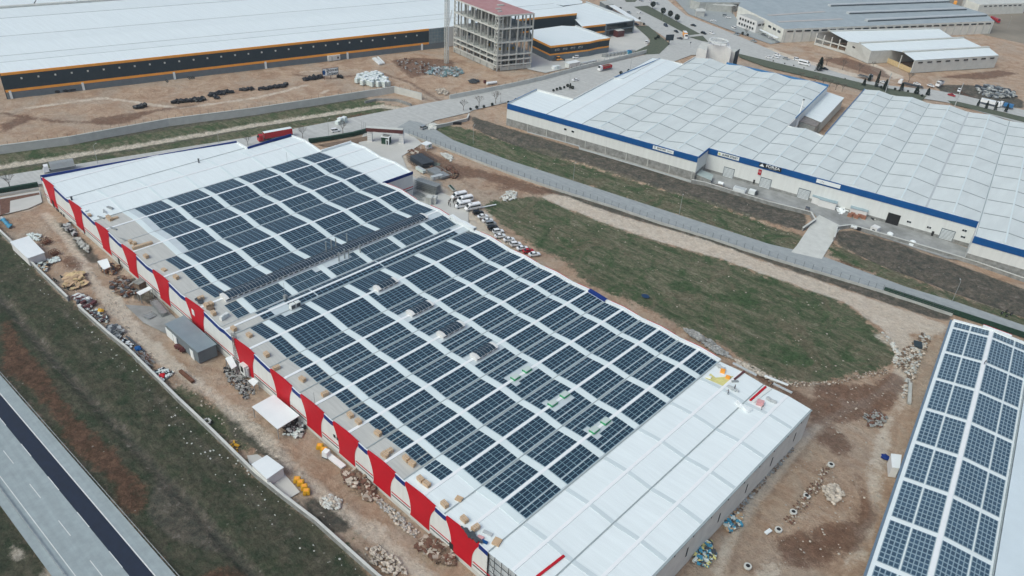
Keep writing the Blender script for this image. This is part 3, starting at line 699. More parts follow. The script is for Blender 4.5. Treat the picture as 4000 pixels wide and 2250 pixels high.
# door openings, boxes on the lower facade
b = MB()
for x, w, z0_, h in ((-9, 2.2, 0, 3.2), (18.5, 1.0, 0, 2.4), (47, 1.2, 0, 2.6), (214.4, 1.3, 0, 3.3), (171, .8, 5.2, .9), (172.3, .8, 5.2, .9)): b.box((x, -.05, z0_), (w, .12, h))
b.build('facade_opening', M['dark'], F)
b = MB(); wallx(b, -.03, -15.6, 225.5, -1.5, -9.4, 1); b.build('plinth', M['concl'], F)
# chimneys and vents on the roof
for (X, Y, h, r, m) in ((61, 0, 0, 0, None),):
    pass
def stack(px, py, h, r, m, name='vent_pipe'):
    p = G(px, py, 10.6); b = MB(); b.tube((p.x, p.y, zr(p.x)-.1), (p.x, p.y, zr(p.x)+h), r, n=10); b.tube((p.x, p.y, zr(p.x)+h), (p.x, p.y, zr(p.x)+h+.15), r*1.4, n=10); b.build(name, m, F)
for (x, y, h) in ((1275, 982, 3.2), (1296, 975, 3.2), (1313, 966, 3.0), (1356, 947, 3.0), (1325, 1023, 3.2), (1347, 1012, 3.4), (1363, 1008, 3.0), (1408, 990, 3.0)): stack(x, y, h, .22, M['steel'])
stack(777, 634, 1.6, .3, M['steeld']); stack(281, 781, 1.2, .35, M['steeld'])
for (x, y) in ((1231, 1586), (1122, 630), (1113, 1150)):
    p = G(x, y, 10.6); b = MB(); b.tube((p.x, p.y, zr(p.x)), (p.x, p.y, zr(p.x)+4.5), .06, n=5); b.build('antenna_rod', M['steel'], F)
# ------------------------------------------------------------------ neighbouring buildings
def rotframe(O, ang):
    ca, sa = math.cos(ang), math.sin(ang)
    return lambda u, v, z=0: (O[0]+u*ca-v*sa, O[1]+u*sa+v*ca, z)
BA = math.radians(10.3); BO = G2(1983, 407, 10.8); BL = rotframe(BO, BA)
B = thing('blue_factory', 'long white factory with a deep blue parapet band and weathered wavy roof', 'factory', (BL(110, 70)[0], BL(110, 70)[1], 0))
BV = [(0, 22, 0), (22, 42, 1.0), (42, 62, 1.5), (62, 82, 1.5), (82, 102, 1.5), (102, 122.5, 1.5), (122.5, 141, 1.3), (141, 156.8, 1.2), (156.8, 176, 1.5), (176, 195.8, 1.5), (195.8, 215.8, 1.2), (215.8, 236, 1.0), (236, 256, 1.0), (256, 276, 1.0)]
ZB = 10.6
def zbl(u):
    for a, b_, h in BV:
        if a <= u <= b_:
            m = (a+b_)/2; return ZB + h*(1-abs(u-m)/((b_-a)/2))
    return ZB
FRONT = lambda u: 0 if u < 102.3 else (13.0 if u < 215.6 else -1.4)
BACK = {0: 28.5, 22: 75, 42: 148, 62: 148, 82: 148, 102: 148, 122.5: 68, 141: 159, 156.8: 159, 176: 159, 195.8: 159, 215.8: 159, 236: 159, 256: 159}
br = MB(); bri = MB(); bg_ = MB()
cell = []
for a, b_, h in BV:
    vb = BACK[a]; segs = [(a, (a+b_)/2), ((a+b_)/2, b_)]
    for s_, e_ in segs:
        vf = FRONT((s_+e_)/2)
        if a == 22 and e_ > 27: vb = 128
        mi = 1 if a < 42 else 0
        br.face([BL(s_, vf, zbl(s_+1e-6 if s_ == a else s_)), BL(e_, vf, zbl(e_)), BL(e_, vb, zbl(e_)), BL(s_, vb, zbl(s_))], mi)
br.build('roof', [M['roofblue'], M['roofwhite']], B)
for a, b_, h in BV:
    vb = BACK[a] if a != 22 else 128
    vf = FRONT((a+b_)/2)
    if h > 0:
        m = (a+b_)/2
        x = MB(); x.bar(BL(m, vf+.3, zbl(m)+.06), BL(m, vb-.3, zbl(m)+.06), .55, .08); x.build('ridge_light', M['strip'] if a > 30 else M['ridge'], B)
    if a > 0:
        x = MB(); w = .3
        x.bar(BL(a, FRONT(a+1)+.3, ZB+.06), BL(a, (vb if a not in (141,) else 159)-.3, ZB+.06), .8 if abs(a-195.8) < 1 else .35, .08); x.build('roof_gutter', M['gutter'] if abs(a-195.8) > 1 else M['lgutter'], B)
    if a >= 42:
        for k in range(10):
            v = 8.8+15.6*k
            if v > vb-3 or v < vf+1: continue
            x = MB()
            for s_, e_ in ((a+.5, (a+b_)/2-.4), ((a+b_)/2+.4, b_-.5)):
                x.bar(BL(s_, v, zbl(s_)+.05), BL(e_, v, zbl(e_)+.05), .6, .09)
            bg_.v and None
            k0 = len(bg_.v); bg_.v += x.v; bg_.f += [tuple(i+k0 for i in f) for f in x.f]; bg_.m += x.m
o = bg_.build('cross_gutter', mat('cross_gutter_zinc', (.23, .26, .27), .5, .1, .5), B); o['kind'] = 'stuff'
def facade(u0, v0, u1, v1, zt=11.1, band=2.7, zc=3.5, name='wall', n=False):
    "blue band on white wall on concrete base along a line; outside on the right of the direction u0->u1"
    P, Q = Vector(BL(u0, v0)), Vector(BL(u1, v1)); d = (Q-P).normalized(); nrm = Vector((d.y, -d.x, 0))
    x = MB(); x.bar(P+Vector((0, 0, (zc+zt)/2)), Q+Vector((0, 0, (zc+zt)/2)), .3, zt-zc); x.build('wall', M['wallw'], B)
    x = MB(); x.bar(P+nrm*.06+Vector((0, 0, zc/2-.5)), Q+nrm*.06+Vector((0, 0, zc/2-.5)), .34, zc+1); x.build('concrete_base', M['concd'], B)
    x = MB(); x.bar(P+nrm*.12+Vector((0, 0, zt-band/2+.1)), Q+nrm*.12+Vector((0, 0, zt-band/2+.1)), .5, band); x.build('blue_band', M['blue2'], B)
facade(0, 0, 102.2, 0); facade(102.2, 0, 102.2, 13.0, band=.7); facade(102.2, 13.0, 215.5, 13.0, zc=1.2); facade(215.5, -1.4, 275, -1.4, zt=10.9)
x = MB(); x.bar(BL(215.6, 13, 5.5), BL(215.6, -1.3, 5.5), .3, 10.6); x.build('wall', M['wallw'], B)
x = MB()
for (a, b_, c, d_) in ((0, 0, 0, 28.5), (0, 28.5, 22, 28.5), (22, 28.5, 22, 75), (22, 75, 27, 76), (27, 76, 27, 128), (27, 128, 42, 128), (42, 128, 42, 148)): x.bar(BL(a, b_, 5.6), BL(c, d_, 5.6), .4, 11.6)
x.build('side_wall', M['wallw'], B)
x = MB(); x.bar(BL(42, 148, 5.4), BL(122.8, 148, 5.4), .35, 10.6); x.bar(BL(141, 159, 5.4), BL(276, 159, 5.4), .35, 10.8); x.bar(BL(122.8, 68, 5.4), BL(122.8, 148, 5.4), .35, 10.4); x.bar(BL(122.8, 68, 5.6), BL(141, 66, 5.6), .35, 11.2); x.bar(BL(141, 66, 5.4), BL(141, 159, 5.4), .35, 10.4)
x.build('courtyard_wall', M['wallw'], B)
for a_, c_, w_, h_ in ((BL(0, 0.3, 11.3), BL(0, 28.3, 11.3), .3, .5), (BL(22, 76, 11.2), BL(27, 128, 11.3), .3, .4), (BL(62, 148.3, 11.4), BL(123, 148.3, 11.4), .4, 1.1), (BL(122.9, 82, 11), BL(122.9, 148, 11), .4, .5), (BL(141, 70, 11), BL(141, 159, 11), .3, .35)): MB().bar(a_, c_, w_, h_).build('blue_trim', M['bluetrim'], B)
for a, b_, h in BV:
    if h <= 0: continue
    x = MB(); m = (a+b_)/2; vf = FRONT(m)
    if a == 102: vf = 13.0
    x.face([BL(a, vf+.02, 9.5), BL(b_, vf+.02, 9.5), BL(b_, vf+.02, ZB+.02), BL(m, vf+.02, zbl(m)+.02), BL(a, vf+.02, ZB+.02)])
    x.build('gable_infill', M['roofwhite'], B)
# openings
def fb(u, z, w, h, m, name, v=13.0, out=.22, t=.12):
    P = BL(u, v-out, z); x = MB(); x.box(P, (w, t, h), BA); return x.build(name, m, B)
def shutter(u, w, h, v=13.0):
    o = fb(u, 0, w+.5, h+.3, M['greyp'], 'shutter_door', v, .24)
    P = BL(u, v-.34, 0); x = MB()
    for k in range(8): x.box((P[0], P[1], .15+k*h/8), (w, .08, h/8*.5), BA)
    x.build('slats', M['white'], o)
for px in (2860, 2995): u = (Vector(G(px, 675 if px == 2860 else 722))-Vector(BL(0, 13))).to_2d().dot(Vector((math.cos(BA), math.sin(BA)))); shutter(u, 4.6, 4.4)
for pts in ((3147, 760), (3699, 915)): u = (Vector(G(*pts))-Vector(BL(0, 13))).to_2d().dot(Vector((math.cos(BA), math.sin(BA)))); shutter(u, 4.8, 4.3)
u = (Vector(G(3492, 855))-Vector(BL(0, 13))).to_2d().dot(Vector((math.cos(BA), math.sin(BA))))
fb(u, 0, 5.0, 4.8, M['dark'], 'open_gateway')
for px, py, w, h, z in ((2867, 682, .9, 2.0, 0), (3650, 895, .9, 2.1, 0), (2953, 710, .8, 1.8, .6)):
    u = (Vector(G(px, py))-Vector(BL(0, 13))).to_2d().dot(Vector((math.cos(BA), math.sin(BA)))); fb(u, z, w, h, M['dark'], 'door')
for (px, py) in ((3551, 866), (3629, 888), (3762, 925), (3768, 900)):
    u, z = OP(px, py, BL(0, 12.9), (math.cos(BA), math.sin(BA)))
    o = fb(u, max(z-.4, .5), 1.6, .8, M['glass'], 'window'); P = BL(u, 12.7, max(z-.4, .5)); x = MB(); x.box((P[0], P[1], P[2]), (.08, .05, .8), BA); x.box((P[0], P[1], P[2]+.8), (1.7, .08, .08), BA); x.build('window_frame', M['white'], o)
for (px, py) in ((2209, 504), (2238, 513)):
    u, z = OP(px, py, BL(0, 0), (math.cos(BA), math.sin(BA))); o = fb(u, z-.5, 1.3, .95, M['glass'], 'window', 0, .22); P = BL(u, -.3, z+.45); x = MB(); x.box(P, (1.45, .1, .12), BA); x.build('window_frame', M['white'], o)
for k in range(9):
    x = MB(); P = BL(13+11*k, -.35, 0); x.box(P, (.5, .3, 3.7), BA); x.build('base_pier', M['conc'], B)
# lettering
def text(parent, s, P, ang, size, m, name, sx=1.0, bold=.0, tilt=math.pi/2):
    cu = bpy.data.curves.new('txt', 'FONT'); cu.body = s; cu.size = size; cu.extrude = .03; cu.align_x = 'CENTER'; cu.align_y = 'CENTER'; cu.offset = bold
    t = bpy.data.objects.new('txt', cu); COL.objects.link(t); bpy.context.view_layer.update()
    me_ = bpy.data.meshes.new_from_object(t.evaluated_get(bpy.context.evaluated_depsgraph_get())); bpy.data.objects.remove(t)
    me_.transform(Matrix.Diagonal((sx, 1, 1, 1))); me_.transform(Matrix.Rotation(tilt, 4, 'X')); me_.transform(Matrix.Rotation(ang, 4, 'Z')); me_.materials.clear(); me_.materials.append(m)
    o = bpy.data.objects.new(name, me_); COL.objects.link(o); o.parent = parent
    off = Vector((0, 0, 0)); p = parent
    while p is not None: off += p.location; p = p.parent
    o.location = Vector(P)-off; return o
def board(px0, py0, px1, py1, zc, h, m, v=13.0, frame=None):
    (ua, za), (ub, zb_) = OP(px0, py0, BL(0, v-.2), (math.cos(BA), math.sin(BA))), OP(px1, py1, BL(0, v-.2), (math.cos(BA), math.sin(BA)))
    um = (ua+ub)/2; w = abs(ub-ua); P = BL(um, v-.5, zc-h/2); x = MB()
    if frame: x.box((P[0], P[1], P[2]-.12), (w+.3, .12, h+.24), BA, 1); 
    P = BL(um, v-.6, zc-h/2); x.box(P, (w, .12, h), BA, 0); o = x.build('sign_board', [m, frame or m], B)
    return o, um, w
o, um, w = board(2550, 585, 2632, 598, 10.1, 1.6, M['white'], 0); text(o, 'BAHAR', BL(um-w*.08, -.75, 10.25), BA, 1.1, M['charcoal'], 'lettering', 1.2, .02); MB().bar(BL(um+w*.2, -.75, 10.15), BL(um+w*.42, -.75, 10.1), .06, .3).build('small_print', M['steel'], o)
x = MB(); P = BL(um-w*.40, -.72, 9.8); x.box(P, (.5, .08, .3), BA); x.box((P[0], P[1], 10.4), (.5, .08, .3), BA); x.build('emblem', M['charcoal'], o)
o, um, w = board(2805, 600, 2888, 622, 10.1, 1.7, M['white'], 13.0, M['steeld']); text(o, 'SUPER ETIKET', BL(um+w*.08, 12.25, 10.1), BA, 1.25, M['charcoal'], 'lettering', .95, .02)
x = MB(); P = BL(um-w*.42, 12.28, 10.1); x.tube(P, BL(um-w*.42, 12.22, 10.1), .55, n=12); x.build('emblem', M['yinsul'], o)
o, um, w = board(2966, 645, 3052, 668, 10.3, 1.9, M['black'], 13.0); text(o, 'FORZA', BL(um+w*.12, 12.25, 10.5), BA, 1.7, M['white'], 'lettering', 1.15, .03); MB().bar(BL(um-w*.05, 12.25, 9.55), BL(um+w*.28, 12.25, 9.55), .05, .18).build('small_print', M['steel'], o)
x = MB(); P = [BL(um-w*.48, 12.25, 9.7), BL(um-w*.26, 12.25, 9.7), BL(um-w*.37, 12.25, 11.1)]; x.face(P); x.build('emblem', M['white'], o)
o, um, w = board(3190, 705, 3283, 730, 10.1, 1.7, M['white'], 13.0); x = MB()
for k, (du, dz) in enumerate(((-.30, 0), (-.25, .35), (-.20, 0))): x.tube(BL(um+w*du, 12.25, 10+dz), BL(um+w*du, 12.2, 10+dz), .2, n=8)
x.build('emblem', M['steel'], o)
x = MB(); x.bar(BL(102.0, 1.5, 10.0), BL(102.0, 10, 10.0), .15, 1.3); x.build('sign_board', M['white'], B)
x = MB(); x.bar(BL(102.0, 4, 1.9), BL(102.0, 9, 1.9), .7, 3.8); o = x.build('shutter_door', M['steel'], B)
# flag
FL = thing('turkish_flag', 'red flag with white crescent hanging beside the second shutter door', 'flag', BL((lambda t: t)(144.5), 12.6, 4))
u, z = OP(2968, 672, BL(0, 12.6), (math.cos(BA), math.sin(BA))); FL.location = BL(u, 12.55, z-1.3)
x = MB(); P = BL(u, 12.5, z-1.3); x.box(P, (1.5, .05, 2.5), BA); x.build('cloth', M['carr'], FL)
x = MB()
for k in range(14):
    a0, a1 = math.radians(30+k*300/14-90+15), math.radians(30+(k+1)*300/14-90+15)
    for (ra, rb) in ((.45, .33),):
        c1 = lambda a, r, dx: BL(u+r*math.cos(a), 12.44, z+.1+r*math.sin(a)+dx)
        x.face([c1(a0, ra, 0), c1(a1, ra, 0), c1(a1, rb, .04), c1(a0, rb, .04)])
st = []
for k in range(10):
    r = .17 if k % 2 == 0 else .07; a = math.radians(90+36*k); st.append(BL(u+r*math.cos(a), 12.44, z-.35+r*math.sin(a)))
x.face(st); x.build('crescent_and_star', M['white'], FL)
# lean-to offices on the forecourt
def shed(name, label, pts, z0, z1, wallm, roofm, cat='shed', over=.3, group=None, parent=None, legs=False, zlist=None, off=0):
    "roof corners given as photo pixels at height z1"
    P = [G2(x, y, z1) for x, y in pts]; c = (sum(p[0] for p in P)/len(P), sum(p[1] for p in P)/len(P))
    t = thing(name, label, cat, (c[0], c[1], 0), group) if parent is None else parent
    sh = [(c[0]+(p[0]-c[0])*.95, c[1]+(p[1]-c[1])*.95) for p in P]
    zz = zlist or [z1]*len(P)
    if not legs:
        b = MB(); b.prism(sh, z0, [z-.12 for z in zz]); b.build('walls', wallm, t)
    else:
        for p in sh:
            b = MB(); b.box((p[0], p[1], 0), (.2, .2, z1-.1)); b.build('post', wallm, t)
    b = MB(); A = sum(P[i][0]*P[(i+1) % len(P)][1]-P[(i+1) % len(P)][0]*P[i][1] for i in range(len(P)))
    if A < 0: P = P[::-1]; zz = zz[::-1]
    n = len(P); b.v = [(p[0], p[1], z-.12) for p, z in zip(P, zz)]+[(p[0], p[1], z+.08) for p, z in zip(P, zz)]
    b.f = [tuple(reversed(range(n))), tuple(range(n, 2*n))]+[(i, (i+1) % n, n+(i+1) % n, n+i) for i in range(n)]; b.m = [0]*len(b.f)
    b.build('roof', roofm, t); return t, P
shed('office_lean_to', 'low lean-to with pale blue roof left of the white bag heap at the blue factory', [(3187,738),(3282,763),(3271,797),(3202,779),(3200,775),(3173,766)], 0, 3.2, M['white2'], mat('pale_blue_roof', (.27, .36, .40), .5, .1, .4))
shed('office_lean_to', 'low lean-to with pale blue roof behind the brick pallets at the blue factory', [(3332,777),(3404,798),(3390,828),(3322,812)], 0, 3.2, M['white2'], bpy.data.materials['pale_blue_roof'])
for (a, b_, c, d_) in ((2706, 683, 0, 0),): pass
shed('concrete_tank', 'pale green roofed concrete box at the corner of the blue factory', [(2706,675),(2722,655),(2787,684),(2779,705)], 0, 2.2, M['concd'], mat('green_grey_top', (.36, .43, .42), .7, .1, .4), 'tank')
# courtyard shed and flue
shed('courtyard_shed', 'long white shed standing in the gap between the blue factory roofs', [(3228,358),(3298,382),(3208,478),(3140,450)], 0, 6.5, M['concl'], M['roofwhite'])
shed('courtyard_annex', 'brown roofed annex with blue stripes at the near end of the courtyard shed', [(3136,451),(3206,476),(3187,494),(3122,474)], 0, 6.0, M['steel'], mat('brown_sheet', (.22, .20, .19), .7, .3, .5), 'shed')
f = thing('flue_pipe', 'tall leaning white flue pipe beside the courtyard shed', 'chimney', G(3108, 500, 5)); b = MB(); b.tube(G(3108, 500, 5), G(3139, 392, 16), .42, .35, 12); b.build('pipe', M['wallw'], f); p = G(3139, 392, 16); b = MB(); b.tube(p, p+Vector((.1, 0, .6)), .42, n=12); b.build('cap', M['dark'], f)
# white tower building with ring
def pxbox(t, pts, z0, z1, m, name='walls', top=None):
    P = [G2(x, y, z1) for x, y in pts]; b = MB(); b.prism(P, z0, z1, 0, 1 if top else None); return b.build(name, [m, top] if top else m, t)
T = thing('tower_building', 'white office tower with a round ring on its roof behind the blue factory', 'building', G(2790, 240))
pxbox(T, [(2768,172),(2838,182),(2858,195),(2835,262)[:2] if False else (2848,168),(2790,158)], 0, 15, M['white2'], 'main_block', M['white2'])
pxbox(T, [(2724,188),(2762,196),(2768,172),(2744,162)], 0, 13.5, M['white2'], 'left_wing', M['concl'])
pxbox(T, [(2850,198),(2872,203),(2884,195),(2856,190)], 0, 12, M['white2'], 'right_wing', M['concl'])
b = MB(); c = G(2808, 158, 17.2); N = 20
for k in range(N):
    a0, a1 = 2*math.pi*k/N, 2*math.pi*(k+1)/N; q = lambda a, r, z: (c.x+r*math.cos(a), c.y+r*math.sin(a), z)
    for (ra, rb) in ((6.2, 5.3),):
        b.face([q(a0, ra, 17.4), q(a1, ra, 17.4), q(a1, rb, 17.4), q(a0, rb, 17.4)]); b.face([q(a0, ra, 16.8), q(a1, ra, 16.8), q(a1, ra, 17.4), q(a0, ra, 17.4)]); b.face([q(a0, rb, 17.4), q(a1, rb, 17.4), q(a1, rb, 16.8), q(a0, rb, 16.8)])
b.build('roof_ring', M['wallw'], T)
b = MB()
for k in range(8): a = 2*math.pi*k/8; b.tube((c.x+5.7*math.cos(a), c.y+5.7*math.sin(a), 14.9), (c.x+5.7*math.cos(a), c.y+5.7*math.sin(a), 16.9), .12, n=5)
b.build('ring_posts', M['steel'], T)
for (px, py, z, s_) in ((2778, 170, 13.8, 1.2), (2787, 171, 13.8, 1.2), (2857, 222, 6, 1.3)):
    p = G(px, py, z); b = MB(); b.box((p.x, p.y, z-.6), (s_, .3, 1.2), BA); b.build('window', M['glass'], T)
p = G(2885, 200, 11); b = MB(); b.bar(G(2873, 205, 12), G(2889, 193, 12), .5, .5); b.bar(G(2873, 205, 12)-Vector((0, 0, 6)), G(2889, 193, 12)-Vector((0, 0, 6)), .3, 11.5); b.build('dark_screen', M['charcoal'], T)
# ------------------------------------------------------------------ solar building at the right
SA = math.radians(9.4); SO_ = G2(3720, 1252, 7); SL = rotframe(SO_, SA)
S2 = thing('solar_shed', 'long grey shed at the right edge with two slopes of pale solar panels', 'factory', (SL(11, -60)[0], SL(11, -60)[1], 0))
RU, EU = 11.4, 23.0; zs = lambda u: 7.0+1.1*(u/RU) if u < RU else 8.1-1.1*(u-RU)/(EU-RU)
b = MB(); b.face([SL(0, -190, 7), SL(RU, -190, 8.1), SL(RU, 0, 8.1), SL(0, 0, 7)]); b.face([SL(RU, -190, 8.1), SL(EU, -190, 7), SL(EU, 0, 7), SL(RU, 0, 8.1)]); b.build('roof', M['roofwhite'], S2)
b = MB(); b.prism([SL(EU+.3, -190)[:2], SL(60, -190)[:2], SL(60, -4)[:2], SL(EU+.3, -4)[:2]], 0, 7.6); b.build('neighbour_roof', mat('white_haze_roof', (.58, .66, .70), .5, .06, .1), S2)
b = MB(); b.bar(SL(0, 0, 3), SL(0, -190, 3), .3, 7.9); b.bar(SL(0, 0, 3), SL(EU, 0, 3), .3, 7.9); b.build('wall', M['wallb'], S2)
b = MB(); b.bar(SL(-.35, 0.2, 6.9), SL(-.35, -190, 6.9), .6, .35); b.build('eave_gutter', mat('blue_grey_gutter', (.13, .19, .25), .5, .1, .6), S2)
b = MB(); b.bar(SL(RU, 0, 8.2), SL(RU, -190, 8.2), 1.0, .12); b.build('ridge_cap', M['ridge'], S2)
b = MB(); b.bar(SL(EU, 0, 7.1), SL(EU, -190, 7.1), .3, .5); b.build('valley_gutter', M['gutter'], S2)
b = MB(); b.bar(SL(.2, .1, 7.3), SL(8.5, .1, 7.9), .5, .5); b.bar(SL(17, .1, 7.9), SL(EU, .1, 7.4), .5, .5); b.build('white_parapet', M['white'], S2)
b = MB(); b.bar(SL(8.6, .2, 8.3), SL(17, .2, 8.0), .8, 1.2); b.build('raised_parapet', M['white'], S2)
b = MB(); b.bar(SL(8.6, .75, 8.8), SL(17, .75, 8.5), .15, .3); b.build('red_edge', M['red'], S2)
def cells(ua, ub, va, vb, nu, nv, m=M['solar']):
    b = MB(); du, dv = (ub-ua)/nu, (vb-va)/nv
    for i in range(nu):
        for j in range(nv):
            u0, u1, v0, v1 = ua+i*du+.12*du, ua+(i+1)*du-.12*du, va+j*dv+.12*dv, va+(j+1)*dv-.12*dv
            b.face([SL(u0, v0, zs(u0)+.2), SL(u1, v0, zs(u1)+.2), SL(u1, v1, zs(u1)+.2), SL(u0, v1, zs(u0)+.2)], 0)
    u0, u1 = ua-.05, ub+.05
    b.face([SL(u0, va-.05, zs(u0)+.14), SL(u1, va-.05, zs(u1)+.14), SL(u1, vb+.05, zs(u1)+.14), SL(u0, vb+.05, zs(u0)+.14)], 1)
    return b
M['solar2'] = mat('solar_cell_pale', (.035, .075, .115), .3, .1, .3, spec=.6, island=.10); M['backs'] = mat('panel_backsheet', (.27, .36, .42), .4, .06, .5)
vs = [0.0, -4.8, -21.0, -37.2, -53.7, -70, -86, -101.3, -117, -133]
for a, c in zip(vs[:-1], vs[1:]):
    va, vb = c+.75, a-.75
    if a == 0: va, vb = c+.7, a-.8
    nv = max(3, round((vb-va)/1.62))
    for (ua, ub, nu) in ((.9, 5.3, 4), (5.75, 10.7, 5), (12.1, 18.1, 6), (18.55, 22.3, 4)):
        cells(ua, ub, va, vb, nu, nv).build('solar_array', [M['solar2'], M['backs']], S2)
shed('porch_box', 'small white porch box against the left wall of the right solar shed', [(3480,1772),(3522,1777),(3515,1830),(3484,1826)], 0, 3.5, M['white2'], M['white'])
# ------------------------------------------------------------------ orange and charcoal warehouse
W1 = thing('orange_warehouse', 'very long warehouse with charcoal wall between two orange stripes', 'warehouse', G(800, 260))
HZ = 12.6
A0 = Vector(G2(0, 285, HZ)); A1 = Vector(G2(1672, 111, HZ)); dW = (A1-A0).normalized(); nW = Vector((-dW.y, dW.x))
if nW.dot(Vector((-1, 0))) < 0: nW = -nW
L1 = (A1-A0).length; A2 = Vector(G2(2250, 51, HZ)); LT = (A2-A0).dot(dW)
wp = lambda s, t, z=0: (A0.x+dW.x*s+nW.x*t, A0.y+dW.y*s+nW.y*t, z)
rz = [(-1, HZ), (14, HZ+1.0), (28, HZ+.2), (47, HZ+1.2), (66, HZ+.2), (100, HZ+1.6), (132, HZ-.1)]
b = MB()
for (t0, z0_), (t1, z1_) in zip(rz[:-1], rz[1:]): b.face([wp(0, t0, z0_), wp(LT, t0, z0_), wp(LT, t1, z1_), wp(0, t1, z1_)])
b.build('roof', M['roofwhite'], W1)
for t, z in rz[2:6:2]+[rz[5]]:
    b = MB(); b.bar(wp(0, t, z+.08), wp(LT, t, z+.08), .5, .1); b.build('roof_gutter', M['lgutter'], W1)
b = MB(); b.bar(wp(0, 14, rz[1][1]+.05), wp(LT, 14, rz[1][1]+.05), .3, .1); b.build('ridge_cap', M['lgutter'], W1)
b = MB(); b.bar(wp(0, 132, HZ+.6), wp(LT, 132, HZ+.6), 2.4, 1.0); b.build('parapet', M['concl'], W1)
def wb(name, s0, s1, z0_, z1_, m, out, par=None): b = MB(); b.bar(wp(s0, -1-out, (z0_+z1_)/2), wp(s1, -1-out, (z0_+z1_)/2), .4, z1_-z0_); return b.build(name, m, par or W1)
wb('plinth', 0, L1+12, -.5, 3.2, M['greyp'], 0); wb('orange_stripe', 0, L1, 3.0, 4.3, M['orange'], .06); wb('charcoal_wall', 0, L1, 4.2, HZ-1.1, M['charcoal'], 0); wb('orange_stripe', 0, L1, HZ-1.1, HZ+.15, M['orange'], .06)
wb('charcoal_wall', L1+25, LT, 4.2, HZ-1.1, M['charcoal'], 0); wb('orange_stripe', L1+25, LT, HZ-1.1, HZ+.15, M['orange'], .06); wb('orange_stripe', L1+25, LT, 3.2, 4.2, M['orange'], .06); wb('plinth', L1+25, LT, -.5, 3.2, M['greyp'], 0)
o = wb('glazed_bay', L1, L1+13, 3.2, HZ-.2, mat('pale_glazing', (.20, .28, .32), .3, .15, .4), 0); 
b = MB()
for k in range(7): b.bar(wp(L1+k*2.1, -1.35, 3.2), wp(L1+k*2.1, -1.35, HZ), .12, .12)
for k in range(5): b.bar(wp(L1, -1.35, 4+k*2), wp(L1+13, -1.35, 4+k*2), .12, .12)
b.build('glazing_bars', M['steel'], o)
wb('end_wall', L1+13, L1+25, 0, HZ, M['wallw'], 0)
b = MB(); b.bar(wp(LT, -1, 6), wp(LT, 132, 6), .4, 12.6); b.build('end_wall', M['wallw'], W1); b = MB(); b.bar(wp(-.2, -1, 6), wp(-.2, 132, 6), .4, 12.8); b.build('end_wall', M['charcoal'], W1)
lamps = [(84,305),(150,298),(216,291),(280,284),(343,277),(405,271),(466,264),(526,258),(585,251),(643,245),(700,239),(756,233),(810,227),(864,221),(918,215),(970,210),(1022,204),(1076,198),(1127,192),(1175,187),(1224,182),(1272,177),(1319,171),(1365,166),(1411,161),(1455,157),(1500,152),(1543,147),(1586,142),(1628,138)]
for (x, y) in lamps:
    s_, z = OP(x, y, wp(0, -1.3)[:2], dW); b = MB(); b.box(wp(s_, -1.5, z-.4), (.8, .4, .8), math.atan2(dW.y, dW.x)); b.build('wall_vent', M['concl'], W1)
for (x, y) in ((40,362),(323,330),(680,290),(1037,248),(1357,209),(1648,178)):
    s_, z = OP(x, y, wp(0, -1.3)[:2], dW); b = MB(); b.box(wp(s_, -1.5, -.3), (1.1, .5, 4.0), math.atan2(dW.y, dW.x)); b.build('plinth_door', M['white'], W1)
# annex in front with orange stripes
AX = thing('orange_annex', 'low annex with orange stripes and a yard full of vehicles beside the concrete frame', 'building', G(2250, 240))
def striped(t, pts, zt, faces, m=M['charcoal'], zl=3.4, wins=()):
    P = [G2(x, y, zt) for x, y in pts]; b = MB(); b.prism(P, 0, zt-.25, 0, 1); b.build('walls', [m, M['roofwhite']], t)
    n = len(P)
    for i in faces:
        a, c = Vector(P[i]), Vector(P[(i+1) % n]); d = (c-a).normalized(); nn = Vector((d.y, -d.x)); 
        cen = Vector((sum(p[0] for p in P)/n, sum(p[1] for p in P)/n))
        if nn.dot((a+c)/2-cen) < 0: nn = -nn
        for (z0_, z1_) in ((zt-1.1, zt+.1), (zl, zl+.9)):
            b = MB(); b.bar((a.x+nn.x*.1, a.y+nn.y*.1, (z0_+z1_)/2), (c.x+nn.x*.1, c.y+nn.y*.1, (z0_+z1_)/2), .3, z1_-z0_); b.build('orange_stripe', M['orange'], t)
        b = MB(); b.bar((a.x+nn.x*.06, a.y+nn.y*.06, zl/2), (c.x+nn.x*.06, c.y+nn.y*.06, zl/2), .3, zl); b.build('plinth', M['greyp'], t)
    return P
P = striped(AX, [(2082,148),(2151,180),(2303,163),(2338,155),(2382,149),(2248,101),(2194,99),(2070,116)], 9.3, (0, 1, 2, 3))
a, c = Vector(P[1]), Vector(P[2]); d = (c-a).normalized(); nn = Vector((d.y, -d.x)); nn = nn if nn.x > 0 else -nn
for k in range(4):
    s_ = 5+k*6.0; p = a+d*s_+nn*.35; o = MB().box((p.x, p.y, 6.0), (3.2, .12, 1.1), math.atan2(d.y, d.x)).build('window', M['concl'], AX); MB().box((p.x+nn.x*.1, p.y+nn.y*.1, 6.2), (2.8, .1, .7), math.atan2(d.y, d.x)).build('panes', M['glass'], o)
b = MB(); q0, q1 = Vector(P[4]), Vector(P[5]); b.bar((q0.x, q0.y, 9.4), (q1.x, q1.y, 9.4), .6, .9); b.build('parapet', M['lgutter'], AX)
B3 = thing('showroom', 'glass fronted dark showroom with white roof and red entrance porch', 'building', G(2420, 140))
P = striped(B3, [(2274,104),(2367,94),(2475,80),(2290,10),(2198,25)], 8.9, (0,), wins=())
a, c = Vector(P[1]), Vector(P[2]); d = (c-a).normalized(); nn = Vector((d.y, -d.x)); nn = nn if nn.x > 0 else -nn
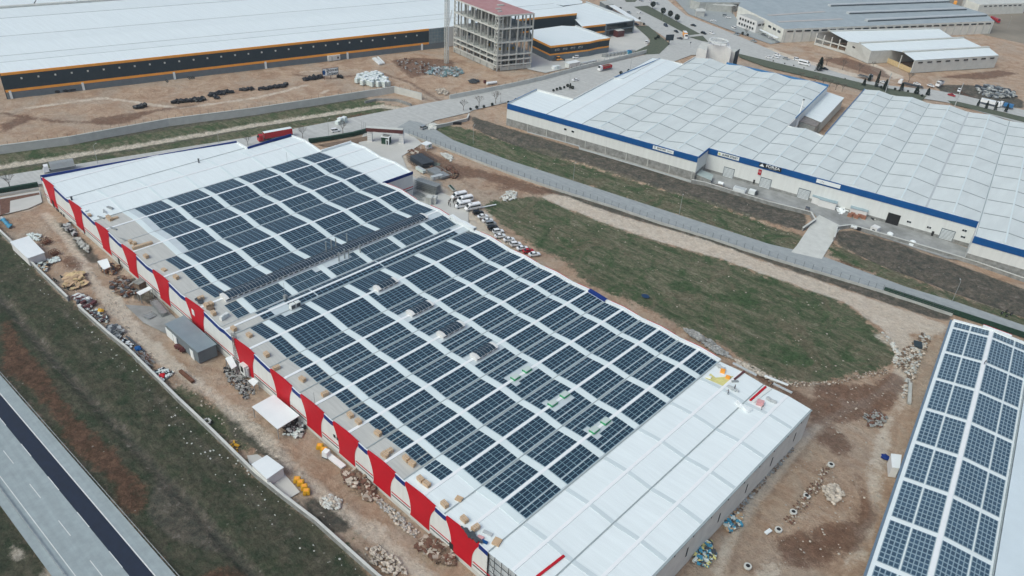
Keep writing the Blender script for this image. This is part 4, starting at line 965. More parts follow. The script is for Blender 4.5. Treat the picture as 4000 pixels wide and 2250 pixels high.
b = MB(); b.bar((a.x+nn.x*.2, a.y+nn.y*.2, 4.4), (c.x+nn.x*.2, c.y+nn.y*.2, 4.4), .5, 8.8); o = b.build('glass_front', M['glass'], B3)
b = MB()
for z in (.5, 4.5, 8.8): b.bar((a.x+nn.x*.5, a.y+nn.y*.5, z), (c.x+nn.x*.5, c.y+nn.y*.5, z), .3, .7)
for s_ in (0, 1): q_ = a+(c-a)*s_; b.box((q_.x+nn.x*.5, q_.y+nn.y*.5, 0), (.8, .8, 9.1), math.atan2(d.y, d.x))
b.build('front_frame', M['greyp'], o)
q_ = a+(c-a)*.42+nn*2.5; b = MB(); b.box((q_.x, q_.y, 0), (6.5, 4.5, 4.4), math.atan2(d.y, d.x), 0, 1); b.build('porch', [M['maroon'], M['concl']], B3)
b = MB(); q0, q1 = Vector(P[2]), Vector(P[3]); b.bar((q0.x, q0.y, 9.3), (q1.x, q1.y, 9.3), .8, 1.2); b.build('parapet', M['lgutter'], B3)
shed('carport', 'long narrow white carport roof behind the glass showroom', [(2373,19),(2400,20),(2506,84),(2478,82)], 0, 4.5, M['steel'], M['white'], 'carport', legs=True)
b3 = shed('gate_office', 'small flat roofed office at the top of the showroom carport', [(2342,4),(2375,2),(2398,17),(2367,20)], 0, 5, M['greyp'], M['conc'], 'building')
# ------------------------------------------------------------------ unfinished frame building
FB = thing('concrete_frame_building', 'unfinished multi-storey concrete skeleton with a reddish flat roof', 'building', G(1940, 278))
C0 = Vector(G2(1940, 278)); C1 = Vector(G2(2071, 265)); C2 = Vector(G2(1774, 203)); HT = 32.8
e1 = (C1-C0).normalized(); e2 = (C2-C0).normalized(); La = (C1-C0).length; Lb = (C2-C0).length
fp = lambda s, t, z=0: (C0.x+e1.x*s+e2.x*t, C0.y+e1.y*s+e2.y*t, z)
LV = [3.6, 6.6, 9.6, 17.2, 25.2, HT]
nA, nB = 4, 6
As = [2.6+(La-2.6)*k/nA for k in range(nA+1)]; Bs = [0]+[3.0+(Lb-3.0)*k/nB for k in range(nB+1)]
ang = math.atan2(e1.y, e1.x)
for i, s_ in enumerate([0]+As):
    for j, t_ in enumerate(Bs):
        if i in (3,) and 0 < j < nB+1: continue
        b = MB(); b.box(fp(s_, t_), (.75, .75, HT-.3), ang); b.build('column', M['conc'], FB)
for k, z in enumerate(LV):
    b = MB(); top = k == len(LV)-1
    b.prism([fp(-.3, -.3)[:2], fp(La+.3, -.3)[:2], fp(La+.3, Lb+.3)[:2], fp(-.3, Lb+.3)[:2]], z-.4, z, 0, 1 if top else 0, True)
    if k in (0,): continue
    b.build('floor_slab', [M['conc'], M['redroof'] if top else M['conc']], FB)
b = MB()
for z in LV: b.bar(fp(0, -.35, z-.3), fp(La, -.35, z-.3), .3, .8); b.bar(fp(-.35, 0, z-.3), fp(-.35, Lb, z-.3), .3, .8)
b.build('edge_beams', M['concl'], FB)
b = MB()
for s_ in (0, 2.6):
    for z in np.arange(2, HT, 2.6): b.bar(fp(0, -.45, z), fp(2.6, -.45, z), .25, .25); b.bar(fp(-.45, 0, z), fp(-.45, 3, z), .25, .25); b.bar(fp(-.45, 0, z), fp(-.45, 3, z+2.4), .2, .2)
    break
for z in np.arange(2, HT, 2.6): b.bar(fp(-.45, Lb-3, z), fp(-.45, Lb, z+2.4), .2, .2); b.bar(fp(-.45, Lb-3, z), fp(-.45, Lb, z), .2, .2)
b.build('bracing', M['concl'], FB)
b = MB(); b.box(fp(La*.5, 6.5, 17.3), (La*.7, .25, 5), ang); b.box(fp(La*.5, 12, 0), (La*.9, .25, 9), ang); b.box(fp(La*.3, Lb*.6, 9.6), (.3, Lb*.4, 7), ang); b.box(fp(6, Lb*.5, 17.2), (.3, Lb*.3, 4), ang); b.box(fp(La*.5, Lb*.55, 25.2), (La*.85, .3, 7), ang); b.box(fp(La*.6, Lb*.5, 25.2), (.3, Lb*.8, 7), ang)
b.build('partition', M['concd'], FB)
for k in range(nA): MB().box(fp((As[k]+As[k+1])/2, .1, 0), ((As[k+1]-As[k])-.9, .2, 2.4), ang).build('infill_wall', M['conc'], FB)
for k in range(1, nB+1): MB().bar(fp(.1, Bs[k]+.4, 1.6), fp(.1, Bs[k+1]-.4, 1.6), .2, 3.2).build('infill_wall', M['conc'], FB)
b = MB()
for s_ in (8, 13, 17):
    for t_ in (9, 20): b.box(fp(s_, t_, 9.7), (.9, .9, 1.4), ang)
b.build('yellow_jack', M['yellow'], FB)
for (s_, t_, w, l) in ((9, 14, 3, 2), (16, 22, 4, 2.5), (6, 8, 2.4, 1.6)): MB().box(fp(s_, t_, HT+.02), (w, l, .5), ang).build('roof_debris', M['conc'], FB)
# hoist mast
TC = thing('hoist_mast', 'tall grey lattice mast standing in front of the concrete frame', 'mast', G(1744, 246)); p = G(1744, 246); b = MB(); w = .9
for (i, j) in ((-1, -1), (1, -1), (1, 1), (-1, 1)): b.bar((p.x+i*w, p.y+j*w, 0), (p.x+i*w, p.y+j*w, 40), .28, .28)
cs = [(-1, -1), (1, -1), (1, 1), (-1, 1)]
for k in range(24):
    z = k*1.67
    for a_ in range(4):
        i, j = cs[a_]; u, v = cs[(a_+1) % 4]
        b.bar((p.x+i*w, p.y+j*w, z), (p.x+u*w, p.y+v*w, z), .15, .15); b.bar((p.x+i*w, p.y+j*w, z), (p.x+u*w, p.y+v*w, z+1.67), .13, .13)
b.build('lattice', M['concl'], TC)
b = MB(); b.bar((p.x+1.2, p.y+.3, 8), (p.x+1.1, p.y+.4, 22), .5, .3); b.bar((p.x+1.2, p.y+.8, 24), (p.x+2.4, p.y+1.8, 32), .5, .4); b.build('hanging_sheet', M['white'], TC)
# ------------------------------------------------------------------ top right buildings
def blockpx(name, label, pts, z, m, roofm, cat='building', faces_win=None):
    t = thing(name, label, cat, G(sum(p[0] for p in pts)/len(pts), sum(p[1] for p in pts)/len(pts)+10)); P = [G2(x, y, z) for x, y in pts]
    b = MB(); b.prism(P, -.5, z-.05, 0, 1); b.build('walls', [m, roofm], t); return t, P
def wallwin(t, a, c, z, w, h, n, m=M['glass'], off=.25, marg=.08, pier=True):
    a, c = Vector(a), Vector(c); L = (c-a).length; d = (c-a)/L; cen = t.location.to_2d(); nn = Vector((d.y, -d.x))
    if nn.dot(CAM.to_2d()-a) < 0: nn = -nn
    for k in range(n):
        p = a+d*(L*(marg+(1-2*marg)*(k+.5)/n))+nn*off; MB().box((p.x, p.y, z), (w, .15, h), math.atan2(d.y, d.x)).build('window', m, t)
    if pier:
        for k in range(n+1):
            p = a+d*(L*(marg+(1-2*marg)*k/n))+nn*off; MB().box((p.x, p.y, 0), (.6, .3, z+h+.6), math.atan2(d.y, d.x)).build('pier', M['concl'], t)
greyt = mat('grey_tile_roof', (.27, .32, .35), .8, .12, .15, col2=(.36, .41, .43), detail=9)
H1, P = blockpx('ribbon_window_hall', 'huge grey-blue roofed hall with a long row of windows at the upper right', [(3063,113),(3420,99),(3885,82),(3850,52),(3700,8),(3560,-25),(2895,5),(2885,22),(2998,78)], 9.5, M['wallb'], greyt)
wallwin(H1, P[0], P[2], 7.2, 5.2, 1.0, 26, marg=.01)
for (x0_, y0_, x1_, y1_) in ((3240,20,3705,4),(3312,50,3770,34),(3384,79,3850,58)):
    b = MB(); a, c = G(x0_, y0_, 10.3), G(x1_, y1_, 10.3); b.bar(a, c, 3.4, 1.6); o = b.build('roof_monitor', M['lgutter'], H1); b = MB(); n = 16
    dd = (c-a).normalized(); nn = Vector((dd.y, -dd.x, 0)); nn = nn if nn.dot(CAM-a) > 0 else -nn
    b.bar(a+nn*1.72+Vector((0, 0, -.2)), c+nn*1.72+Vector((0, 0, -.2)), .1, .7); b.build('monitor_windows', M['charcoal'], o)
for (x0_, y0_, x1_, y1_) in ((3000,60,3220,45),(3040,85,3290,74)):
    b = MB(); b.bar(G(x0_, y0_, 9.6), G(x1_, y1_, 9.6), 3.5, .12); b.build('pink_roof_strip', mat('faded_roof', (.42, .40, .39), .8, .1, .3), H1)
a, c = Vector(P[0]), Vector(P[8]); wallwin(H1, a, c, 5.5, 4.0, 1.4, 3, pier=False)
H2, P = blockpx('white_office', 'two storey white office with small windows in front of the grey-blue hall', [(2885,55),(2959,83),(2997,78),(2926,54)], 8.5, M['white2'], M['conc'])
wallwin(H2, P[0], P[1], 5.2, 1.6, 1.6, 6, pier=False); wallwin(H2, P[0], P[1], 1.6, 1.6, 1.6, 6, pier=False); wallwin(H2, P[1], P[2], 4.8, 3, 1.5, 2, pier=False)
shed('parking_canopy', 'slim white parking canopy beside the white office', [(2965,116),(2972,114),(3042,146),(3035,150)], 0, 3.6, M['steel'], M['white'], 'carport', legs=True)
# unfinished three gabled hall
H3 = thing('gabled_hall', 'three gabled unfinished hall with white roofs and bare concrete walls', 'building', G(3550, 230))
def gable(pts, z, open_=False):
    "pts: left front eave, ridge front, right front eave, right back eave, ridge back, left back"
    zs_ = [z, z+2.0, z, z, z+2.0, z]; P = [G(x, y, q_) for (x, y), q_ in zip(pts, zs_)]
    b = MB(); b.face([P[0], P[1], P[4], P[5]]); b.face([P[1], P[2], P[3], P[4]]); b.build('roof', M['roofwhite'], H3)
    w = MB()
    if not open_: w.face([(P[0].x, P[0].y, 0), (P[2].x, P[2].y, 0), P[2]-Vector((0, 0, .1)), P[1]-Vector((0, 0, .1)), P[0]-Vector((0, 0, .1))])
    w.face([(P[2].x, P[2].y, 0), (P[3].x, P[3].y, 0), P[3]-Vector((0, 0, .1)), P[2]-Vector((0, 0, .1))]); w.face([(P[3].x, P[3].y, 0), (P[5].x, P[5].y, 0), P[5], P[4], P[3]][::1]); w.face([(P[5].x, P[5].y, 0), (P[0].x, P[0].y, 0), P[0], P[5]])
    w.build('wall', M['concl'], H3)
    b = MB(); b.bar(P[1]+Vector((0, 0, .3)), P[4]+Vector((0, 0, .3)), 1.6, .7); b.build('ridge_vent', M['concl'], H3)
    return P
P1 = gable([(3194,128),(3240,122),(3314,162),(3720,145),(3668,112),(3615,108)], 8.5, True)
P2_ = gable([(3314,162),(3358,169),(3404,199),(3835,182),(3762,148),(3716,144)], 8.5)
P3 = gable([(3478,195),(3528,204),(3573,236),(3902,216),(3862,185),(3828,182)], 8.5, True)
n = 9; wallwin(H3, P3[2].to_2d(), P3[3].to_2d(), 6.4, 3.8, .9, n, marg=.02, pier=False); wallwin(H3, P2_[0].to_2d(), P2_[2].to_2d(), 6.0, 2.6, .9, 2, pier=False)
a, c = P3[0].to_2d(), P3[2].to_2d(); b = MB(); b.bar((a.x, a.y, 1.6), (c.x, c.y, 1.6), .3, 3.2); b.build('plywood_hoarding', M['woody'], H3)
for k in range(5):
    p = P1[0].to_2d().lerp(P1[2].to_2d(), k/4); b = MB(); b.box((p.x, p.y, 0), (.7, .7, 8.3)); b.build('column', M['concl'], H3)
a, c = P1[0].to_2d(), P1[2].to_2d(); b = MB(); b.bar((a.x, a.y, 4.6), (c.x, c.y, 4.6), .5, .8); b.bar((a.x, a.y, .8), (c.x, c.y, .8), .5, 1.6); b.build('edge_beam', M['concl'], H3)
for k in range(3):
    p = P3[0].to_2d().lerp(P3[2].to_2d(), k/2); b = MB(); b.box((p.x, p.y, 0), (.5, .5, 8.4)); b.build('column', M['concl'], H3)
H4, P = blockpx('corner_hall', 'pale hall with small high windows in the top right corner', [(3827,18),(4010,12),(4060,-30),(3770,-20),(3775,0)], 8.5, M['wallb'], M['concl']); wallwin(H4, P[0], P[1], 6.6, 3.2, .8, 8, pier=False)
H5, P = blockpx('far_sheds', 'grey flat roofed buildings at the top edge above the avenue', [(2735,8),(3050,10),(3145,12),(3130,-40),(2700,-40),(2700,0)], 6.5, M['conc'], greyt); wallwin(H5, P[0], P[1], 3.8, 4, 1.2, 8)
H6, P = blockpx('far_white_shed', 'low pale building with flat roof left of the grey hall at the top', [(2742,14),(2860,24),(2880,20),(2760,5)], 5, M['conc'], M['concl'])
kk = shed('round_roof_kiosk', 'small octagonal guard kiosk with overhanging white roof by the avenue', [(2717,38),(2722,33),(2745,33),(2757,38),(2755,45),(2720,45)], 0, 4.0, M['concl'], M['concl'], 'kiosk')
# top left roofs
hz = [('wide_white_shed', 'white low pitched shed at the far upper left corner', [(-40,72),(105,58),(140,-2),(160,-30),(-60,-30)], 9),
      ('wide_white_shed', 'white low pitched shed second from the upper left corner', [(118,58),(200,50),(282,45),(300,-2),(310,-30),(160,-30),(142,0)], 9),
      ('wide_white_shed', 'white low pitched shed third from the upper left corner', [(286,45),(360,36),(440,41),(458,-2),(470,-30),(320,-30),(302,0)], 9),
      ('far_roof', 'white roof with grey end wall at the top edge left of centre', [(625,24),(700,12),(762,22),(770,0),(775,-20),(640,-20)], 8)]
for nm, lb, pts, z in hz: blockpx(nm, lb, pts, z, M['concd'], M['roofwhite'], 'shed')
blockpx('far_yard_building', 'grey building block between white roofs at the top edge', [(460,40),(485,40),(490,12),(470,8)], 6, M['concd'], M['conc']); blockpx('far_yard_building', 'second grey building block between white roofs at the top edge', [(525,36),(560,34),(560,12),(530,12)], 6, M['concd'], M['conc'])
blockpx('far_roof', 'grey sheet roof at the top edge above the long warehouse', [(765,16),(900,10),(905,-10),(770,-8)], 6, M['concd'], M['conc'], 'shed')
blockpx('far_roof', 'white hall roof with charcoal side at the top above the orange annex', [(2180,18),(2200,22),(2275,13),(2275,4),(2225,-15),(2000,-30),(2060,-5)], 9, M['charcoal'], M['roofwhite'], 'shed')
# ------------------------------------------------------------------ linear walls and fences
def wall_line(name, label, cat, pts, h, w, m, top=None, closed=False, z0=-.6, capw=.0, part='wall'):
    P = [G2(*p) for p in pts]; c = P[len(P)//2]; t = thing(name, label, cat, (c[0], c[1], 0)); b = MB()
    for a, q in zip(P[:-1], P[1:]): b.bar((*a, (h+z0)/2), (*q, (h+z0)/2), w, h-z0)
    b.build(part, m, t)
    if top:
        b = MB()
        for a, q in zip(P[:-1], P[1:]): b.bar((*a, h+.04), (*q, h+.04), w+.25, .1)
        b.build('coping', top, t)
    return t, P
def posts(t, P, step, h, r, m, z=0, cap=99, name='fence_post', rail=None):
    n = 0; px_ = None
    mesh = None
    for a, q in zip(P[:-1], P[1:]):
        a, q = Vector(a), Vector(q); L = (q-a).length; k = max(1, round(L/step))
        for i in range(k):
            if n >= cap: return
            p = a+(q-a)*(i/k)
            if mesh is None:
                o = MB().box((0, 0, 0), (r, r, h)).build(name, m); mesh = o
            else:
                o = mesh.copy(); COL.objects.link(o)
            o.parent = t; o.location = Vector((p.x, p.y, z))-t.location; n += 1
    if rail:
        b = MB()
        for a, q in zip(P[:-1], P[1:]):
            for zz in rail: b.bar((*a, zz), (*q, zz), .04, .04)
        b.build('wire_rails', M['mesh'], t)
t, P = wall_line('street_fence', 'long low concrete wall with wire fence posts along the service street', 'fence', [(1598,527),(1683,560),(1860,630),(2000,683),(2222,757),(2388,808),(2582,873),(2782,934),(3000,1006),(3388,1123),(3446,1140),(3720,1232)], .7, .3, M['conc'])
posts(t, P, 3.2, 2.3, .10, M['steeld'], .6, 98, rail=(1.3, 2.1, 2.8))
b = MB(); a, q = G2(3450, 1138), G2(4040, 1332); c = G2(3700, 1220)
t = thing('green_screen_fence', 'dark green screen fence along the street above the right solar shed', 'fence', (*c, 0)); b.bar((*a, 1.0), (*q, 1.0), .35, 2.0).build('screen', M['hedge'], t)
t, P = wall_line('yard_wall', 'long tall pale concrete wall below the brown dirt yard at the left', 'wall', [(-90,611),(0,598),(272,562),(660,490),(1000,446),(1400,383),(1540,361),(1648,388)], 3.4, .5, M['concl'], M['concl'])
posts(t, P, 3.6, 1.6, .09, M['steeld'], 3.4, 98)
t, P = wall_line('yard_wall', 'lower pale wall beside the main road right of the dirt gateway', 'wall', [(1755,388),(2000,340),(2120,312),(2272,270),(2400,240),(2524,208)], 2.3, .4, M['concl'], M['concl'])
posts(t, P, 5, 1.3, .09, M['steeld'], 2.3, 60)
wall_line('canal_wall', 'stone retaining wall at the bend of the gravel ditch', 'wall', [(1425,401),(1470,391),(1550,393),(1606,412)], .9, .8, M['concd'])
wall_line('ditch_wall', 'thin pale rim wall under the left blue factory facade', 'wall', [(2262,580),(2450,634),(2699,710)], .7, .45, M['conc'])
wall_line('ditch_wall', 'stone ditch wall in front of the forecourt left of the access road', 'wall', [(2700,712),(2753,722),(3000,797),(3165,838),(3182,867),(3134,900)], 1.3, .5, M['concd'], M['concl'])
wall_line('ditch_wall', 'stone ditch wall in front of the forecourt right of the access road', 'wall', [(3256,937),(3267,895),(3322,888),(3543,952),(3800,1030),(4060,1120)], 1.3, .5, M['concd'], M['concl'])
wall_line('perimeter_wall', 'low weathered perimeter wall left of the broken gap in the lower left yard', 'wall', [(-120,770),(-40,860),(0,909),(60,966),(150,1060),(213,1121),(268,1174)], 1.5, .4, M['concd'], M['concl'])
wall_line('perimeter_wall', 'long low perimeter wall running from the gap to the bottom edge', 'wall', [(310,1209),(427,1314),(500,1372),(563,1434),(700,1570),(823,1686),(1000,1861),(1110,1950),(1233,2044),(1463,2250),(1560,2330)], 1.5, .42, M['concd'], M['concl'])
t, P = wall_line('garden_wall', 'low kerb wall at the end of the white factory near the street', 'wall', [(-60,775),(0,765),(152,740)], .8, .3, M['concl'])
P = [G2(*p) for p in ((-60,763),(0,752),(80,738),(150,726))]; b = MB()
for a, q in zip(P[:-1], P[1:]): b.bar((*a, .8), (*q, .8), 1.3, 1.6)
t = thing('hedge', 'dark clipped hedge along the road at the far left', 'hedge', (*P[1], 0)); b.build('foliage', M['hedge'], t)
P = [G2(*p) for p in ((1207,557),(1290,546),(1380,530),(1437,515))]; b = MB()
for a, q in zip(P[:-1], P[1:]): b.bar((*a, .9), (*q, .9), 1.4, 1.8)
t = thing('hedge', 'dark green screen hedge left of the entrance portal', 'hedge', (*P[1], 0)); b.build('foliage', M['hedge'], t)
sheet('brown_flower_bed', [(1240,566),(1438,531),(1440,548),(1300,575)], M['soilb'], .04); sheet('brown_flower_bed', [(0,800),(-40,790),(0,778),(152,752),(156,760),(40,785),(38,830),(0,842)], M['soilr'], .04)
# guard rails of the highway
for nm, yy, lb in (('guard_rail', -48.3, 'steel guard rail on the upper side of the highway'), ('guard_rail', -64.6, 'steel guard rail on the lower side of the highway')):
    t = thing(nm, lb, 'guard rail', (140, hy(140, yy), 0)); b = MB(); b.bar((-100, hy(-100, yy), .62), (330, hy(330, yy), .62), .08, .32); b.build('rail', M['steel'], t)
    posts(t, [(40, hy(40, yy)), (220, hy(220, yy))], 2.2, .7, .12, M['steel'], 0, 85, 'rail_post')
# ------------------------------------------------------------------ vehicles
def wheels(t, xs, w, r, z=None):
    me_ = None
    for x in xs:
        for s_ in (-1, 1):
            if me_ is None:
                b = MB(); b.tube((0, -.12, 0), (0, .12, 0), r, n=12); b.tube((0, -.125, 0), (0, .125, 0), r*.5, n=8, mi=1); o = b.build('wheel', [M['tyre'], M['steel']], t); me_ = o.data
            else: o = bpy.data.objects.new('wheel', me_); COL.objects.link(o); o.parent = t
            o.location = (x, s_*(w/2-.12), r)
def loft(prof, w, ins=0.0, taper=1.0):
    "side profile (x,z) -> body, with rounded edges: 3 layers across"
    b = MB(); n = len(prof); cx = sum(p[0] for p in prof)/n; cz = sum(p[1] for p in prof)/n
    L = [(-w/2, .93), (-w/2+.12, 1), (w/2-.12, 1), (w/2, .93)]
    for y, k in L:
        for x, z in prof: b.v.append((cx+(x-cx)*k, y, cz+(z-cz)*k))
    for j in range(3):
        for i in range(n):
            q = (i+1) % n; b.f.append((j*n+i, j*n+q, (j+1)*n+q, (j+1)*n+i)); b.m.append(0)
    b.f.append(tuple(range(n))); b.f.append(tuple(3*n+i for i in reversed(range(n)))); b.m += [0, 0]
    return b
def make_car(kind, paint):
    t = thing({'sedan': 'parked_car', 'suv': 'suv_car', 'mini': 'small_van'}[kind], 'car', 'car')
    L = {'sedan': 4.5, 'suv': 4.5, 'mini': 4.4}[kind]; Hh = {'sedan': 1.42, 'suv': 1.68, 'mini': 1.85}[kind]; w = 1.82; h = L/2; bz = {'sedan': .92, 'suv': 1.05, 'mini': 1.05}[kind]
    loft([(-h, .38), (-h+.03, bz-.1), (-h+.25, bz), (h-1.35, bz), (h-.25, bz-.16), (h, .62), (h-.03, .3), (-h+.1, .26)], w).build('body', paint, t)
    if kind == 'sedan': c = [(-h+.65, bz-.02), (-h+1.35, Hh-.05), (h-2.1, Hh-.05), (h-1.25, bz-.02)]
    elif kind == 'suv': c = [(-h+.12, bz-.02), (-h+.5, Hh-.06), (h-2.0, Hh-.06), (h-1.25, bz-.02)]
    else: c = [(-h+.08, bz-.02), (-h+.2, Hh-.06), (h-1.7, Hh-.06), (h-1.0, bz-.02)]
    loft(c, w-.22).build('windows', M['glass'], t)
    b = MB(); x0_, x1_ = c[1][0]-.02, c[2][0]+.04; b.box(((x0_+x1_)/2, 0, Hh-.07), (x1_-x0_, w-.3, .09))
    for s_ in (-1, 1):
        b.bar((c[0][0], s_*(w/2-.13), bz), (c[1][0], s_*(w/2-.15), Hh-.03), .07, .07); b.bar((c[3][0], s_*(w/2-.13), bz), (c[2][0], s_*(w/2-.15), Hh-.03), .07, .07); b.bar(((c[1][0]+c[2][0])/2, s_*(w/2-.11), bz), ((c[1][0]+c[2][0])/2, s_*(w/2-.13), Hh-.03), .09, .05)
    b.build('roof', paint, t)
    for s_ in (-1, 1):
        MB().box((h-.08, s_*.62, .6), (.1, .3, .14)).build('headlight', M['steel'], t); MB().box((-h+.04, s_*.66, .68), (.08, .26, .16)).build('tail_light', M['red'], t)
    wheels(t, (-h+.85, h-.85), w, .32); return t
def make_bus():
    t = thing('minibus', 'minibus', 'minibus'); h = 3.45; w = 2.05
    loft([(-h, .45), (-h, 2.35), (-h+.25, 2.68), (h-2.1, 2.68), (h-1.5, 2.45), (h-.85, 1.45), (h-.1, 1.15), (h, .7), (h-.05, .4)], w).build('body', M['carw'], t)
    for s_ in (-1, 1):
        MB().box((-.75, s_*(w/2-.02), 1.45), (4.6, .06, .62)).build('side_windows', M['glass'], t); MB().face([(2.0, s_*(w/2+.01), 1.35), (2.55, s_*(w/2+.01), 1.35), (2.1, s_*(w/2+.01), 2.0), (1.75, s_*(w/2+.01), 2.0)]).build('door_window', M['glass'], t)
        MB().box((2.55, s_*(w/2+.15), 1.35), (.12, .25, .3)).build('mirror', M['black'], t)
    b = MB(); b.face([(h-.86, -.85, 1.5), (h-.86, .85, 1.5), (h-1.5, .78, 2.40), (h-1.5, -.78, 2.40)]); b.v = [(x+.05, y, z+.03) for x, y, z in b.v]; b.build('windscreen', M['glass'], t)
    MB().box((.6, 0, 2.68), (.6, .6, .08)).build('roof_hatch', M['steel'], t); wheels(t, (-2.1, 2.25), w, .36); return t
proto = {}
def P_(k, f):
    if k not in proto: proto[k] = Placer(f())
    return proto[k]
paints = {'white': 'carw', 'black': 'carb', 'red': 'carr', 'silver': 'cars', 'blue-grey': 'card'}
def car(kind, color, x, y, dx, dy, label, group=None, s=1.0):
    "centre pixel on the ground and a second pixel offset giving the heading"
    a = G(x, y); b = G(x+dx, y+dy); rot = math.atan2(b.y-a.y, b.x-a.x)
    pl = P_((kind, color), (lambda: make_car(kind, M[paints[color]])) if kind != 'bus' else make_bus)
    return pl.put((a.x, a.y, .05), rot, label, group, s)
grp = 'cars parked in a row beside the white factory'
rowc = [('suv', 'black', 1868, 836, 'black car parked first in the row, next to the last minibus'), ('sedan', 'white', 1886, 850, 'white saloon just below the black car at the head of the row'),
        ('sedan', 'white', 1904, 866, 'white saloon second in the row with a person standing at its tail'), ('mini', 'silver', 1917, 879, 'silver boxy van parked between white saloon and black car'),
        ('suv', 'black', 1926, 895, 'black car parked between the silver van and a white car'), ('suv', 'white', 1946, 909, 'white car just below the second black car of the row'),
        ('sedan', 'white', 1953, 926, 'white saloon fifth from the near end of the parked row'), ('sedan', 'white', 1988, 940, 'white saloon above the white hatchback near the red car'),
        ('suv', 'white', 2014, 959, 'white hatchback with dark rear window, third above the red car'), ('sedan', 'white', 2040, 974, 'white saloon parked directly above the red car'),
        ('sedan', 'red', 2063, 985, 'red car near the end of the parked row'), ('sedan', 'white', 2087, 998, 'white saloon parked last, just below the red car')]
for k, c, x, y, lb in rowc: car(k, c, x, y, 30, -4, lb, grp)
for i, (x, y, lb) in enumerate(((1793, 773, 'white minibus furthest from the parked cars'), (1816, 788, 'white minibus second from the top of the group'), (1808, 809, 'white minibus with people standing at its nose'), (1846, 818, 'white minibus nearest to the row of parked cars'))):
    car('bus', 'white', x, y, -30, 6 if i != 2 else 5, lb, 'white minibuses by the factory')
rest_c = [('mini','white',1311,515,30,-4,'white van driving on the road above the entrance portal'),('sedan','white',1044,543,30,-5,'white saloon beside the red lorry'),('mini','silver',1656,503,24,-10,'silver van turning into the service street'),
 ('sedan','white',2247,316,-30,4,'white saloon alone on the main road below the dump truck'),('sedan','white',2497,53,-20,-6,'white saloon on the avenue behind the showroom carport'),('sedan','silver',2456,52,20,8,'silver car under the edge of the carport'),
 ('mini','blue-grey',2600,103,14,8,'dark blue van on the avenue left of the median trees'),('sedan','black',2641,126,14,8,'dark car just ahead of the orange lorry'),('sedan','blue-grey',2655,153,-20,-4,'dark grey car beside the orange lorry'),
 ('sedan','black',2708,102,20,5,'black car on the far carriageway above the median'),('suv','black',2748,133,20,6,'dark car beside a white one on the far carriageway'),('suv','white',2780,132,20,8,'white car beside a dark one above the tower ring'),
 ('sedan','silver',2877,137,20,6,'silver car in the lot below the white office'),('mini','white',2865,112,-20,-8,'white van parked below the two storey white office'),('sedan','white',2787,84,20,3,'white car at the kerb left of the white office'),
 ('suv','silver',2832,64,20,3,'silver car parked at the far end of the white office'),('sedan','white',2845,71,20,3,'white car parked at the corner of the white office'),('sedan','silver',2943,163,20,4,'silver saloon parked beside the avenue below the canopy'),
 ('sedan','white',3014,151,20,4,'white car parked under the slim canopy'),('sedan','silver',2985,137,20,6,'silver car half hidden under the slim canopy'),('sedan','white',3003,228,20,6,'white saloon at the left end of the avenue queue'),
 ('sedan','white',3030,226,20,5,'white saloon second in the avenue queue'),('suv','white',3036,218,20,5,'white car in the upper lane of the avenue queue'),('sedan','silver',3070,232,20,5,'silver car before the white van in the avenue queue'),
 ('mini','white',3112,236,20,5,'white van in the avenue queue above the large white van'),('sedan','black',3221,272,20,5,'black saloon on the avenue right of the large cypress'),('sedan','white',3450,325,20,5,'white car partly hidden behind cypresses on the avenue'),
 ('sedan','white',3581,331,20,4,'white saloon parked beside the flatbed lorry'),('sedan','white',3635,338,20,6,'white saloon parked left of the black topped pickup'),('sedan','red',3716,375,20,6,'dark red car at the median turning loop'),
 ('suv','white',3745,357,-3,8,'white car beside the bare tree and scrap heap'),('sedan','white',3092,755,20,6,'white saloon between two shutter doors of the blue factory'),('suv','blue-grey',3152,822,5,-14,'dark blue grey car at the ditch wall near the access road'),
 ('mini','white',2525,168,6,-14,'white van alone in the yard right of the annex'),('mini','white',2248,228,-24,2,'white van in front of the orange annex'),('sedan','blue-grey',2483,97,20,4,'blue car under the lower tip of the carport'),('sedan','white',2385,40,16,4,'white car in the shade behind the showroom'),
 ('sedan','silver',2504,4,14,5,'silver car at the top edge near the roundabout'),('suv','white',2539,8,6,-10,'white car at the top edge beside the first round tree'),('sedan','silver',2566,17,14,5,'silver car right of the first round tree')]
for a in rest_c: car(*a)
car('bus', 'white', 3141, 254, 30, 7, 'large white minibus at the right end of the avenue queue', s=1.15)
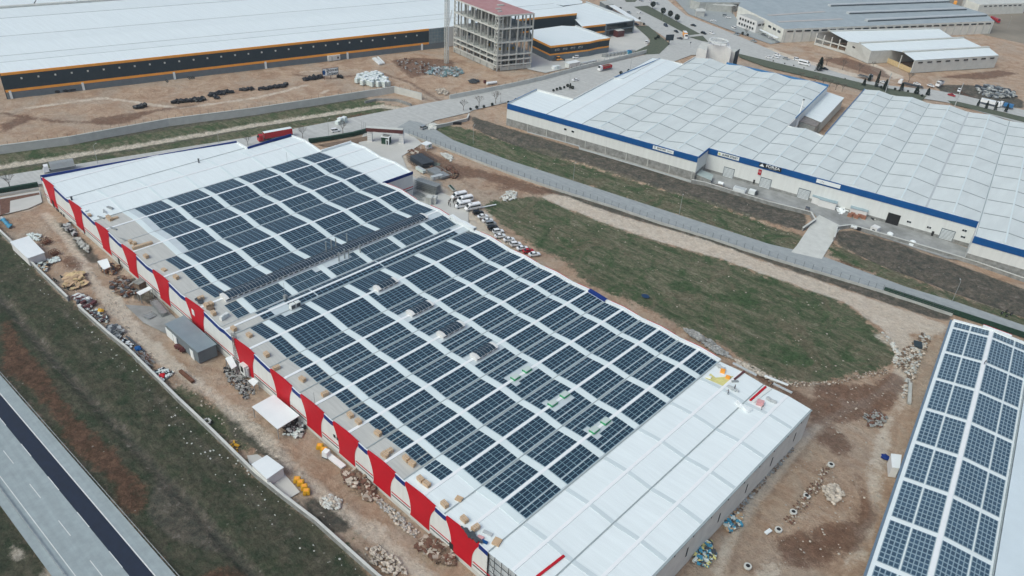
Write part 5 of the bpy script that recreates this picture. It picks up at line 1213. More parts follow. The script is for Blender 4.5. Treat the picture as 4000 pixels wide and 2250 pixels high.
def lorry(label, x, y, dx, dy, L, cabm, bodym, topm, kind='box', name='lorry', hgt=3.9, s=1.0):
    a = G(x, y); b_ = G(x+dx, y+dy); t = thing(name, label, 'lorry', (a.x, a.y, .05), rot=0); h = L/2; w = 2.5
    cab = loft([(h-2.3, .6), (h-2.3, 3.3), (h-.7, 3.3), (h-.05, 2.1), (h, .5)], w); cb = cab
    def B_(mb, nm, m, par=t):
        # build in local space of the unrotated thing
        o = mb.build(nm, m); o.parent = par; return o
    B_(cab, 'cab', M[cabm]); g = MB(); g.face([(h-.03, -1.1, 2.15), (h-.03, 1.1, 2.15), (h-.62, 1.05, 3.15), (h-.62, -1.05, 3.15)]); g.v = [(q[0]+.06, q[1], q[2]) for q in g.v]; B_(g, 'windscreen', M['glass'])
    B_(MB().box((-1.0, 0, .7), (L-1.5, 1.1, .35)), 'chassis', M['steeld'])
    if kind == 'box':
        bx = MB().box((-1.4, 0, 1.15), (L-3.0, w, hgt-1.15), 0, 0, 1); B_(bx, 'trailer', [M[bodym], M[topm]])
        for s_ in (-1, 1): B_(MB().bar((-h+.2, s_*(w/2+.02), 1.2), (h-3.0, s_*(w/2+.02), 1.2), .06, .2), 'side_rail', M['steeld'])
    elif kind == 'tip':
        bx = MB(); bx.box((-1.3, 0, 1.3), (L-3.2, w, .15))
        for s_ in (-1, 1): bx.box((-1.3, s_*w/2, 1.3), (L-3.2, .12, 1.6))
        bx.box((-h+.35, 0, 1.3), (.12, w, 1.6)); bx.box((h-2.95, 0, 1.3), (.12, w, 1.9)); B_(bx, 'tipper_body', M[bodym]); ld = MB()
        for k in range(9): ld.blob((-h+1+k*(L-4.4)/8, random.uniform(-.4, .4), 2.45), (.8, .9, .45))
        B_(ld, 'load', M[topm])
    else:
        B_(MB().box((-1.3, 0, 1.2), (L-3.2, w, .2)), 'flatbed', M[bodym])
        for k in range(5): B_(MB().box((-1.3, -w/2+.3+k*.45, 1.4), (L-4, .3, .25)), 'steel_bar', M['steeld'])
    wheels(t, [h-1.2, -h+1.2, -h+2.4]+([-h+3.6] if L > 11 else [h-3.6]), w, .5)
    t.rotation_euler = (0, 0, math.atan2(b_.y-a.y, b_.x-a.x)); t.scale = (s, s, s); return t
lorry('red curtain sided lorry with white roof on the road behind the factory', 1076, 542, -30, 5.5, 16.5, 'carr', 'carr', 'white', name='articulated_lorry', hgt=4.1)
lorry('grey covered lorry with white cab behind the far left factory corner', 233, 666, -30, 5, 12, 'carw', 'lgutter', 'steel', name='covered_lorry')
lorry('white cab lorry with red tipper body full of earth on the main road', 2362, 274, -30, 6, 10.5, 'carw', 'carr', 'soilb', 'tip', name='dump_truck')
lorry('orange and white lorry beside the avenue median', 2675, 148, 10, 16, 9, 'carw', 'orange', 'white', name='orange_lorry')
lorry('long flatbed lorry with white cab waiting under the avenue trees', 3555, 338, -30, -7, 15, 'carw', 'steeld', 'steel', 'flat', name='flatbed_lorry')
lorry('grey flatbed lorry on the avenue left of the tall cypress', 3378, 306, 30, 8, 9, 'cars', 'steel', 'steel', 'flat', name='flatbed_lorry')
lorry('white pickup lorry with black cargo top beside the avenue', 3668, 336, -20, 8, 7, 'carw', 'carw', 'black', name='pickup_lorry', hgt=3)
lorry('white bus with dark windows on the right end of the avenue', 3865, 412, 30, 7, 11, 'carw', 'carw', 'white', name='city_bus', hgt=3.2)
lorry('blue topped lorry behind the white bus', 3925, 422, -20, -5, 8, 'carw', 'bluetrim', 'bluetrim', name='blue_lorry', hgt=3)
lorry('orange lorry with high box at the top edge behind the gabled halls', 3728, 20, 2, -10, 8, 'orange', 'orange', 'orange', name='orange_lorry', hgt=3.6)
lorry('red trailer lorry at the right end of the grey-blue hall', 3885, 84, 18, 9, 12, 'carr', 'carr', 'carr', name='red_lorry', hgt=3)
# backhoe
a = G(2182, 238); t = thing('backhoe_loader', 'orange backhoe loader in front of the annex corner', 'loader', (a.x, a.y, 0)); t.rotation_euler = (0, 0, 1.2)
def loc(mb, nm, m, par): o = mb.build(nm, m); o.parent = par; return o
loc(loft([(-1.5, .7), (-1.5, 1.5), (0, 1.6), (1.9, 1.4), (2.1, .7)], 1.4), 'body', M['orange'], t); loc(MB().box((-.4, 0, 1.5), (1.7, 1.3, 1.3)), 'cab', M['glass'], t); loc(MB().box((-.4, 0, 2.8), (1.9, 1.5, .12)), 'cab_roof', M['orange'], t)
loc(MB().bar((2.0, .5, 1), (3.4, .5, .6), .18, .25).bar((2.0, -.5, 1), (3.4, -.5, .6), .18, .25), 'loader_arm', M['orange'], t); loc(MB().box((3.6, 0, .2), (.8, 2.2, .8)), 'bucket', M['steeld'], t); loc(MB().bar((-1.5, 0, 1.2), (-2.8, 0, 3.2), .25, .3).bar((-2.8, 0, 3.2), (-3.8, 0, 1.2), .2, .25), 'digger_arm', M['steeld'], t); wheels(t, (-1.0, 1.5), 2.0, .62)
# ------------------------------------------------------------------ people
def make_person(pose, cloth):
    J = {'pel': (0, 0, .95), 'chest': (0, 0, 1.32), 'neck': (.01, 0, 1.5), 'head': (.02, 0, 1.62), 'top': (.02, 0, 1.72)}
    st = {'stand': (0, 0, 0), 'walk': (.28, .25, .1), 'work': (.12, .5, .35)}[pose]
    vs, es, rs = [], [], []
    def add(p, r, par=None):
        vs.append(p); rs.append(r)
        if par is not None: es.append((par, len(vs)-1))
        return len(vs)-1
    lean = st[2]
    pel = add((0, 0, .95), .15); ch = add((lean*.6, 0, 1.33-lean*.15), .17, pel); nk = add((lean*.9, 0, 1.5-lean*.2), .06, ch); hd = add((lean*1.05, 0, 1.62-lean*.22), .105, nk); add((lean*1.1, 0, 1.72-lean*.22), .08, hd)
    for s_ in (-1, 1):
        hp = add((0, s_*.1, .88), .10, pel); kn = add((.05+s_*st[0]*.6, s_*.11, .5), .075, hp); an = add((s_*st[0]-.02, s_*.11, .09), .045, kn); add((s_*st[0]+.17, s_*.12, .04), .04, an)
        sh = add((lean*.6, s_*.2, 1.42-lean*.15), .07, ch); el = add((lean*.5+st[1]*.3-.02, s_*.26, 1.14), .045, sh); wr = add((lean*.7+.08+st[1]*.6, s_*.24, .92+st[1]*.25), .03, el); pm = add((lean*.7+.12+st[1]*.7, s_*.24, .86+st[1]*.25), .034, wr)
        for k in range(4): f1 = add((vs[pm][0]+.05, vs[pm][1]+(k-1.5)*.02, vs[pm][2]-.04), .010, pm); add((vs[f1][0]+.015, vs[f1][1], vs[f1][2]-.035), .009, f1)
        add((vs[pm][0]+.045, vs[pm][1]-s_*.045, vs[pm][2]+.0), .011, pm)
    me_ = bpy.data.meshes.new('body'); me_.from_pydata(vs, es, []); o = bpy.data.objects.new('body', me_); COL.objects.link(o)
    md = o.modifiers.new('skin', 'SKIN')
    for i, r in enumerate(rs): o.data.skin_vertices[0].data[i].radius = (r, r*.85 if r > .14 else r)
    o.data.skin_vertices[0].data[0].use_root = True
    ss = o.modifiers.new('sub', 'SUBSURF'); ss.levels = 1
    bpy.context.view_layer.update(); m2 = bpy.data.meshes.new_from_object(o.evaluated_get(bpy.context.evaluated_depsgraph_get())); bpy.data.objects.remove(o)
    m2.materials.clear()
    for m in (M[cloth], M['skin'], M['black']): m2.materials.append(m)
    for p in m2.polygons: p.material_index = 1 if p.center.z > 1.5-lean*.2 or (abs(p.center.y) > .18 and p.center.z < 1.0+st[1]*.25 and p.center.z > .75) else (2 if p.center.z < .12 else 0)
    t = thing('person', 'person', 'person'); o = bpy.data.objects.new('body', m2); COL.objects.link(o); o.parent = t
    hx, hz = vs[3][0], vs[3][2]; hm = MB(); hm.blob((hx-.015, 0, hz+.055), (.112, .105, .10), jit=0, sub=2); hm.build('hair', M['black'], t)
    fm = MB(); fm.box((hx+.1, 0, hz-.02), (.04, .025, .05)); fm.build('nose', M['skin'], t); return t
PP = {k: Placer(make_person(*k)) for k in (('stand', 'clothd'), ('walk', 'clothd'), ('work', 'clothg'))}
def person(k, x, y, lb, g=None, z=0, rot=None): p = G(x, y, z); return PP[k].put((p.x, p.y, z+.02), random.uniform(0, 6) if rot is None else rot, lb, g)
sd_, wk_, wo_ = ('stand', 'clothd'), ('walk', 'clothd'), ('work', 'clothg')
gpe = 'people standing beside the minibuses'
for i, (k, x, y, lb) in enumerate(((sd_,1754,795,'person in dark clothes second from the left of the group by the minibuses'),(wk_,1752,803,'person in dark clothes furthest left of the group by the minibuses'),(sd_,1759,789,'person in dark clothes at the upper left of the group'),(sd_,1759,808,'person in dark clothes standing lowest left of the group, away from the buses'),(sd_,1771,796,'person in dark clothes near the nose of the third minibus'),(wk_,1777,790,'person in dark clothes in the middle of the crowd by the second minibus'),(sd_,1782,787,'person in dark clothes closest to the second minibus'),(sd_,1774,786,'person in dark clothes beside the front wheel of the first minibus'),(sd_,1776,811,'person in dark clothes at the front bumper of the third minibus'))):
    person(k, x, y, lb, gpe)
person(sd_, 1878, 865, 'person in dark clothes at the tail of a parked white saloon')
g2 = 'workers on the near right end of the white roof'
def onroof(k, x, y, lb, g=None):
    p = G(x, y, 10.4); z = zr(min(253, max(-10, p.x))); p = G(x, y, z); return PP[k].put((p.x, p.y, z+.03), random.uniform(0, 6), lb, g)
onroof(wk_, 3012, 1511, 'worker in dark clothes at the roof edge near the white gutters', g2); onroof(wo_, 2843, 1542, 'worker in grey bending beside the wrapped bundle on the roof', g2); onroof(wo_, 2973, 1602, 'worker in grey next to the pink bundle on the roof', g2); onroof(sd_, 2868, 1522, 'worker in dark clothes among the hoses on the roof', g2)
onroof(wo_, 792, 1176, 'worker in grey kneeling at the tools beside the pallets near the long monitor'); onroof(sd_, 858, 1158, 'worker in dark clothes at the end of the long roof monitor'); 
p = G(3842, 1425, 8); PP[wo_].put((p.x, p.y, 8.05), 1, 'worker on the ridge of the right solar shed')
# ------------------------------------------------------------------ trees and plants
def bare_tree(seed, h=6.0, spread=.55):
    r = random.Random(seed); t = thing('bare_tree', 'tree', 'tree'); tr = MB(); cr = MB()
    tr.tube((0, 0, -.2), (0, 0, h*.36), .20, .14, 7)
    def grow(p, d, L, rad, n):
        q = p+d*L; cr.tube(p, q, rad, rad*.65, 5, cap=False)
        if n == 0: return
        for k in range(3 if n > 1 else 4):
            dd = (d+Vector((r.uniform(-1, 1), r.uniform(-1, 1), r.uniform(-.25, .6)))*spread).normalized(); grow(q, dd, L*r.uniform(.6, .85), rad*.6, n-1)
    for k in range(5):
        a = k*1.26+r.uniform(-.3, .3); grow(Vector((0, 0, h*.34)), Vector((math.cos(a)*.6, math.sin(a)*.6, 1)).normalized(), h*.22, .08, 4)
    tr.build('trunk', M['bark'], t); cr.build('crown', M['bark'], t); return t
bt = [Placer(bare_tree(s, 6.5)) for s in (1, 2, 3)]
trees = [(41,737,'bare tree by the road at the far left',1.0),(1183,539,'small bare tree beside the road left of the white van',.85),(1340,521,'bare tree in front of the roadside sacks',1.0),(1810,431,'bare tree on the verge left of the other two, above the street junction',.9),(1871,417,'bare tree in the middle of the three on the road verge',.95),(1936,404,'bare tree right of the three on the road verge',1.05),(969,568,'thin bare tree behind the notch of the factory roof',.7),
 (3126,312,'bare tree at the left end of the row behind the blue factory',.8),(3182,326,'second bare tree of the row behind the blue factory',.8),(3213,333,'third bare tree of the row behind the blue factory',.8),(3239,340,'fourth bare tree of the row behind the blue factory',.8),(3264,350,'fifth bare tree of the row, above the courtyard shed',.8),(3289,357,'last bare tree of the row, above the courtyard lane',.8),
 (3227,256,'bare tree right of the big cypress on the avenue',1.0),(3291,271,'bare tree on the dirt verge before the gabled hall',1.0),(3355,281,'bare tree on the red soil before the gabled hall',.9),(3549,320,'bare tree behind the flatbed lorry',1.0),(3761,369,'bare tree beside the scrap heap',1.0),(2912,141,'bare tree in the lot below the white office',.9),(3052,150,'bare bushy tree at the corner of the grey-blue hall',.9),(2860,55,'bare tree left of the white office',1.0),(3410,262,'thin bare tree on the gabled hall plot',.6)]
for i, (x, y, lb, s_) in enumerate(trees): p = G(x, y); bt[i % 3].put((p.x, p.y, 0), i*1.7, lb, 'bare roadside trees', s_)
def leafy(name, h, r, shape, n, size, trunk=.8, m='leafd'):
    rr = random.Random(n); t = thing(name, 'tree', 'tree'); MB().tube((0, 0, -.2), (0, 0, trunk+.6), .15, .1, 6).build('trunk', M['bark'], t); b = MB()
    for k in range(n):
        u = rr.random(); a = rr.uniform(0, 6.283)
        if shape == 'ball':
            ph = math.acos(rr.uniform(-1, 1)); q = r*(.6+.45*rr.random()**.5)*(1+.12*math.sin(3*a+2*ph)); p = Vector((q*math.sin(ph)*math.cos(a), q*math.sin(ph)*math.sin(a), trunk+r*.95+q*.95*math.cos(ph)))
        else:
            z = u**.8; q = r*(1-z)**.6*(.55+.5*rr.random())*(1+.2*math.sin(5*a+z*9)); p = Vector((q*math.cos(a), q*math.sin(a), trunk*.5+z*(h-trunk*.5)))
        nrm = Vector((rr.uniform(-1, 1), rr.uniform(-1, 1), rr.uniform(-.3, 1))).normalized(); x = nrm.orthogonal().normalized()*size*rr.uniform(.6, 1.3); y = nrm.cross(x)
        b.face([p-x-y*.6, p+x-y*.5, p+x*.8+y*.7, p-x*.7+y*.6])
    b.build('crown', M[m], t); return t
ball = Placer(leafy('round_tree', 0, 1.9, 'ball', 900, .22, 1.6)); cyp = Placer(leafy('cypress', 9, 1.3, 'cone', 900, .25, .5)); bush = Placer(leafy('shrub', 2, .8, 'ball', 260, .16, .1))
for x, y, lb in ((2549,35,'round clipped tree furthest left in the avenue median'),(2588,60,'round clipped tree second from left in the avenue median'),(2615,72,'round clipped tree third from left in the avenue median'),(2642,86,'round clipped tree furthest right in the avenue median')): p = G(x, y); ball.put((p.x, p.y, 0), x, lb, 'round trees in the avenue median', (1, 1, 1.1))
for x, y, s_, lb in ((3198,277,(1.7,1.7,1),'broad dark cypress left of the black saloon'),(3421,340,(.9,.9,1.15),'tallest slim cypress behind the blue factory'),(3454,352,(1.2,1.2,.75),'broad cypress right of the tallest one'),(3394,318,(.9,.9,.55),'small cypress left of the tallest one'),(3373,334,(.9,.9,.5),'smallest cypress at the left of the group'),(3520,353,(1,1,.55),'cypress in front of the flatbed lorry'),(3578,367,(1.2,1.2,.55),'wide cypress behind the flatbed tail'),(3622,372,(1,1,.5),'dark cypress at the end of the median by the turning loop'),(3818,415,(.6,.6,.5),'dark shrub post left of the white bus'),(3850,425,(.7,.7,.55),'dark shrub in front of the white bus'),(3886,430,(.7,.7,.55),'dark shrub between bus and blue lorry'),(3927,438,(.7,.7,.6),'dark shrub in front of the blue lorry'),(2227,345,(.6,.6,.35),'small cypress on the verge by the main road lamp')):
    p = G(x, y); cyp.put((p.x, p.y, 0), x, lb, 'cypresses along the avenue', s_)
k = 0
for x, y, s_ in ((2015,400,1.3),(2162,357,.8),(2175,353,.9),(2188,350,1),(2203,345,.8),(2217,340,1.1),(2236,348,1.1),(2425,290,1.2),(2455,283,1.2),(1838,430,.8),(1862,424,1),(1922,412,.9),(1985,402,.7),(1890,420,.8),(2498,75,1),(2515,98,1),(3072,142,1.3),(3110,142,1.2),(3145,143,1.3),(2900,135,1.2),(2920,140,1),(3495,352,.9),(3512,357,.8),(3545,360,.8),(3440,345,1),(3600,378,.9),(3065,250,.5),(3100,258,.5),(3140,268,.5),(3300,310,.5),(3020,240,.5),(2570,150,1.4),(2560,155,1.1),(2423,38,1.2)):
    k += 1; p = G(x, y); bush.put((p.x, p.y, 0), k, 'small dark shrub growing on a road verge or against a wall', 'small dark shrubs on the verges', s_)
# ------------------------------------------------------------------ lamp posts and masts
def lamp():
    t = thing('street_lamp', 'lamp', 'street lamp'); MB().tube((0, 0, 0), (0, 0, 8.5), .1, .06, 7).build('pole', M['steel'], t); MB().bar((0, 0, 8.4), (1.3, 0, 8.8), .07, .07).build('arm', M['steel'], t); MB().box((1.6, 0, 8.75), (.7, .28, .12)).build('lamp_head', M['lgutter'], t); return t
lp = Placer(lamp())
for x, y, lb in ((2238,711,'street lamp on the grass left of the middle of the service street'),(2652,840,'street lamp on the grass below the blue factory sign boards'),(3718,1180,'street lamp beside the street above the right solar shed'),(1285,535,'street lamp by the road between two bare trees'),(1955,402,'street lamp beside the right bare tree on the verge'),(2222,352,'street lamp on the verge behind the small shrubs'),(2460,284,'street lamp on the main road near the blue factory roof'),(2586,92,'street lamp in the avenue median under the round trees'),(1848,560,'street lamp near the start of the service street'),(382,640,'street lamp behind the far roof edge of the white factory'),(860,590,'street lamp on the ditch bank behind the factory'),(3936,110,'street lamp in the far right lot')):
    p = G(x, y); lp.put((p.x, p.y, 0), 2.0, lb, 'street lamps')
def mast(x, y, h, lb):
    p = G(x, y); t = thing('banner_mast', lb, 'mast', (p.x, p.y, 0)); MB().tube((p.x, p.y, 0), (p.x, p.y, h), .22, .16, 8).build('pole', M['lgutter'], t); MB().bar((p.x, p.y+.4, h*.55), (p.x, p.y+.4, h*.98), .9, .06).build('banner', M['white'], t)
mast(3458, 361, 12, 'white banner mast among the cypresses'); mast(3727, 421, 15, 'white mast behind the ridge of the blue factory roof')
p = G(2612, 175); t = thing('roadside_billboard', 'dark billboard on one post at the road corner', 'billboard', (p.x, p.y, 0)); MB().tube((p.x, p.y, 0), (p.x, p.y, 3), .3, n=8).build('post', M['steeld'], t); MB().box((p.x, p.y, 3), (.5, 6, 4), -.5).build('board', M['charcoal'], t)
p = G(2695, 185); t = thing('traffic_sign', 'small dark traffic sign on the corner left of the tower', 'sign', (p.x, p.y, 0)); MB().tube((p.x, p.y, 0), (p.x, p.y, 3), .07, n=6).build('post', M['steel'], t); MB().tube((p.x-.1, p.y, 3.3), (p.x+.1, p.y, 3.3), .6, n=10).build('disc', M['charcoal'], t)
# ------------------------------------------------------------------ things on the factory roof
def rp(x, y, h=10.6):
    p = G(x, y, h); z = zr(max(-15, min(253, p.x))); p = G(x, y, z); return p.x, p.y, zr(max(-15, min(253, p.x)))
def make_pallet():
    t = thing('pallet_stack', 'stack', 'pallet stack')
    r = random.Random(3)
    for s_ in (-1, 0, 1): MB().box((0, s_*.5, 0), (2.0, .12, .14)).build('skid', M['wood'], t)
    b = MB()
    for k in range(8): b.box((r.uniform(-.03, .03), -.56+k*.16, .14), (2.0+r.uniform(-.05, .05), .14, 1.05+r.uniform(-.03, .05)))
    b.build('boards', M['wood'], t); b = MB()
    for x in (-.6, 0, .6): b.box((x, 0, .14), (.05, 1.3, 1.12))
    b.build('strap', M['concl'], t); return t
pal = Placer(make_pallet())
crates = [(350,843),(425,853),(432,861),(452,854),(512,950),(527,957),(528,974),(538,971),(548,968),(558,965),(568,962),(578,959),(588,956),(572,1006),(642,1057),(689,1087),(786,1170),(808,1198),(825,1192),(835,1228),(914,1290),(975,1315),(1042,1390),(1081,1442),(1182,1487),(1270,1544),(1369,1627),(1401,1653),(1477,1698),(1521,1769),(1504,1783),(1587,1797),(1610,1817),(1643,1878),(1667,1897),(1737,1976),(1814,2035),(1858,2068)]
n = len(crates)
for i, (x, y) in enumerate(crates):
    k = n-1-i
    lab = 'wooden pallet stack, %s from the near corner of the factory roof strip' % ORD[k]
    p = rp(x, y); sx = .8 if 4 < i < 13 else 1.05
    pal.put(p, (math.pi/2 if 5 < i < 13 else random.choice((.05, .12, 1.5, -.1))), lab, 'wooden pallet stacks along the roof edge', (sx*.85, .9, .5 if x in (642, 350, 452) else .9))
# skylight domes with green kerbs
def make_dome():
    t = thing('roof_hatch', 'hatch', 'roof hatch'); MB().box((0, 0, 0), (1.7, 2.4, .5)).build('kerb', M['green'], t); b = MB(); b.box((0, 0, .5), (1.55, 2.2, .2)).build('dome', mat('dome_plastic', (.50, .58, .55), .3, .05), t); return t
dm = Placer(make_dome())
lbs = ['far left', 'far right', 'middle left', 'middle right', 'near left', 'near right']
for i, (mx, yy) in enumerate(GRN): dm.put((mx, yy, zr(mx)+.1), 0, 'green edged roof hatch among the panels, %s of the six in three pairs' % lbs[i], 'green edged hatches between solar panels')
# air units
def make_ac():
    t = thing('air_unit', 'unit', 'air conditioner'); MB().box((0, 0, .15), (1.3, 1.5, 1.7)).build('casing', M['wallw'], t); MB().box((.68, 0, .4), (.05, 1.2, 1.2)).build('fan_grille', M['steeld'], t); MB().box((0, 0, 0), (1.5, 1.7, .15)).build('base', M['steel'], t); return t
ac = Placer(make_ac())
ac.put(rp(1143, 1206), 0, 'left one of two white air units beside the narrow panel rows', 'pair of white air units on the roof'); ac.put(rp(1163, 1197), 0, 'right one of two white air units beside the narrow panel rows', 'pair of white air units on the roof')
def single(name, lb, cat, mbs, loc=None):
    "mbs: list of (MB, part name, material)"
    v = mbs[0][0].v; c = (sum(p[0] for p in v)/len(v), sum(p[1] for p in v)/len(v), min(p[2] for p in v))
    t = thing(name, lb, cat, c if loc is None else loc)
    for b, nm, m in mbs: b.build(nm, m, t)
    return t
def flatpoly(pts, z, dz=.06, roofz=False):
    b = MB(); P = [(rp(*p) if roofz else tuple(G(*p, z))) for p in pts]
    b.face([(p[0], p[1], p[2]+(dz if roofz else 0)) for p in P]); return b
def sbar(a, c, w, h, z=0, roofz=False, up=0):
    A = Vector(rp(*a)) if roofz else G(*a, z); C = Vector(rp(*c)) if roofz else G(*c, z); A.z += h/2+up; C.z += h/2+up
    return MB().bar(A, C, w, h)
single('insulation_sheet', 'yellow insulation sheet spread on the near right roof end', 'sheet', [(flatpoly([(2754,1478),(2776,1460),(2795,1476),(2865,1470),(2826,1510)], 0, .12, True), 'sheet', M['yinsul'])])
for i, (a, c, m, nm, lb) in enumerate((((2868,1484),(2908,1452),'maroon','red_beam','dark red beam lying on the roof beside the yellow sheet'),((2930,1566),(2991,1512),'red','red_beam','bright red beam lying on the near right roof end'),((2096,2256),(2203,2173),'red','red_beam','long bright red beam on the roof at the bottom edge'),((2863,1420),(2955,1468),'lgutter','loose_gutter','pale gutter length along the roof edge behind the red beam'),((2986,1470),(3078,1506),'white','loose_gutter','white gutter length furthest right on the roof edge'),((3020,1500),(3093,1536),'lgutter','loose_gutter','pale gutter length at the roof edge beside the worker'),((2940,1574),(3010,1520),'wallw','white_profile','thin white profile lying next to the bright red beam'),((2857,1492),(2884,1491),'steel','steel_profile','short grey profile on the roof between two red beams'))):
    single(nm, lb, 'beam', [(sbar(a, c, .55 if 'beam' in nm else .6, .35, roofz=True), 'length', M[m])])
for x, y, s_, m, nm, lb in ((2902,1592,(4.2,2.0,.8),'white','wrapped_bundle','large white wrapped bundle on the roof gutter line'),(2815,1437,(2.6,1.4,.7),'lgutter','wrapped_bundle','grey wrapped bundle behind the yellow sheet'),(2968,1579,(1.9,1.7,1.0),'pink','pink_bundle','pink wrapped bundle on the roof near a worker'),(2822,1455,(1.3,1.0,1.0),'orange','orange_pack','orange and yellow pack beside the wrapped bundle'),(2842,1478,(1.2,.9,.8),'orange','orange_pack','orange and yellow pack on the yellow sheet'),(2768,1476,(1.4,.9,.5),'white','white_sack','white sack on the left of the yellow sheet'),(3012,1566,(2.6,1.2,.7),'lgutter','panel_bundle','pale panel bundle right of the pink one'),(2866,1523,(3.0,1.6,.5),'lgutter','hose_heap','pale heap of hoses beside a worker on the roof'),(1886,2117,(2.2,.5,.5),'blue2','blue_case','long blue case on the roof near the bottom corner'),(1876,2105,(1.4,1.2,.4),'pink','cardboard_pile','pinkish cardboard pile next to the blue case'),(1941,2120,(1.7,1.9,.5),'wood','wood_scrap','pale wood scrap pile on the gutter near the bottom corner'),(1793,1951,(1.6,1.3,.4),'wood','wooden_frame','small wooden frame on the roof near the bottom gutter'),(1905,2084,(2.2,.8,.3),'lgutter','spare_skylight','small spare skylight sheet on the roof near the blue case'),(1835,2085,(5.5,1.2,.5),'steeld','tool_pile','dark pile of rails along the parapet near the last banner'),(333,822,(2.0,1.4,.3),'white','spare_sheet','white square panel on the far roof end'),(430,813,(2.6,.9,.4),'steel','spare_skylight','dark spare skylight sheet on the far roof end'),(408,826,(2.6,.9,.3),'lgutter','spare_skylight','pale spare skylight sheet left of the dark one'),(395,852,(3.2,.5,.5),'steel','duct_piece','short duct lying on the gutter beside pallets'),(487,939,(5,.4,.4),'steel','pipe_bundle','pipes lying on the roof above the long pallet row'),(443,893,(3,.6,.3),'steel','pipe_bundle','small pipe bundle below the second roof gutter'),(780,1178,(3,1.8,.6),'steeld','tool_pile','dark tangle of cables beside a pallet near the monitor'),(823,1208,(2.0,1.4,.7),'soilb','tool_pile','brown clutter between the four pallets near the monitor'),(877,1243,(1.0,3.0,1.2),'wallw','trolley','small white frame trolley on the roof near the long monitor'),(1115,1165,(1.0,1.0,1.1),'steel','roof_cowl','silver cowl at the end of a skylight strip')):  # the small wood piece near the bottom gutter is a wooden frame
    X, Y, Zz = rp(x, y); b = MB(); r = random.Random(x)
    if m in ('white', 'lgutter', 'steeld', 'soilb', 'wood') and s_[0] > 2.4:
        k = 7
        for i in range(k): b.box((X+r.uniform(-.4, .4)*s_[0], Y+r.uniform(-.3, .3)*s_[1], Zz+.02+r.random()*.05), (s_[0]*r.uniform(.3, .7), s_[1]*r.uniform(.2, .5), s_[2]*r.uniform(.4, 1)), r.uniform(-.6, .6))
    else:
        b.box((X, Y, Zz+.03), s_, .3); b.box((X+.15*s_[0], Y-.1*s_[1], Zz+.03+s_[2]), (s_[0]*.5, s_[1]*.5, s_[2]*.15), .5)
    single(nm, lb, nm.replace('_', ' '), [(b, 'pile', M[m])])
# lattice mast leaning on the facade
a, c = G(930, 1436, 0), G(912, 1300, 12.5); b = MB(); w = .45
for (i, j) in cs: b.bar(a+Vector((i*w, j*w, 0)), c+Vector((i*w, j*w, 0)), .16, .16)
for k in range(14):
    for q in range(4):
        i, j = cs[q]; u, v = cs[(q+1) % 4]; b.bar(a.lerp(c, k/14)+Vector((i*w, j*w, 0)), a.lerp(c, (k+1)/14)+Vector((u*w, v*w, 0)), .10, .10)
single('lattice_mast', 'dark lattice mast leaning against the red and white facade', 'mast', [(b, 'lattice', M['steel'])])
# ------------------------------------------------------------------ heaps helper
def heap(name, lb, cat, pts, n, size, m, h=1.0, kind='rock', z=0, parts='pieces', mats2=None):
    "pieces scattered in a polygon given in photo pixels; higher in the middle"
    P = Z(pts); cx = sum(p[0] for p in P)/len(P); cy = sum(p[1] for p in P)/len(P); r = random.Random(len(lb)*7+n); b = MB(); R_ = max(math.hypot(p[0]-cx, p[1]-cy) for p in P); k = 0; xs = [p[0] for p in P]; ys = [p[1] for p in P]
    ms = [m] if not mats2 else [m]+mats2; tries = 0
    n = int(n*1.5)
    while k < n and tries < n*30:
        tries += 1; x, y = r.uniform(min(xs), max(xs)), r.uniform(min(ys), max(ys))
        if not pip(P, np.array([x]), np.array([y]))[0]: continue
        hh = h*(1-math.hypot(x-cx, y-cy)/R_)*r.uniform(.3, 1); s_ = size*.62*r.uniform(.35, 1.3); mi = r.randrange(len(ms)); kk = kind if kind != 'mix' else r.choice(('rock', 'box', 'sheet'))
        if kk == 'rock': random.seed(k); b.blob((x, y, hh), (s_, s_*r.uniform(.6, 1), s_*.6), jit=.3, mi=mi)
        elif kk == 'box': b.box((x, y, hh*.7-.05), (s_*2, s_*r.uniform(.5, 1.2), s_*r.uniform(.4, 1)), r.uniform(0, 3), mi)
        elif kk == 'bar': a_ = r.uniform(-.4, .4); b.bar((x-math.cos(a_)*s_*2, y-math.sin(a_)*s_*2, hh+.1), (x+math.cos(a_)*s_*2, y+math.sin(a_)*s_*2, hh+.1+r.uniform(0, .3)), .15, .12, mi)
        else:
            a_ = r.uniform(0, 3); q = Vector((math.cos(a_), math.sin(a_), r.uniform(-.25, .25)))*s_; w_ = Vector((-math.sin(a_), math.cos(a_), r.uniform(-.3, .3)))*s_*.6; o_ = Vector((x, y, hh+.25)); n0 = Vector((0, 0, .05))
            b.face([o_-q-w_, o_+q-w_, o_+q+w_, o_-q+w_], mi); b.face([o_-q+w_-n0, o_+q+w_-n0, o_+q-w_-n0, o_-q-w_-n0], mi)
        k += 1
    t = thing(name, lb, cat, (cx, cy, 0)); b.build(parts, ms, t); return t
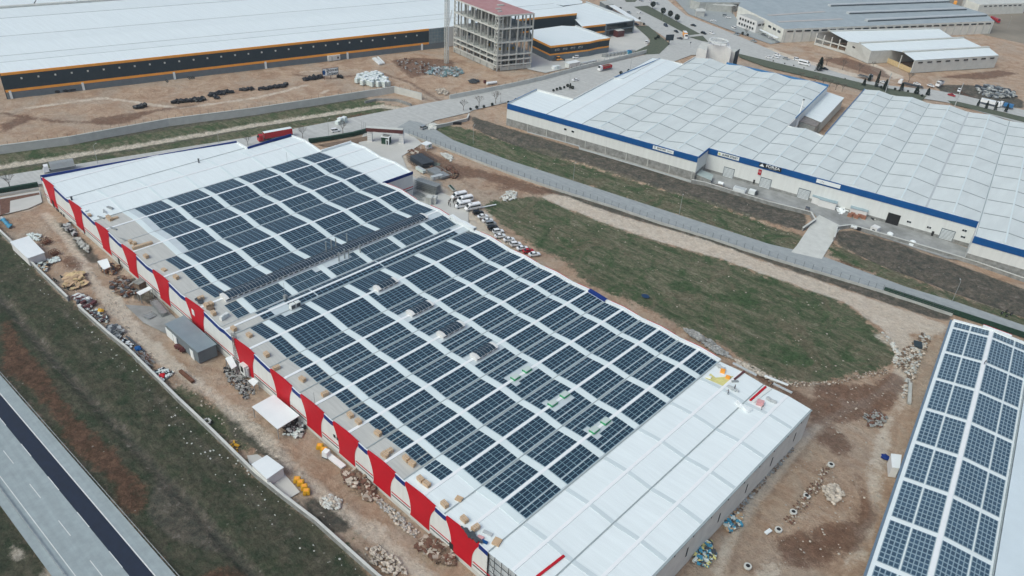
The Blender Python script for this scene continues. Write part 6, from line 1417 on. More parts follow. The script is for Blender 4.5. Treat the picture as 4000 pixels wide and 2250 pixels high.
for args in (
 ('spoil_heap', 'brown heap of broken slabs beside the facade under the third banner from the near corner', 'heap', [(1335,1850),(1365,1835),(1430,1865),(1480,1945),(1440,1958),(1390,1920),(1345,1890)], 150, 1.1, M['soilb'], 1.6, 'mix', 0, 'clods', [M['soilr'], M['rock']]),
 ('spoil_heap', 'brown heap of broken slabs against the last banner near the bottom', 'heap', [(1620,2130),(1680,2095),(1730,2120),(1790,2180),(1770,2210),(1690,2190)], 150, 1.2, M['soilb'], 1.8, 'mix', 0, 'clods', [M['soilr'], M['rock']]),
 ('rock_pile', 'pile of pale boulders by the perimeter wall near the bottom', 'rock pile', [(1430,2140),(1480,2130),(1560,2190),(1600,2240),(1520,2250),(1450,2200)], 110, .7, M['rock'], .7, 'rock', 0, 'boulders'),
 ('stone_heap', 'cream heap of stones on dark soil right of the yellow crates', 'heap', [(1245,1950),(1290,1935),(1335,1955),(1325,1985),(1290,1995),(1262,1985)], 130, .8, M['rock'], 1.0, 'rock', 0, 'stones', [M['concl']]),
 ('gravel_bank', 'grey rubble bank between the dirt strip and the green field', 'heap', [(2660,1278),(2710,1292),(2790,1345),(2850,1385),(2860,1402),(2800,1385),(2740,1345),(2690,1310)], 260, .8, M['rockg'], .9, 'rock', 0, 'rubble'),
 ('stone_bank', 'band of brown stones beside the left wall of the right solar shed', 'heap', [(3500,1390),(3610,1300),(3640,1320),(3600,1400),(3560,1500),(3530,1560),(3520,1530),(3545,1470),(3500,1440)], 240, .9, M['rock'], .9, 'rock', 0, 'stones', [M['soilb'], M['conc']]),
 ('stone_bank', 'broken stone rim at the lower edge of the green field', 'heap', [(3000,1465),(3080,1492),(3200,1496),(3300,1480),(3400,1450),(3480,1440),(3470,1460),(3380,1475),(3260,1505),(3100,1512),(3000,1490)], 220, .45, M['rock'], .5, 'rock', 0, 'stones', [M['soilb']]),
 ('stone_bank', 'line of pale stones along the roof edge at the near end of the green field', 'heap', [(2860,1400),(2930,1425),(3010,1470),(3060,1500),(2990,1480),(2900,1440)], 120, .8, M['rock'], .5, 'rock', 0, 'stones'),
 ('stone_bank', 'row of stones on the right rim of the green field', 'heap', [(3440,1290),(3500,1340),(3520,1390),(3505,1440),(3485,1420),(3495,1380),(3470,1340)], 90, .8, M['rock'], .5, 'rock', 0, 'stones', [M['concl']]),
 ('red_spoil_heap', 'dark red earth heap behind the pallets near the small booth', 'heap', [(1720,650),(1760,645),(1790,680),(1775,697),(1740,690),(1700,660)], 160, 1.2, M['soilr'], 1.6, 'rock', 0, 'clods', [M['soilb']]),
 ('red_spoil_heap', 'dark red earth ridge behind the dark steel racks', 'heap', [(1590,590),(1620,585),(1680,640),(1700,665),(1680,655),(1620,610)], 120, 1.2, M['soilr'], 1.2, 'rock', 0, 'clods', [M['rock']]),
 ('limestone_heap', 'cream limestone rubble between the red heaps and the street fence', 'heap', [(1720,600),(1745,598),(1775,618),(1760,630),(1735,615)], 80, .9, M['concl'], .6, 'rock', 0, 'stones'),
 ('limestone_heap', 'cream limestone rubble above the minibuses at the tip of the green field', 'heap', [(1950,775),(1985,745),(2020,750),(2015,775),(1975,790)], 80, .9, M['concl'], .8, 'rock', 0, 'stones'),
 ('rubble_heap', 'cream rubble by the gateway between the two pale walls', 'heap', [(1700,352),(1735,345),(1752,362),(1745,372),(1710,368)], 90, .9, M['rock'], 1.2, 'rock', 0, 'stones'),
 ('gravel_heap', 'dark gravel heap behind the right pale wall', 'heap', [(1828,318),(1850,309),(1874,318),(1860,326),(1838,326)], 120, .8, M['steeld'], 1.8, 'rock', 0, 'gravel'),
 ('sand_heap', 'cream sand heap beside the silver van at the street start', 'heap', [(1672,492),(1690,482),(1708,490),(1700,505),(1678,506)], 140, 1.2, M['concl'], 1.2, 'rock', 0, 'sand'),
 ('demolition_heap', 'blue grey sheeted scrap heap below the concrete frame', 'heap', [(1655,285),(1700,262),(1790,262),(1815,282),(1790,300),(1720,300)], 170, 1.3, M['lgutter'], 1.4, 'mix', 0, 'scrap', [M['steel'], mat('teal_scrap', (.16, .27, .29), .7, .2, .6)]),
 ('demolition_heap', 'scattered grey scrap on the red soil left of the hoist mast', 'heap', [(1540,235),(1600,228),(1700,250),(1720,290),(1620,290),(1560,262)], 110, .9, M['steel'], .5, 'mix', 0, 'scrap', [M['soilr']]),
 ('scrap_heap', 'large heap of vehicles and metal scrap on the far right lot', 'heap', [(3810,340),(3880,335),(3960,360),(3970,380),(3880,385),(3830,372)], 200, 1.9, M['steel'], 2.5, 'mix', 0, 'scrap', [M['conc'], M['steeld']]),
 ('plywood_heap', 'heap of yellow plywood sheets and boards in the left yard', 'heap', [(262,1075),(300,1060),(335,1075),(338,1115),(290,1130),(255,1118)], 60, 1.7, M['woody'], 1.5, 'sheet', 0, 'boards', [M['wood']]),
 ('debris_heap', 'dark heap of bags and rubbish below the white flat roofed shed', 'heap', [(125,1035),(180,1020),(200,1030),(175,1065),(150,1060)], 90, .8, M['black'], .8, 'mix', 0, 'rubbish', [M['bag'], M['wood']]),
 ('debris_heap', 'white sacks heap at the yard side of the white flat roofed shed', 'heap', [(105,915),(150,912),(165,930),(150,945),(118,930)], 30, 1.1, M['bag'], .6, 'rock', 0, 'sacks'),
 ('debris_heap', 'pale sacks heap at the lower corner of the white flat roofed shed', 'heap', [(180,1015),(225,1002),(235,1018),(200,1030)], 24, 1.0, M['bag'], .6, 'rock', 0, 'sacks'),
 ('scrap_heap', 'dark blue and white scrap heap on the inner side of the wall gap', 'heap', [(285,1155),(320,1150),(365,1175),(370,1195),(340,1212),(300,1190)], 80, 1.3, M['steeld'], 1.2, 'mix', 0, 'scrap', [M['steel'], M['wallw'], M['maroon']]),
 ('rubbish_heap', 'mixed dark rubbish heap just below the wall gap', 'heap', [(345,1212),(400,1210),(425,1245),(420,1262),(370,1250)], 110, .8, M['steeld'], .7, 'mix', 0, 'rubbish', [M['bag'], M['soilb'], M['maroon']]),
 ('panel_pile', 'pile of grey metal panels along the perimeter wall', 'heap', [(420,1275),(450,1268),(482,1300),(460,1320),(430,1300)], 40, 1.4, M['steel'], .9, 'sheet', 0, 'panels', [M['steeld']]),
 ('rubbish_heap', 'white plastic rubbish heap by the perimeter wall opposite the grey shed', 'heap', [(465,1335),(495,1328),(520,1350),(500,1365)], 50, .9, M['white'], .5, 'mix', 0, 'rubbish', [M['black']]),
 ('steel_pile', 'rusty frames and bars along the perimeter wall', 'heap', [(500,1375),(560,1375),(600,1410),(580,1440),(530,1410)], 60, 1.0, M['rust'], .5, 'bar', 0, 'bars', [M['steel']]),
 ('rubbish_heap', 'white and black rubbish with a red sack by the perimeter wall', 'heap', [(600,1450),(650,1440),(672,1465),(640,1490),(610,1475)], 60, .9, M['white'], .6, 'mix', 0, 'rubbish', [M['black'], M['bag']]),
 ('steel_stock', 'dark steel stock lying at the facade under the fourth banner from the far end', 'heap', [(420,1110),(470,1080),(540,1110),(560,1135),(500,1165),(450,1145)], 130, 1.1, M['steeld'], .8, 'mix', 0, 'steel', [M['soilb'], M['rust'], M['concd']]),
 ('steel_stock', 'grey machinery parts at the facade under the second banner', 'heap', [(240,880),(275,872),(300,915),(290,925),(262,905)], 50, 1.1, M['steel'], .9, 'box', 0, 'parts', [M['black'], M['lgutter']]),
 ('steel_stock', 'grey beams stacked at the facade before the third banner', 'heap', [(290,930),(310,928),(350,975),(345,985),(315,965)], 30, 1.3, M['conc'], .5, 'box', 0, 'beams'),
 ('junk_pile', 'dark junk under the small white gabled roof at the facade', 'heap', [(430,1025),(470,1045),(450,1075),(400,1065),(395,1040)], 90, 1.0, M['steeld'], .9, 'mix', 0, 'junk', [M['wood'], M['rust']]),
 ('rubble_patch', 'grey rubble scattered between the lattice mast and the big white canopy', 'heap', [(900,1420),(960,1470),(1000,1540),(960,1560),(900,1500),(870,1440)], 190, .7, M['rockg'], .4, 'mix', 0, 'rubble', [M['concd'], M['black']]),
 ('rubble_patch', 'rubble and rubbish under the right edge of the big white canopy', 'heap', [(1110,1660),(1175,1625),(1200,1680),(1170,1710),(1110,1700)], 120, .8, M['rockg'], .5, 'mix', 0, 'rubble', [M['black'], M['bag']]),
 ('rubble_strip', 'pale gravel and blocks at the foot of the facade near the bottom corner', 'heap', [(1480,1940),(1560,2010),(1640,2080),(1620,2100),(1540,2040),(1470,1960)], 160, .6, M['rockg'], .3, 'rock', 0, 'rubble', [M['rock']]),
 ('rubbish_heap', 'rubbish heap with blue sheet at the end wall of the white factory', 'heap', [(2810,2020),(2850,1995),(2900,2010),(2895,2060),(2840,2080)], 80, .9, M['bag'], .7, 'mix', 0, 'rubbish', [M['tarpblue'], M['steeld'], M['wood']]),
 ('rubbish_heap', 'rubbish heap with yellow weeds at the bottom of the end wall', 'heap', [(2720,2140),(2780,2110),(2800,2170),(2760,2220),(2710,2200)], 90, .9, M['bag'], .7, 'mix', 0, 'rubbish', [M['yinsul'], M['steeld'], M['tarpblue']]),
 ('rubble_strip', 'grey rubble along the end wall of the white factory', 'heap', [(2860,1990),(3090,1740),(3100,1760),(2880,2010)], 170, .6, M['rockg'], .4, 'mix', 0, 'rubble', [M['soilb'], M['steel']]),
 ('trench_spoil', 'dark trench spoil with manholes in the lower right yard', 'heap', [(3060,2030),(3220,1810),(3250,1810),(3230,1870),(3130,2010),(3090,2050)], 120, .5, M['soilb'], .6, 'rock', 0, 'clods', [M['rock'], M['soilr']]),
 ('brush_heap', 'dark brush heap with a red item in the middle right yard', 'heap', [(3370,1630),(3420,1600),(3470,1630),(3440,1670),(3390,1665)], 130, .7, M['concd'], .7, 'rock', 0, 'clods', [M['soilr']]),
 ('stone_heap', 'pale limestone heap in the lower right yard', 'heap', [(3210,1900),(3270,1890),(3300,1930),(3260,1970),(3230,1950)], 110, .9, M['rock'], .8, 'rock', 0, 'stones'),
 ('bag_heap', 'heap of white plastic bags between the two lean-to offices', 'heap', [(3258,810),(3310,800),(3320,825),(3280,838)], 90, .9, M['white'], 1.6, 'rock', 0, 'bags'),
 ('tyre_heap', 'black tyre heap right of the brick pallets at the blue factory', 'heap', [(3392,838),(3440,840),(3470,862),(3410,860)], 60, .9, M['black'], 1.2, 'rock', 0, 'tyres', [M['conc']]),
): heap(*args)
random.seed(11)
# brick pallets
bp = None
for i, (x, y) in enumerate(((3318,846),(3329,843),(3343,852),(3357,848),(3372,855),(3330,836))):
    p = G(x, y); 
    if bp is None:
        t = thing('brick_pallet', '', 'brick pallet'); MB().box((0, 0, 0), (1.8, 1.5, .15)).build('pallet', M['wood'], t); MB().box((0, 0, .15), (1.7, 1.4, 1.3)).build('bricks', mat('brick', (.28, .13, .085), .9, .2, 3), t); bp = Placer(t)
    bp.put((p.x, p.y, 0), .2, 'pallet of red bricks in front of the lean-to beside the bag heap', 'red brick pallets at the blue factory')
# white big bags in the dirt yard
def make_block():
    t = thing('white_sack_block', '', 'big bag'); MB().box((0, 0, 0), (2.0, 2.0, 2.7)).build('sack', M['bag'], t); MB().box((0, 0, 2.7), (1.8, 1.8, .2)).build('top_cover', M['white'], t); return t
wbp = Placer(make_block()); k = 0
O_ = Vector(G2(1398, 322)); rr = random.Random(5)
Pb = Z([(1384,318),(1400,300),(1465,290),(1520,322),(1520,338),(1440,342),(1425,335),(1390,330)])
for i in range(-3, 16):
    for j in range(-2, 16):
        x = Pb[0][0]+i*2.7-20*0; x = min(p[0] for p in Pb)+(i+3)*2.5+rr.uniform(-.2, .2); y = min(p[1] for p in Pb)+(j+2)*2.6+rr.uniform(-.2, .2)
        if not pip(Pb, np.array([x]), np.array([y]))[0] or rr.random() < .12: continue
        wbp.put((x, y, 0), .25+rr.uniform(-.08, .08), 'white sack block in the dense cluster beside the pale wall', 'cluster of white sack blocks in the dirt yard', (1, 1, rr.uniform(.85, 1.1)))
for i, (x, y) in enumerate(((1320,485),(1330,482),(1345,478))):
    p = G(x, y); wbp.put((p.x, p.y, 0), .3, ('left', 'middle', 'right')[i]+' one of three big sacks on the road verge behind a bare tree', 'three big sacks on the road verge', (1.1, 1.1, 1.0 if i else .6))
# black tarps
for i, (x, y, L, lb) in enumerate(((547,417,44,'small black tarpaulin heap furthest left in the open dirt yard'),(740,395,125,'longest black tarpaulin heap in the dirt yard'),(863,366,90,'black tarpaulin heap right of the longest one'),(845,381,16,'tiny black lump between two long tarpaulin heaps'),(967,350,46,'short black tarpaulin heap in the middle of the row'),(1065,342,108,'curved black tarpaulin heap left of the billboard'),(1220,307,72,'black tarpaulin heap ending at the billboard'),(258,354,78,'flat black tarpaulin heap against the long warehouse wall'),(1328,303,18,'black and white scraps right of the billboard'))):
    b = MB(); n = max(5, int(L/4))
    for k in range(n):
        u = (k+.5)/n-.5; p = G(x+u*L, y-u*L*.13+random.uniform(-2, 2)*2); b.blob((p.x, p.y, .5), (random.uniform(.7, 1.3), random.uniform(.8, 1.8), random.uniform(.5, 1.3)), jit=.35)
    single('black_tarpaulin', lb, 'tarpaulin', [(b, 'sheet', M['black'])])
# billboard
p0, p1 = G(1261, 312, 0), G(1324, 304, 0); d = (p1-p0).normalized(); ang = math.atan2(d.y, d.x)
t = thing('billboard', 'white billboard on two posts beside black tarpaulins', 'billboard', p0); L = (p1-p0).length
for f_ in (.1, .5): q = p0+(p1-p0)*f_; MB().box((q.x, q.y, 0), (.25, .25, 2.2)).build('post', M['rust'], t)
c = (p0+p1)/2; o = MB().box((c.x, c.y, 2.0), (L, .25, 4.3), ang).build('board', M['rust'], t); nn = Vector((d.y, -d.x, 0)); nn = nn if nn.dot(CAM-c) > 0 else -nn; q = c+nn*.16; MB().box((q.x, q.y, 2.2), (L-.5, .1, 3.9), ang).build('face', M['white'], o)
q = c+nn*.26; text(t, 'İkizceli', (q.x+d.x*L*.12, q.y+d.y*L*.12, 5.0), ang, 2.0, M['charcoal'], 'lettering', 1.25, .03); text(t, 'İnşaat', (q.x+d.x*L*.12, q.y+d.y*L*.12, 3.1), ang, 2.0, M['charcoal'], 'lettering', 1.25, .03)
e = c-d*L*.38+nn*.26; b = MB(); b.face([(e.x-d.x*1.0, e.y-d.y*1.0, 3.0), (e.x+d.x*.2, e.y+d.y*.2, 2.7), (e.x+d.x*.7, e.y+d.y*.7, 4.2), (e.x, e.y, 5.6), (e.x-d.x*1.1, e.y-d.y*1.1, 5.0)]); b.build('emblem', M['blue2'], t)
# container and stacks in the dirt yard
def boxpx(name, lb, cat, a, c, depth, h, m, part='body', extra=None, group=None):
    "front base line a->c in pixels, depth away from the camera"
    A, C = G(*a), G(*c); d = (C-A).normalized(); n = Vector((-d.y, d.x, 0)); n = n if n.dot(CAM-A) < 0 else -n
    q = (A+C)/2+n*depth/2; t = thing(name, lb, cat, (q.x, q.y, 0), group); an = math.atan2(d.y, d.x); MB().box((q.x, q.y, 0), ((C-A).length, depth, h), an).build(part, m, t)
    if extra: extra(t, A, C, d, n, an)
    return t
def cont_x(t, A, C, d, n, an): q = A+(C-A)*.8-n*.05; MB().box((q.x, q.y, .9), (1.0, .1, 1.2), an).build('window', M['glass'], t); q = A+(C-A)*.3-n*.05; MB().box((q.x, q.y, .1), (1.0, .08, 2.1), an).build('door', M['lgutter'], t); q = (A+C)/2+n*1.3; MB().box((q.x, q.y, 2.9), ((C-A).length+.2, 2.8, .12), an).build('roof', M['white'], t)
boxpx('site_container', 'white site container beside the long warehouse wall', 'container', (1284,240), (1330,233), 2.6, 2.9, M['wallw'], 'walls', cont_x)
for i, (a, c) in enumerate((((1457,231),(1483,254)),((1463,229),(1491,252)),((1475,226),(1500,250)))):
    single('concrete_beam', ('left', 'middle', 'right')[i]+' one of three long pale beams lying in the dirt yard', 'beam', [(sbar(a, c, 1.1, .9), 'beam', M['white'])])
single('site_fence_frames', 'row of small grey gabled racks along the annex yard wall', 'rack', [((lambda b: [b.box(tuple(G(2360+k*14, 222-k*2.2)), (3.0, 2.0, 1.6), .5) for k in range(9)] and b)(MB()), 'rack_row', M['steel'])])
boxpx('white_frame_shed', 'open white frame shed behind the roadside wall', 'shed', (2222,266), (2264,258), 4, 2.6, M['wallw'], 'walls', lambda t, A, C, d, n, an: MB().box(((A+C)/2+n*2+Vector((0, 0, 2.6))), ((C-A).length+.4, 4.4, .15), an).build('roof', M['white'], t))
boxpx('wrapped_stack', 'white wrapped stack behind the roadside wall', 'stack', (2165,272), (2190,268), 3, 1.6, M['white'], 'stack', lambda t, A, C, d, n, an: MB().box(((A+C)/2+n*.4), (1.4, 1.4, 2.0), an).build('small_stack', M['bag'], t))
boxpx('wrapped_stack', 'grey panel stacks right of the white frame shed', 'stack', (2275,258), (2330,246), 2, 1.8, M['lgutter'], 'stack', lambda t, A, C, d, n, an: MB().box(((A+C)/2-n*.6), (5, .8, 1.2), an).build('front_row', M['conc'], t))
boxpx('blue_tent', 'small bright blue covered box behind the roadside wall', 'tent', (2455,213), (2468,211), 2.4, 2.0, M['tarpblue'], 'cover', lambda t, A, C, d, n, an: MB().box(((A+C)/2+n*1.2+Vector((0, 0, 2))), (2.0, 1.6, .4), an).build('top', M['bluetrim'], t))
single('boat_shaped_tank', 'white long tank lying behind the right pale wall', 'tank', [(MB().tube(G(1902, 326, .8), G(1940, 321, .8), .9, .7, 10), 'shell', M['white']), (MB().box(G(1894, 324), (1.2, 1.2, 1.6)), 'end_block', M['maroon'])])
# ------------------------------------------------------------------ entrance portal and booths
A, C = G(1446, 551), G(1569, 559); d = (C-A).normalized(); an = math.atan2(d.y, d.x); t = thing('entrance_portal', 'wide entrance portal with maroon beam on two white pillars', 'gate', (A+C)/2)
for q in (A, C): MB().box((q.x, q.y, 0), (2.2, 1.6, 5.2), an).build('pillar', M['white2'], t)
for q in (A, C):
    b = MB()
    for z in (1, 2, 3, 4): b.box((q.x, q.y, z), (2.26, 1.66, .1), an)
    b.build('pillar_joints', M['conc'], t)
a1, c1 = A-d*1.6, C+d*.8; MB().bar((a1.x, a1.y, 6.1), (c1.x, c1.y, 6.1), 2.4, 1.8).build('beam', M['maroon'], t); MB().bar((a1.x, a1.y, 7.05), (c1.x, c1.y, 7.05), 2.5, .12).build('beam_top', M['concl'], t)
def booth_x(t, A, C, d, n, an):
    q = (A+C)/2+n*1.6; MB().box((q.x, q.y, 3.4), ((C-A).length+.5, 3.7, .35), an).build('roof_frame', M['white'], t); MB().box((q.x, q.y, 3.76), ((C-A).length-.6, 2.6, .08), an).build('roof_inset', M['concd'], t); q = C-d*.7-n*.1; MB().box((q.x, q.y, 0), (1.5, .25, 2.6), an).build('door_frame', M['white'], t); q = q-n*.15; MB().box((q.x, q.y, .1), (.8, .1, 2.1), an).build('door', M['glass'], t); q = C-n*.02; MB().box((q.x, q.y, 0), (.3, .3, 3.4), an).build('corner_post', M['white'], t)
boxpx('gate_booth', 'dark green gate booth with white roof frame inside the portal', 'booth', (1490,562), (1519,566), 3.3, 3.4, M['hedge'], 'walls', booth_x)
shed('guard_hut', 'small open white hut with overhanging roof near the street fence', [(1643,561),(1666,551),(1688,560),(1665,569)], 0, 2.8, M['white2'], M['white'], 'hut', legs=True)
p = G(1670, 579); t = thing('hut_block', 'small white wall with a green sign under the guard hut roof', 'hut', p); MB().box((p.x, p.y+.6, 0), (2.2, 2.4, 2.5)).build('wall', M['white'], t); MB().box((p.x+1.15, p.y+.4, 1.0), (.08, .9, .7)).build('green_sign', M['green'], t)
for i, (x, y) in enumerate(((1415, 525), (1423, 528), (1430, 530))):
    p = G(x, y); single('flag_pole', ('left', 'middle', 'right')[i]+' one of three bare poles before the portal', 'pole', [(MB().tube((p.x, p.y, 0), (p.x, p.y, 6.5), .08, .05, 6), 'pole', M['steeld'])])
# steel racks and pallets
def rack(name, lb, a, c, depth, h, m, n=8, lv=4):
    A, C = G(*a), G(*c); d = (C-A).normalized(); nv = Vector((-d.y, d.x, 0)); nv = nv if nv.dot(CAM-A) < 0 else -nv; L = (C-A).length; b = MB(); t = thing(name, lb, 'rack', (A+C)/2)
    for k in range(n+1):
        p = A+d*(L*k/n)
        for e_ in (0, 1): q = p+nv*depth*e_; b.bar((q.x, q.y, 0), (q.x, q.y, h), .12, .12)
        q = p+nv*depth
        for l in range(1, lv+1): b.bar((p.x, p.y, h*l/lv), (q.x, q.y, h*l/lv), .08, .08)
    for l in range(lv+1):
        for e_ in (0, .5, 1):
            p, q = A+nv*depth*e_, C+nv*depth*e_; b.bar((p.x, p.y, .1+h*l/lv*.97), (q.x, q.y, .1+h*l/lv*.97), .1, .1)
    b.build('frame', M[m], t)
    b = MB()
    for l in range(lv):
        p, q = A+nv*depth*.5, C+nv*depth*.5; b.bar((p.x, p.y, .3+h*l/lv), (q.x, q.y, .3+h*l/lv), depth*.7, .25)
    b.build('shelf_load', M[m], t); return t
rack('steel_rack', 'dark blue steel racks stacked beside the concrete lane', (1590,628), (1640,662), 9, 2.6, 'steeld', 8, 3)
rack('steel_rack', 'tall grey scaffold racks beside the wing of the white factory', (1618,738), (1700,765), 5, 4.2, 'steel', 12, 5)
rack('steel_rack', 'low grey steel frames between the sacks and the pallets', (1660,672), (1715,705), 7, 1.3, 'steel', 7, 2)
heap('steel_bars', 'flat grey steel bars on the ground at the foot of the factory wing', 'heap', [(1610,748),(1650,752),(1660,770),(1640,790),(1620,775)], 36, 1.2, M['steel'], .3, 'bar', 0, 'bars')
boxpx('sack_row', 'row of white sacks in front of the dark blue racks', 'sacks', (1623,661), (1652,678), 1.6, 1.3, M['bag'], 'sacks', lambda t, A, C, d, n, an: MB().box(((A+C)/2+n*.8+Vector((0, 0, 1.3))), ((C-A).length*.85, 1.3, .2), an).build('cover', M['lgutter'], t))
boxpx('pallet_row', 'row of wrapped grey pallets below the red earth heap', 'pallets', (1690,705), (1732,695), 2, 1.4, M['lgutter'], 'pallets', lambda t, A, C, d, n, an: [MB().box((A+d*(1+k*2.0)-n*.05), (.1, .1, 1.4), an).build('gap', M['steeld'], t) for k in range(3)])
boxpx('metal_bench', 'green grey metal frame lying alone above the minibuses', 'frame', (1749,727), (1768,748), 1.6, .5, M['conc'], 'frame', lambda t, A, C, d, n, an: MB().box(((A+C)/2+n*.8+Vector((0, 0, .5))), ((C-A).length*.9, .8, .15), an).build('seat', M['hedge'], t))
for i, (a, c) in enumerate((((1662,798),(1684,802)),((1686,797),(1702,799)))): boxpx('block_stack', ('left', 'right')[i]+' grey stack of building blocks beside the factory wing', 'block stack', a, c, 3, 3.2 if i == 0 else 2.8, M['concl'], 'blocks', lambda t, A, C, d, n, an: MB().box(((A+C)/2-n*.02), (.12, .1, 2.9), an).build('joint', M['conc'], t), 'block stacks beside the factory')
single('white_kerb_beam', 'thin white beam sticking out right of the minibuses', 'beam', [(sbar((1876,812),(1938,800), .5, .3), 'beam', M['white'])])
# culvert
t, P = wall_line('culvert', 'concrete culvert bridge with dark openings at the street junction', 'bridge', [(1690,500),(1745,490),(1825,470),(1832,452)], 1.2, .5, M['conc'], M['concl']); p = G(1780, 484); MB().box((p.x, p.y, -.5), (6, .6, 1.4), .9).build('opening', M['dark'], t)
# oval puddle cover in the field
p = G(2521, 1157); t = thing('blue_puddle_cover', 'dark blue oval cover on the green field', 'cover', (p.x, p.y, 0)); b = MB(); b.face([(p.x+1.5*math.cos(a), p.y+1.2*math.sin(a), .08) for a in [2*math.pi*k/18 for k in range(18)]]); b.build('sheet', mat('pond_blue', (.008, .035, .09), .3, .1), t)
single('puddle', 'small green puddle among the red earth heaps', 'puddle', [(flatpoly([(1680,638),(1700,633),(1722,640),(1715,648),(1690,647)], .03), 'water', mat('puddle_water', (.20, .22, .15), .1, .1))])
# ------------------------------------------------------------------ left yard buildings
shed('flat_roofed_shed', 'white flat roofed shed by the perimeter wall in the far left yard', [(38,945),(112,922),(175,987),(108,1010)], 0, 3.2, M['white2'], M['white'])
shed('gabled_cover', 'small white gabled cover against the facade between banners', [(379,1019),(420,1012),(432,1043),(404,1051)], 0, 2.8, M['steel'], M['white'], 'cover', legs=True, zlist=[2.6, 3.0, 2.9, 2.5])
shed('tilted_canopy', 'tilted narrow white canopy beside the loading apron', [(533,1142),(583,1119),(595,1128),(546,1153)], 0, 3.4, M['steel'], M['white'], 'canopy', legs=True)
t, P = shed('grey_workshop', 'long grey roofed workshop leaning on the red and white facade', [(643,1266),(719,1232),(847,1345),(772,1378)], 0, 4.4, M['greyp'], M['greyroof'], 'workshop')
for (a, c) in (((650,1296),(676,1318)),((678,1322),(692,1337)),((744,1378),(757,1392))):
    A, C = G(*a, 1.2), G(*c, 1.2); MB().bar(A, C, .15, 3.4).build('white_panel', M['white'], t)
heap('red_machine', 'red brown machines in the mouth of the grey workshop', 'machine', [(690,1355),(745,1345),(752,1375),(715,1375)], 26, 1.2, M['rust'], 1.2, 'box', 0, 'parts', [M['maroon']])
boxpx('brick_kiosk', 'brown open fronted wooden kiosk at the facade before the tilted canopy', 'kiosk', (525,1128), (548,1138), 3, 2.6, M['soilb'], 'walls', lambda t, A, C, d, n, an: MB().box(((A+C)/2+n*1.4+Vector((0, 0, 2.6))), ((C-A).length+.3, 3.2, .15), an).build('roof', M['concd'], t))
shed('big_canopy', 'large white canopy against the facade above the dirt track', [(984,1589),(1070,1542),(1170,1624),(1084,1677)], 0, 3.8, M['steel'], M['white'], 'canopy', legs=True)
shed('small_canopy', 'small white canopy between the mast and the large canopy', [(969,1488),(989,1476),(1010,1490),(991,1509)], 0, 3, M['steel'], M['white'], 'canopy', legs=True)
shed('small_canopy', 'white low cover at the foot of the lattice mast', [(880,1400),(905,1388),(925,1430),(905,1442)], 0, 2.6, M['steel'], M['white'], 'canopy', legs=True)
p = G(962, 1470); t = thing('filter_unit', 'white filter machine with duct standing at the facade', 'machine', (p.x, p.y, 0)); MB().box((p.x, p.y, 1.2), (2.6, 1.8, 3.2)).build('casing', M['wallw'], t); MB().tube((p.x+1.5, p.y, 1), (p.x+1.5, p.y, 4.0), .5, n=10).build('duct', M['lgutter'], t); MB().box((p.x, p.y-.95, 2.2), (1.2, .1, 1.8)).build('opening', M['dark'], t)
shed('yard_office', 'small white office with strip windows at the lower perimeter wall', [(981,1814),(1043,1778),(1109,1826),(1043,1872)], 0, 3.0, M['white2'], M['white'], 'office')
a, c = G(1047, 1880, 0), G(1103, 1846, 0); d = (c-a).normalized(); o = bpy.data.objects.get('yard_office'); 
for k in range(5):
    q = a+(c-a)*(.12+.18*k); MB().box((q.x+.05, q.y-.05, 1.5), (.85, .2, .8), math.atan2(d.y, d.x)).build('window', M['glass'], o)
sheet('yard_slab', [(1055,1880),(1110,1850),(1172,1922),(1130,1948)], M['yard'], .05)
sheet('yard_slab', [(965,1780),(1005,1775),(1030,1790),(975,1815)], M['yard'], .05)
yb = None
for i, (x, y, lb) in enumerate(((1161,1880,'yellow crate block furthest from the camera in the row of four'),(1175,1892,'second yellow crate block of the row of four'),(1189,1909,'third yellow crate block of the row of four'),(1198,1927,'yellow crate block nearest the camera in the row of four'),(1250,1750,'upper one of two yellow crate blocks at the facade'),(1266,1764,'lower one of two yellow crate blocks at the facade'))):
    if yb is None:
        t = thing('yellow_crate', '', 'crate'); b = MB()
        for a_ in (-.55, .55):
            for c_ in (-.5, .5): b.box((a_, c_, 0), (.95, .85, 1.0))
        b.box((0, 0, 1.0), (1.9, 1.6, .45)); b.build('crates', M['yellow'], t); MB().box((0, 0, 1.46), (1.2, 1.0, .12)).build('lid', M['orange'], t); yb = Placer(t)
    p = G(x, y); yb.put((p.x, p.y, 0), random.uniform(0, 1), lb, 'yellow crate blocks in the yard', .78)
boxpx('white_cabinet', 'white cabinet below the two yellow crate blocks', 'cabinet', (1258,1786), (1277,1794), 1.6, 1.9, M['white'], 'body', lambda t, A, C, d, n, an: MB().box(((A+C)/2), ((C-A).length, .3, .2), an).build('foot', M['steeld'], t))
single('white_panel_stack', 'long white panel stack along the facade right of the cabinet', 'stack', [(sbar((1285,1782),(1343,1828), 1.5, .5), 'panels', M['white'])])
heap('weed_patch', 'yellow orange scraps on dark soil by the white yard office', 'heap', [(895,1725),(925,1730),(950,1765),(925,1765),(900,1745)], 14, .9, M['yellow'], .5, 'mix', 0, 'scraps', [M['soilb']])
b = MB(); p = G(807, 1650)
for (dx, dy, sx, sy) in ((-.9, 0, .4, 2.2), (.9, 0, .4, 2.2), (0, -.9, 2.2, .4), (0, .9, 2.2, .4)): b.box((p.x+dx, p.y+dy, 0), (sx, sy, .5))
single('concrete_square', 'square white concrete frame on brown soil inside the perimeter wall', 'frame', [(b, 'frame', M['concl'])])
single('blue_tarpaulin', 'bright blue tarpaulin roll at the far left yard corner', 'tarpaulin', [((lambda b: [b.blob(tuple(G(12+k*6, 858+k*6, .5)), (1.2, 1.0, .6), jit=.3) for k in range(5)] and b)(MB()), 'sheet', M['tarpblue'])])
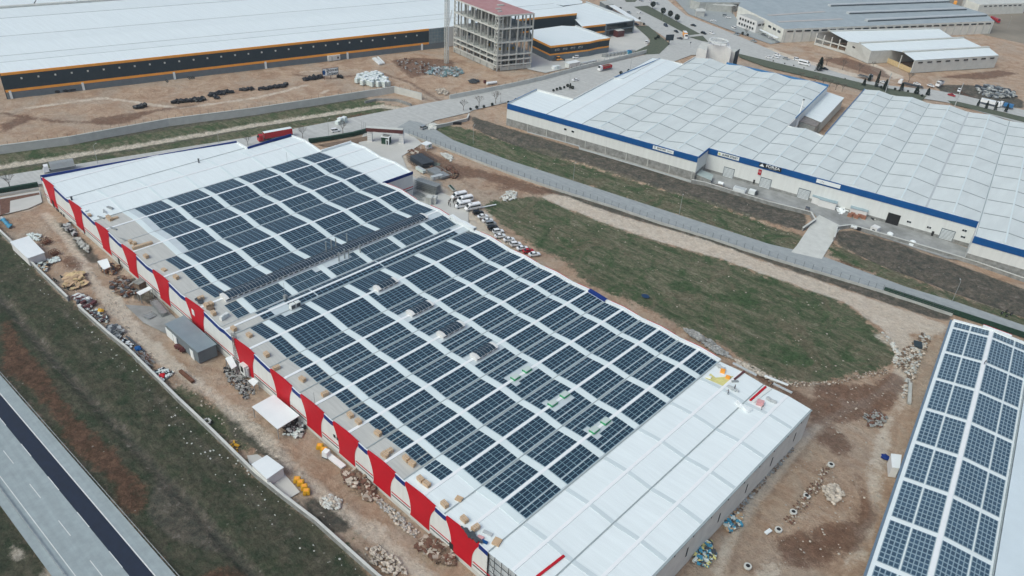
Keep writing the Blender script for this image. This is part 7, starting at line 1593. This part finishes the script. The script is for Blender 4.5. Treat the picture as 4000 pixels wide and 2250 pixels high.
single('grey_tarpaulin', 'pale grey end of the tarpaulin roll at the far left yard corner', 'tarpaulin', [((lambda b: [b.blob(tuple(G(8+k*5, 850+k*4, .5)), (1.0, .8, .6), jit=.3) for k in range(2)] and b)(MB()), 'sheet', M['lgutter'])])
for nm, x, y, m, lb in (('blue_drum', 540, 1366, 'blue2', 'blue drum by the perimeter wall opposite the grey workshop'), ('red_sack', 635, 1472, 'red', 'red sack on the white rubbish by the perimeter wall'), ('yellow_tarpaulin', 396, 1218, 'yellow', 'yellow and white tarpaulin on dark rubbish below the wall gap'), ('purple_bag', 3455, 1790, 'blue', 'dark purple bag lying left of the porch box')):
    p = G(x, y); b = MB(); b.blob((p.x, p.y, .5), (1.1, .9, .7), jit=.25, sub=2); single(nm, lb, nm.split('_')[1], [(b, 'cover', M[m])])
rack('table_frame', 'rusty open frame in the yard right of the flat roofed shed', (178,958), (206,944), 2.5, 1.2, 'rust', 4, 1); rack('table_frame', 'second rusty open frame nearer the plywood heap', (210,1002), (236,990), 2.5, 1.2, 'rust', 4, 1)
t = rack('conveyor_frame', 'long grey conveyor frame on the loading apron', (590,1190), (632,1240), 2.4, 1.6, 'steel', 7, 2); rack('steel_table', 'small grey steel table beside the conveyor frame', (560,1240), (578,1252), 3, .9, 'steel', 2, 1)
single('rust_beam', 'long dark rusty beam lying by the dirt track', 'beam', [(sbar((705,1452),(755,1495), 1.0, .7), 'beam', M['rust'])]); single('rust_rail', 'thin dark rail along the rubbish strip by the dirt track', 'beam', [(sbar((493,1315),(565,1375), .5, .4), 'rail', M['steeld'])])
for i, (x, y) in enumerate(((2920,2215),(3150,1940),(3040,2072),(3098,2003),(3245,1818))):
    p = G(x, y); b = MB(); b.tube((p.x, p.y, 0), (p.x, p.y, .5), .9, n=12); t = thing('manhole_ring', 'concrete manhole ring, %s counted from the bottom of the right yard' % ORD[[0, 3, 1, 2, 4][i]], 'manhole', (p.x, p.y, 0), 'manhole rings in the lower right yard'); b.build('ring', M['concl'], t); MB().tube((p.x, p.y, .45), (p.x, p.y, .53), .5, n=10).build('hole', M['dark'], t)
single('concrete_lintel', 'grey concrete beam lying upright in the yard left of the solar shed', 'beam', [(sbar((3555,1492),(3550,1580), 1.0, .6), 'beam', M['conc'])]); single('white_slab', 'small white slab lying near a manhole in the lower right yard', 'slab', [(sbar((2990,2085),(3010,2072), .9, .4), 'slab', M['white'])])
p = G(3583, 1352, 0); single('dark_barrel', 'dark green crate among stones left of the solar shed', 'crate', [(MB().box((p.x, p.y, 0), (2.4, 3.2, 1.0), .4), 'crate', M['charcoal'])])
# forecourt things
b = MB(); a, c = G(2806, 713, 1.0), G(2826, 719, 1.0); b.tube(a, c, .75, n=12); t = single('gas_tank', 'white horizontal gas tank on the forecourt near the concrete tank', 'tank', [(b, 'shell', M['white']), (MB().box((a+c)/2-Vector((0, 0, 1)), (.8, .8, 1.0)), 'saddle', M['steel'])])
boxpx('white_skip', 'long white open skip on the forecourt at the ditch wall', 'skip', (2862,744), (2908,757), 2.6, 1.6, M['white'], 'body', lambda t, A, C, d, n, an: MB().box(((A+C)/2+n*1.3+Vector((0, 0, 1.6))), ((C-A).length*.9, 2.2, .06), an).build('inside', M['lgutter'], t))
boxpx('white_box', 'white box right of the long white skip on the forecourt', 'box', (2922,756), (2946,763), 2.2, 1.8, M['white'], 'body', lambda t, A, C, d, n, an: MB().box((C+n*1.2), (2.0, 2.0, 1.6), an).build('side_box', M['steeld'], t))
boxpx('cable_crate', 'cream crate with a dark hole at the ditch wall near the access road', 'crate', (3397,900), (3422,911), 3, 2.0, M['white2'], 'body', lambda t, A, C, d, n, an: MB().box((C-d*1.3-n*.05), (1.2, .1, 1.2), an).build('hole', M['dark'], t))
for i, (x, y) in enumerate(((3330,884),(3345,889),(3355,893))):
    p = G(x, y, .7); single('plastic_drum', ('left white', 'middle white', 'right dark')[i]+' drum of three on the ditch wall right of the access road', 'drum', [(MB().tube(p-Vector((.6, .5, 0)), p+Vector((.6, .5, 0)), .7, n=10), 'drum', M['white' if i < 2 else 'black'])])
for x, y, m, lb in ((3474,922,'green','green and white machine on the forecourt edge'),(3563,954,'white','white dome beside the ditch wall near the right end')):
    p = G(x, y); single('forecourt_dome', lb, 'tank', [(MB().blob((p.x, p.y, .9), (1.3, 1.1, 1.0), jit=.05, sub=2), 'dome', M['white']), (MB().box((p.x, p.y-1, 0), (1.6, 1.2, .8)), 'base', M[m])])
b = MB(); pts_ = [(2060,515),(2262,570),(2264,580),(2450,636),(2699,709)]
for a, c in zip(pts_[:-1], pts_[1:]): b.bar(G(*a, 1.2), G(*c, 1.2), .3, .3)
single('water_pipe', 'thin pale pipe running below the left blue factory facade', 'pipe', [(b, 'pipe', M['lgutter'])])
# stones scattered on grass
def scatter(name, pts, n, s_, m, seed, kindname='stones'):
    P = Z(pts); r = random.Random(seed); b = MB(); xs = [p[0] for p in P]; ys = [p[1] for p in P]; k = 0
    while k < n:
        x, y = r.uniform(min(xs), max(xs)), r.uniform(min(ys), max(ys))
        if not pip(P, np.array([x]), np.array([y]))[0]: continue
        q = s_*r.uniform(.3, 1.2)**1.3; b.blob((x, y, .02), (q, q*r.uniform(.5, 1), q*.5), jit=.3, sub=1); k += 1
    o = b.build(name, m); o['kind'] = 'stuff'; tag(o, {'pebbles': 'pale stones scattered over the green field', 'litter': 'small white stones and litter on the dark grass beyond the perimeter wall', 'gravel': 'small stones scattered over the right hand dirt yard', 'rubble': 'small stones and scraps over the left dirt yard', 'tufts': 'stones on the strip between street and blue factory'}[name], name)
scatter('pebbles', [(1960,860),(2200,803),(2621,954),(3167,1132),(3490,1370),(3300,1475),(3000,1455),(2500,1190)], 110, .30, M['rock'], 1)
scatter('litter', [(40,960),(230,1150),(560,1450),(830,1700),(1220,2050),(1450,2260),(1330,2260),(950,1980),(500,1500),(100,1080)], 120, .26, M['concl'], 2)
scatter('gravel', [(3180,1520),(3480,1460),(3500,1560),(3380,2200),(3000,2240),(3100,1760)], 200, .30, M['rock'], 3)
scatter('rubble', [(180,880),(420,1120),(600,1400),(900,1650),(1300,2040),(1500,2200),(1420,2200),(1150,1900),(800,1600),(450,1300),(150,1010)], 300, .28, M['rock'], 4)
scatter('tufts', [(1750,510),(2100,580),(2700,745),(3120,850),(3080,960),(2300,700),(1800,540)], 90, .28, M['rock'], 5)
# ------------------------------------------------------------------ haze
hm = bpy.data.materials.new('haze_air'); hm.use_nodes = True; n = hm.node_tree.nodes; n.remove(n['Principled BSDF'])
pv = n.new('ShaderNodeVolumePrincipled'); pv.inputs['Density'].default_value = .00011; pv.inputs['Color'].default_value = (.80, .93, 1.0, 1); pv.inputs['Anisotropy'].default_value = .2
hm.node_tree.links.new(pv.outputs[0], n['Material Output'].inputs['Volume'])
hb = MB(); hb.box((0, 0, -5), (9000, 9000, 160)); ho = hb.build('haze', hm); ho['kind'] = 'stuff'
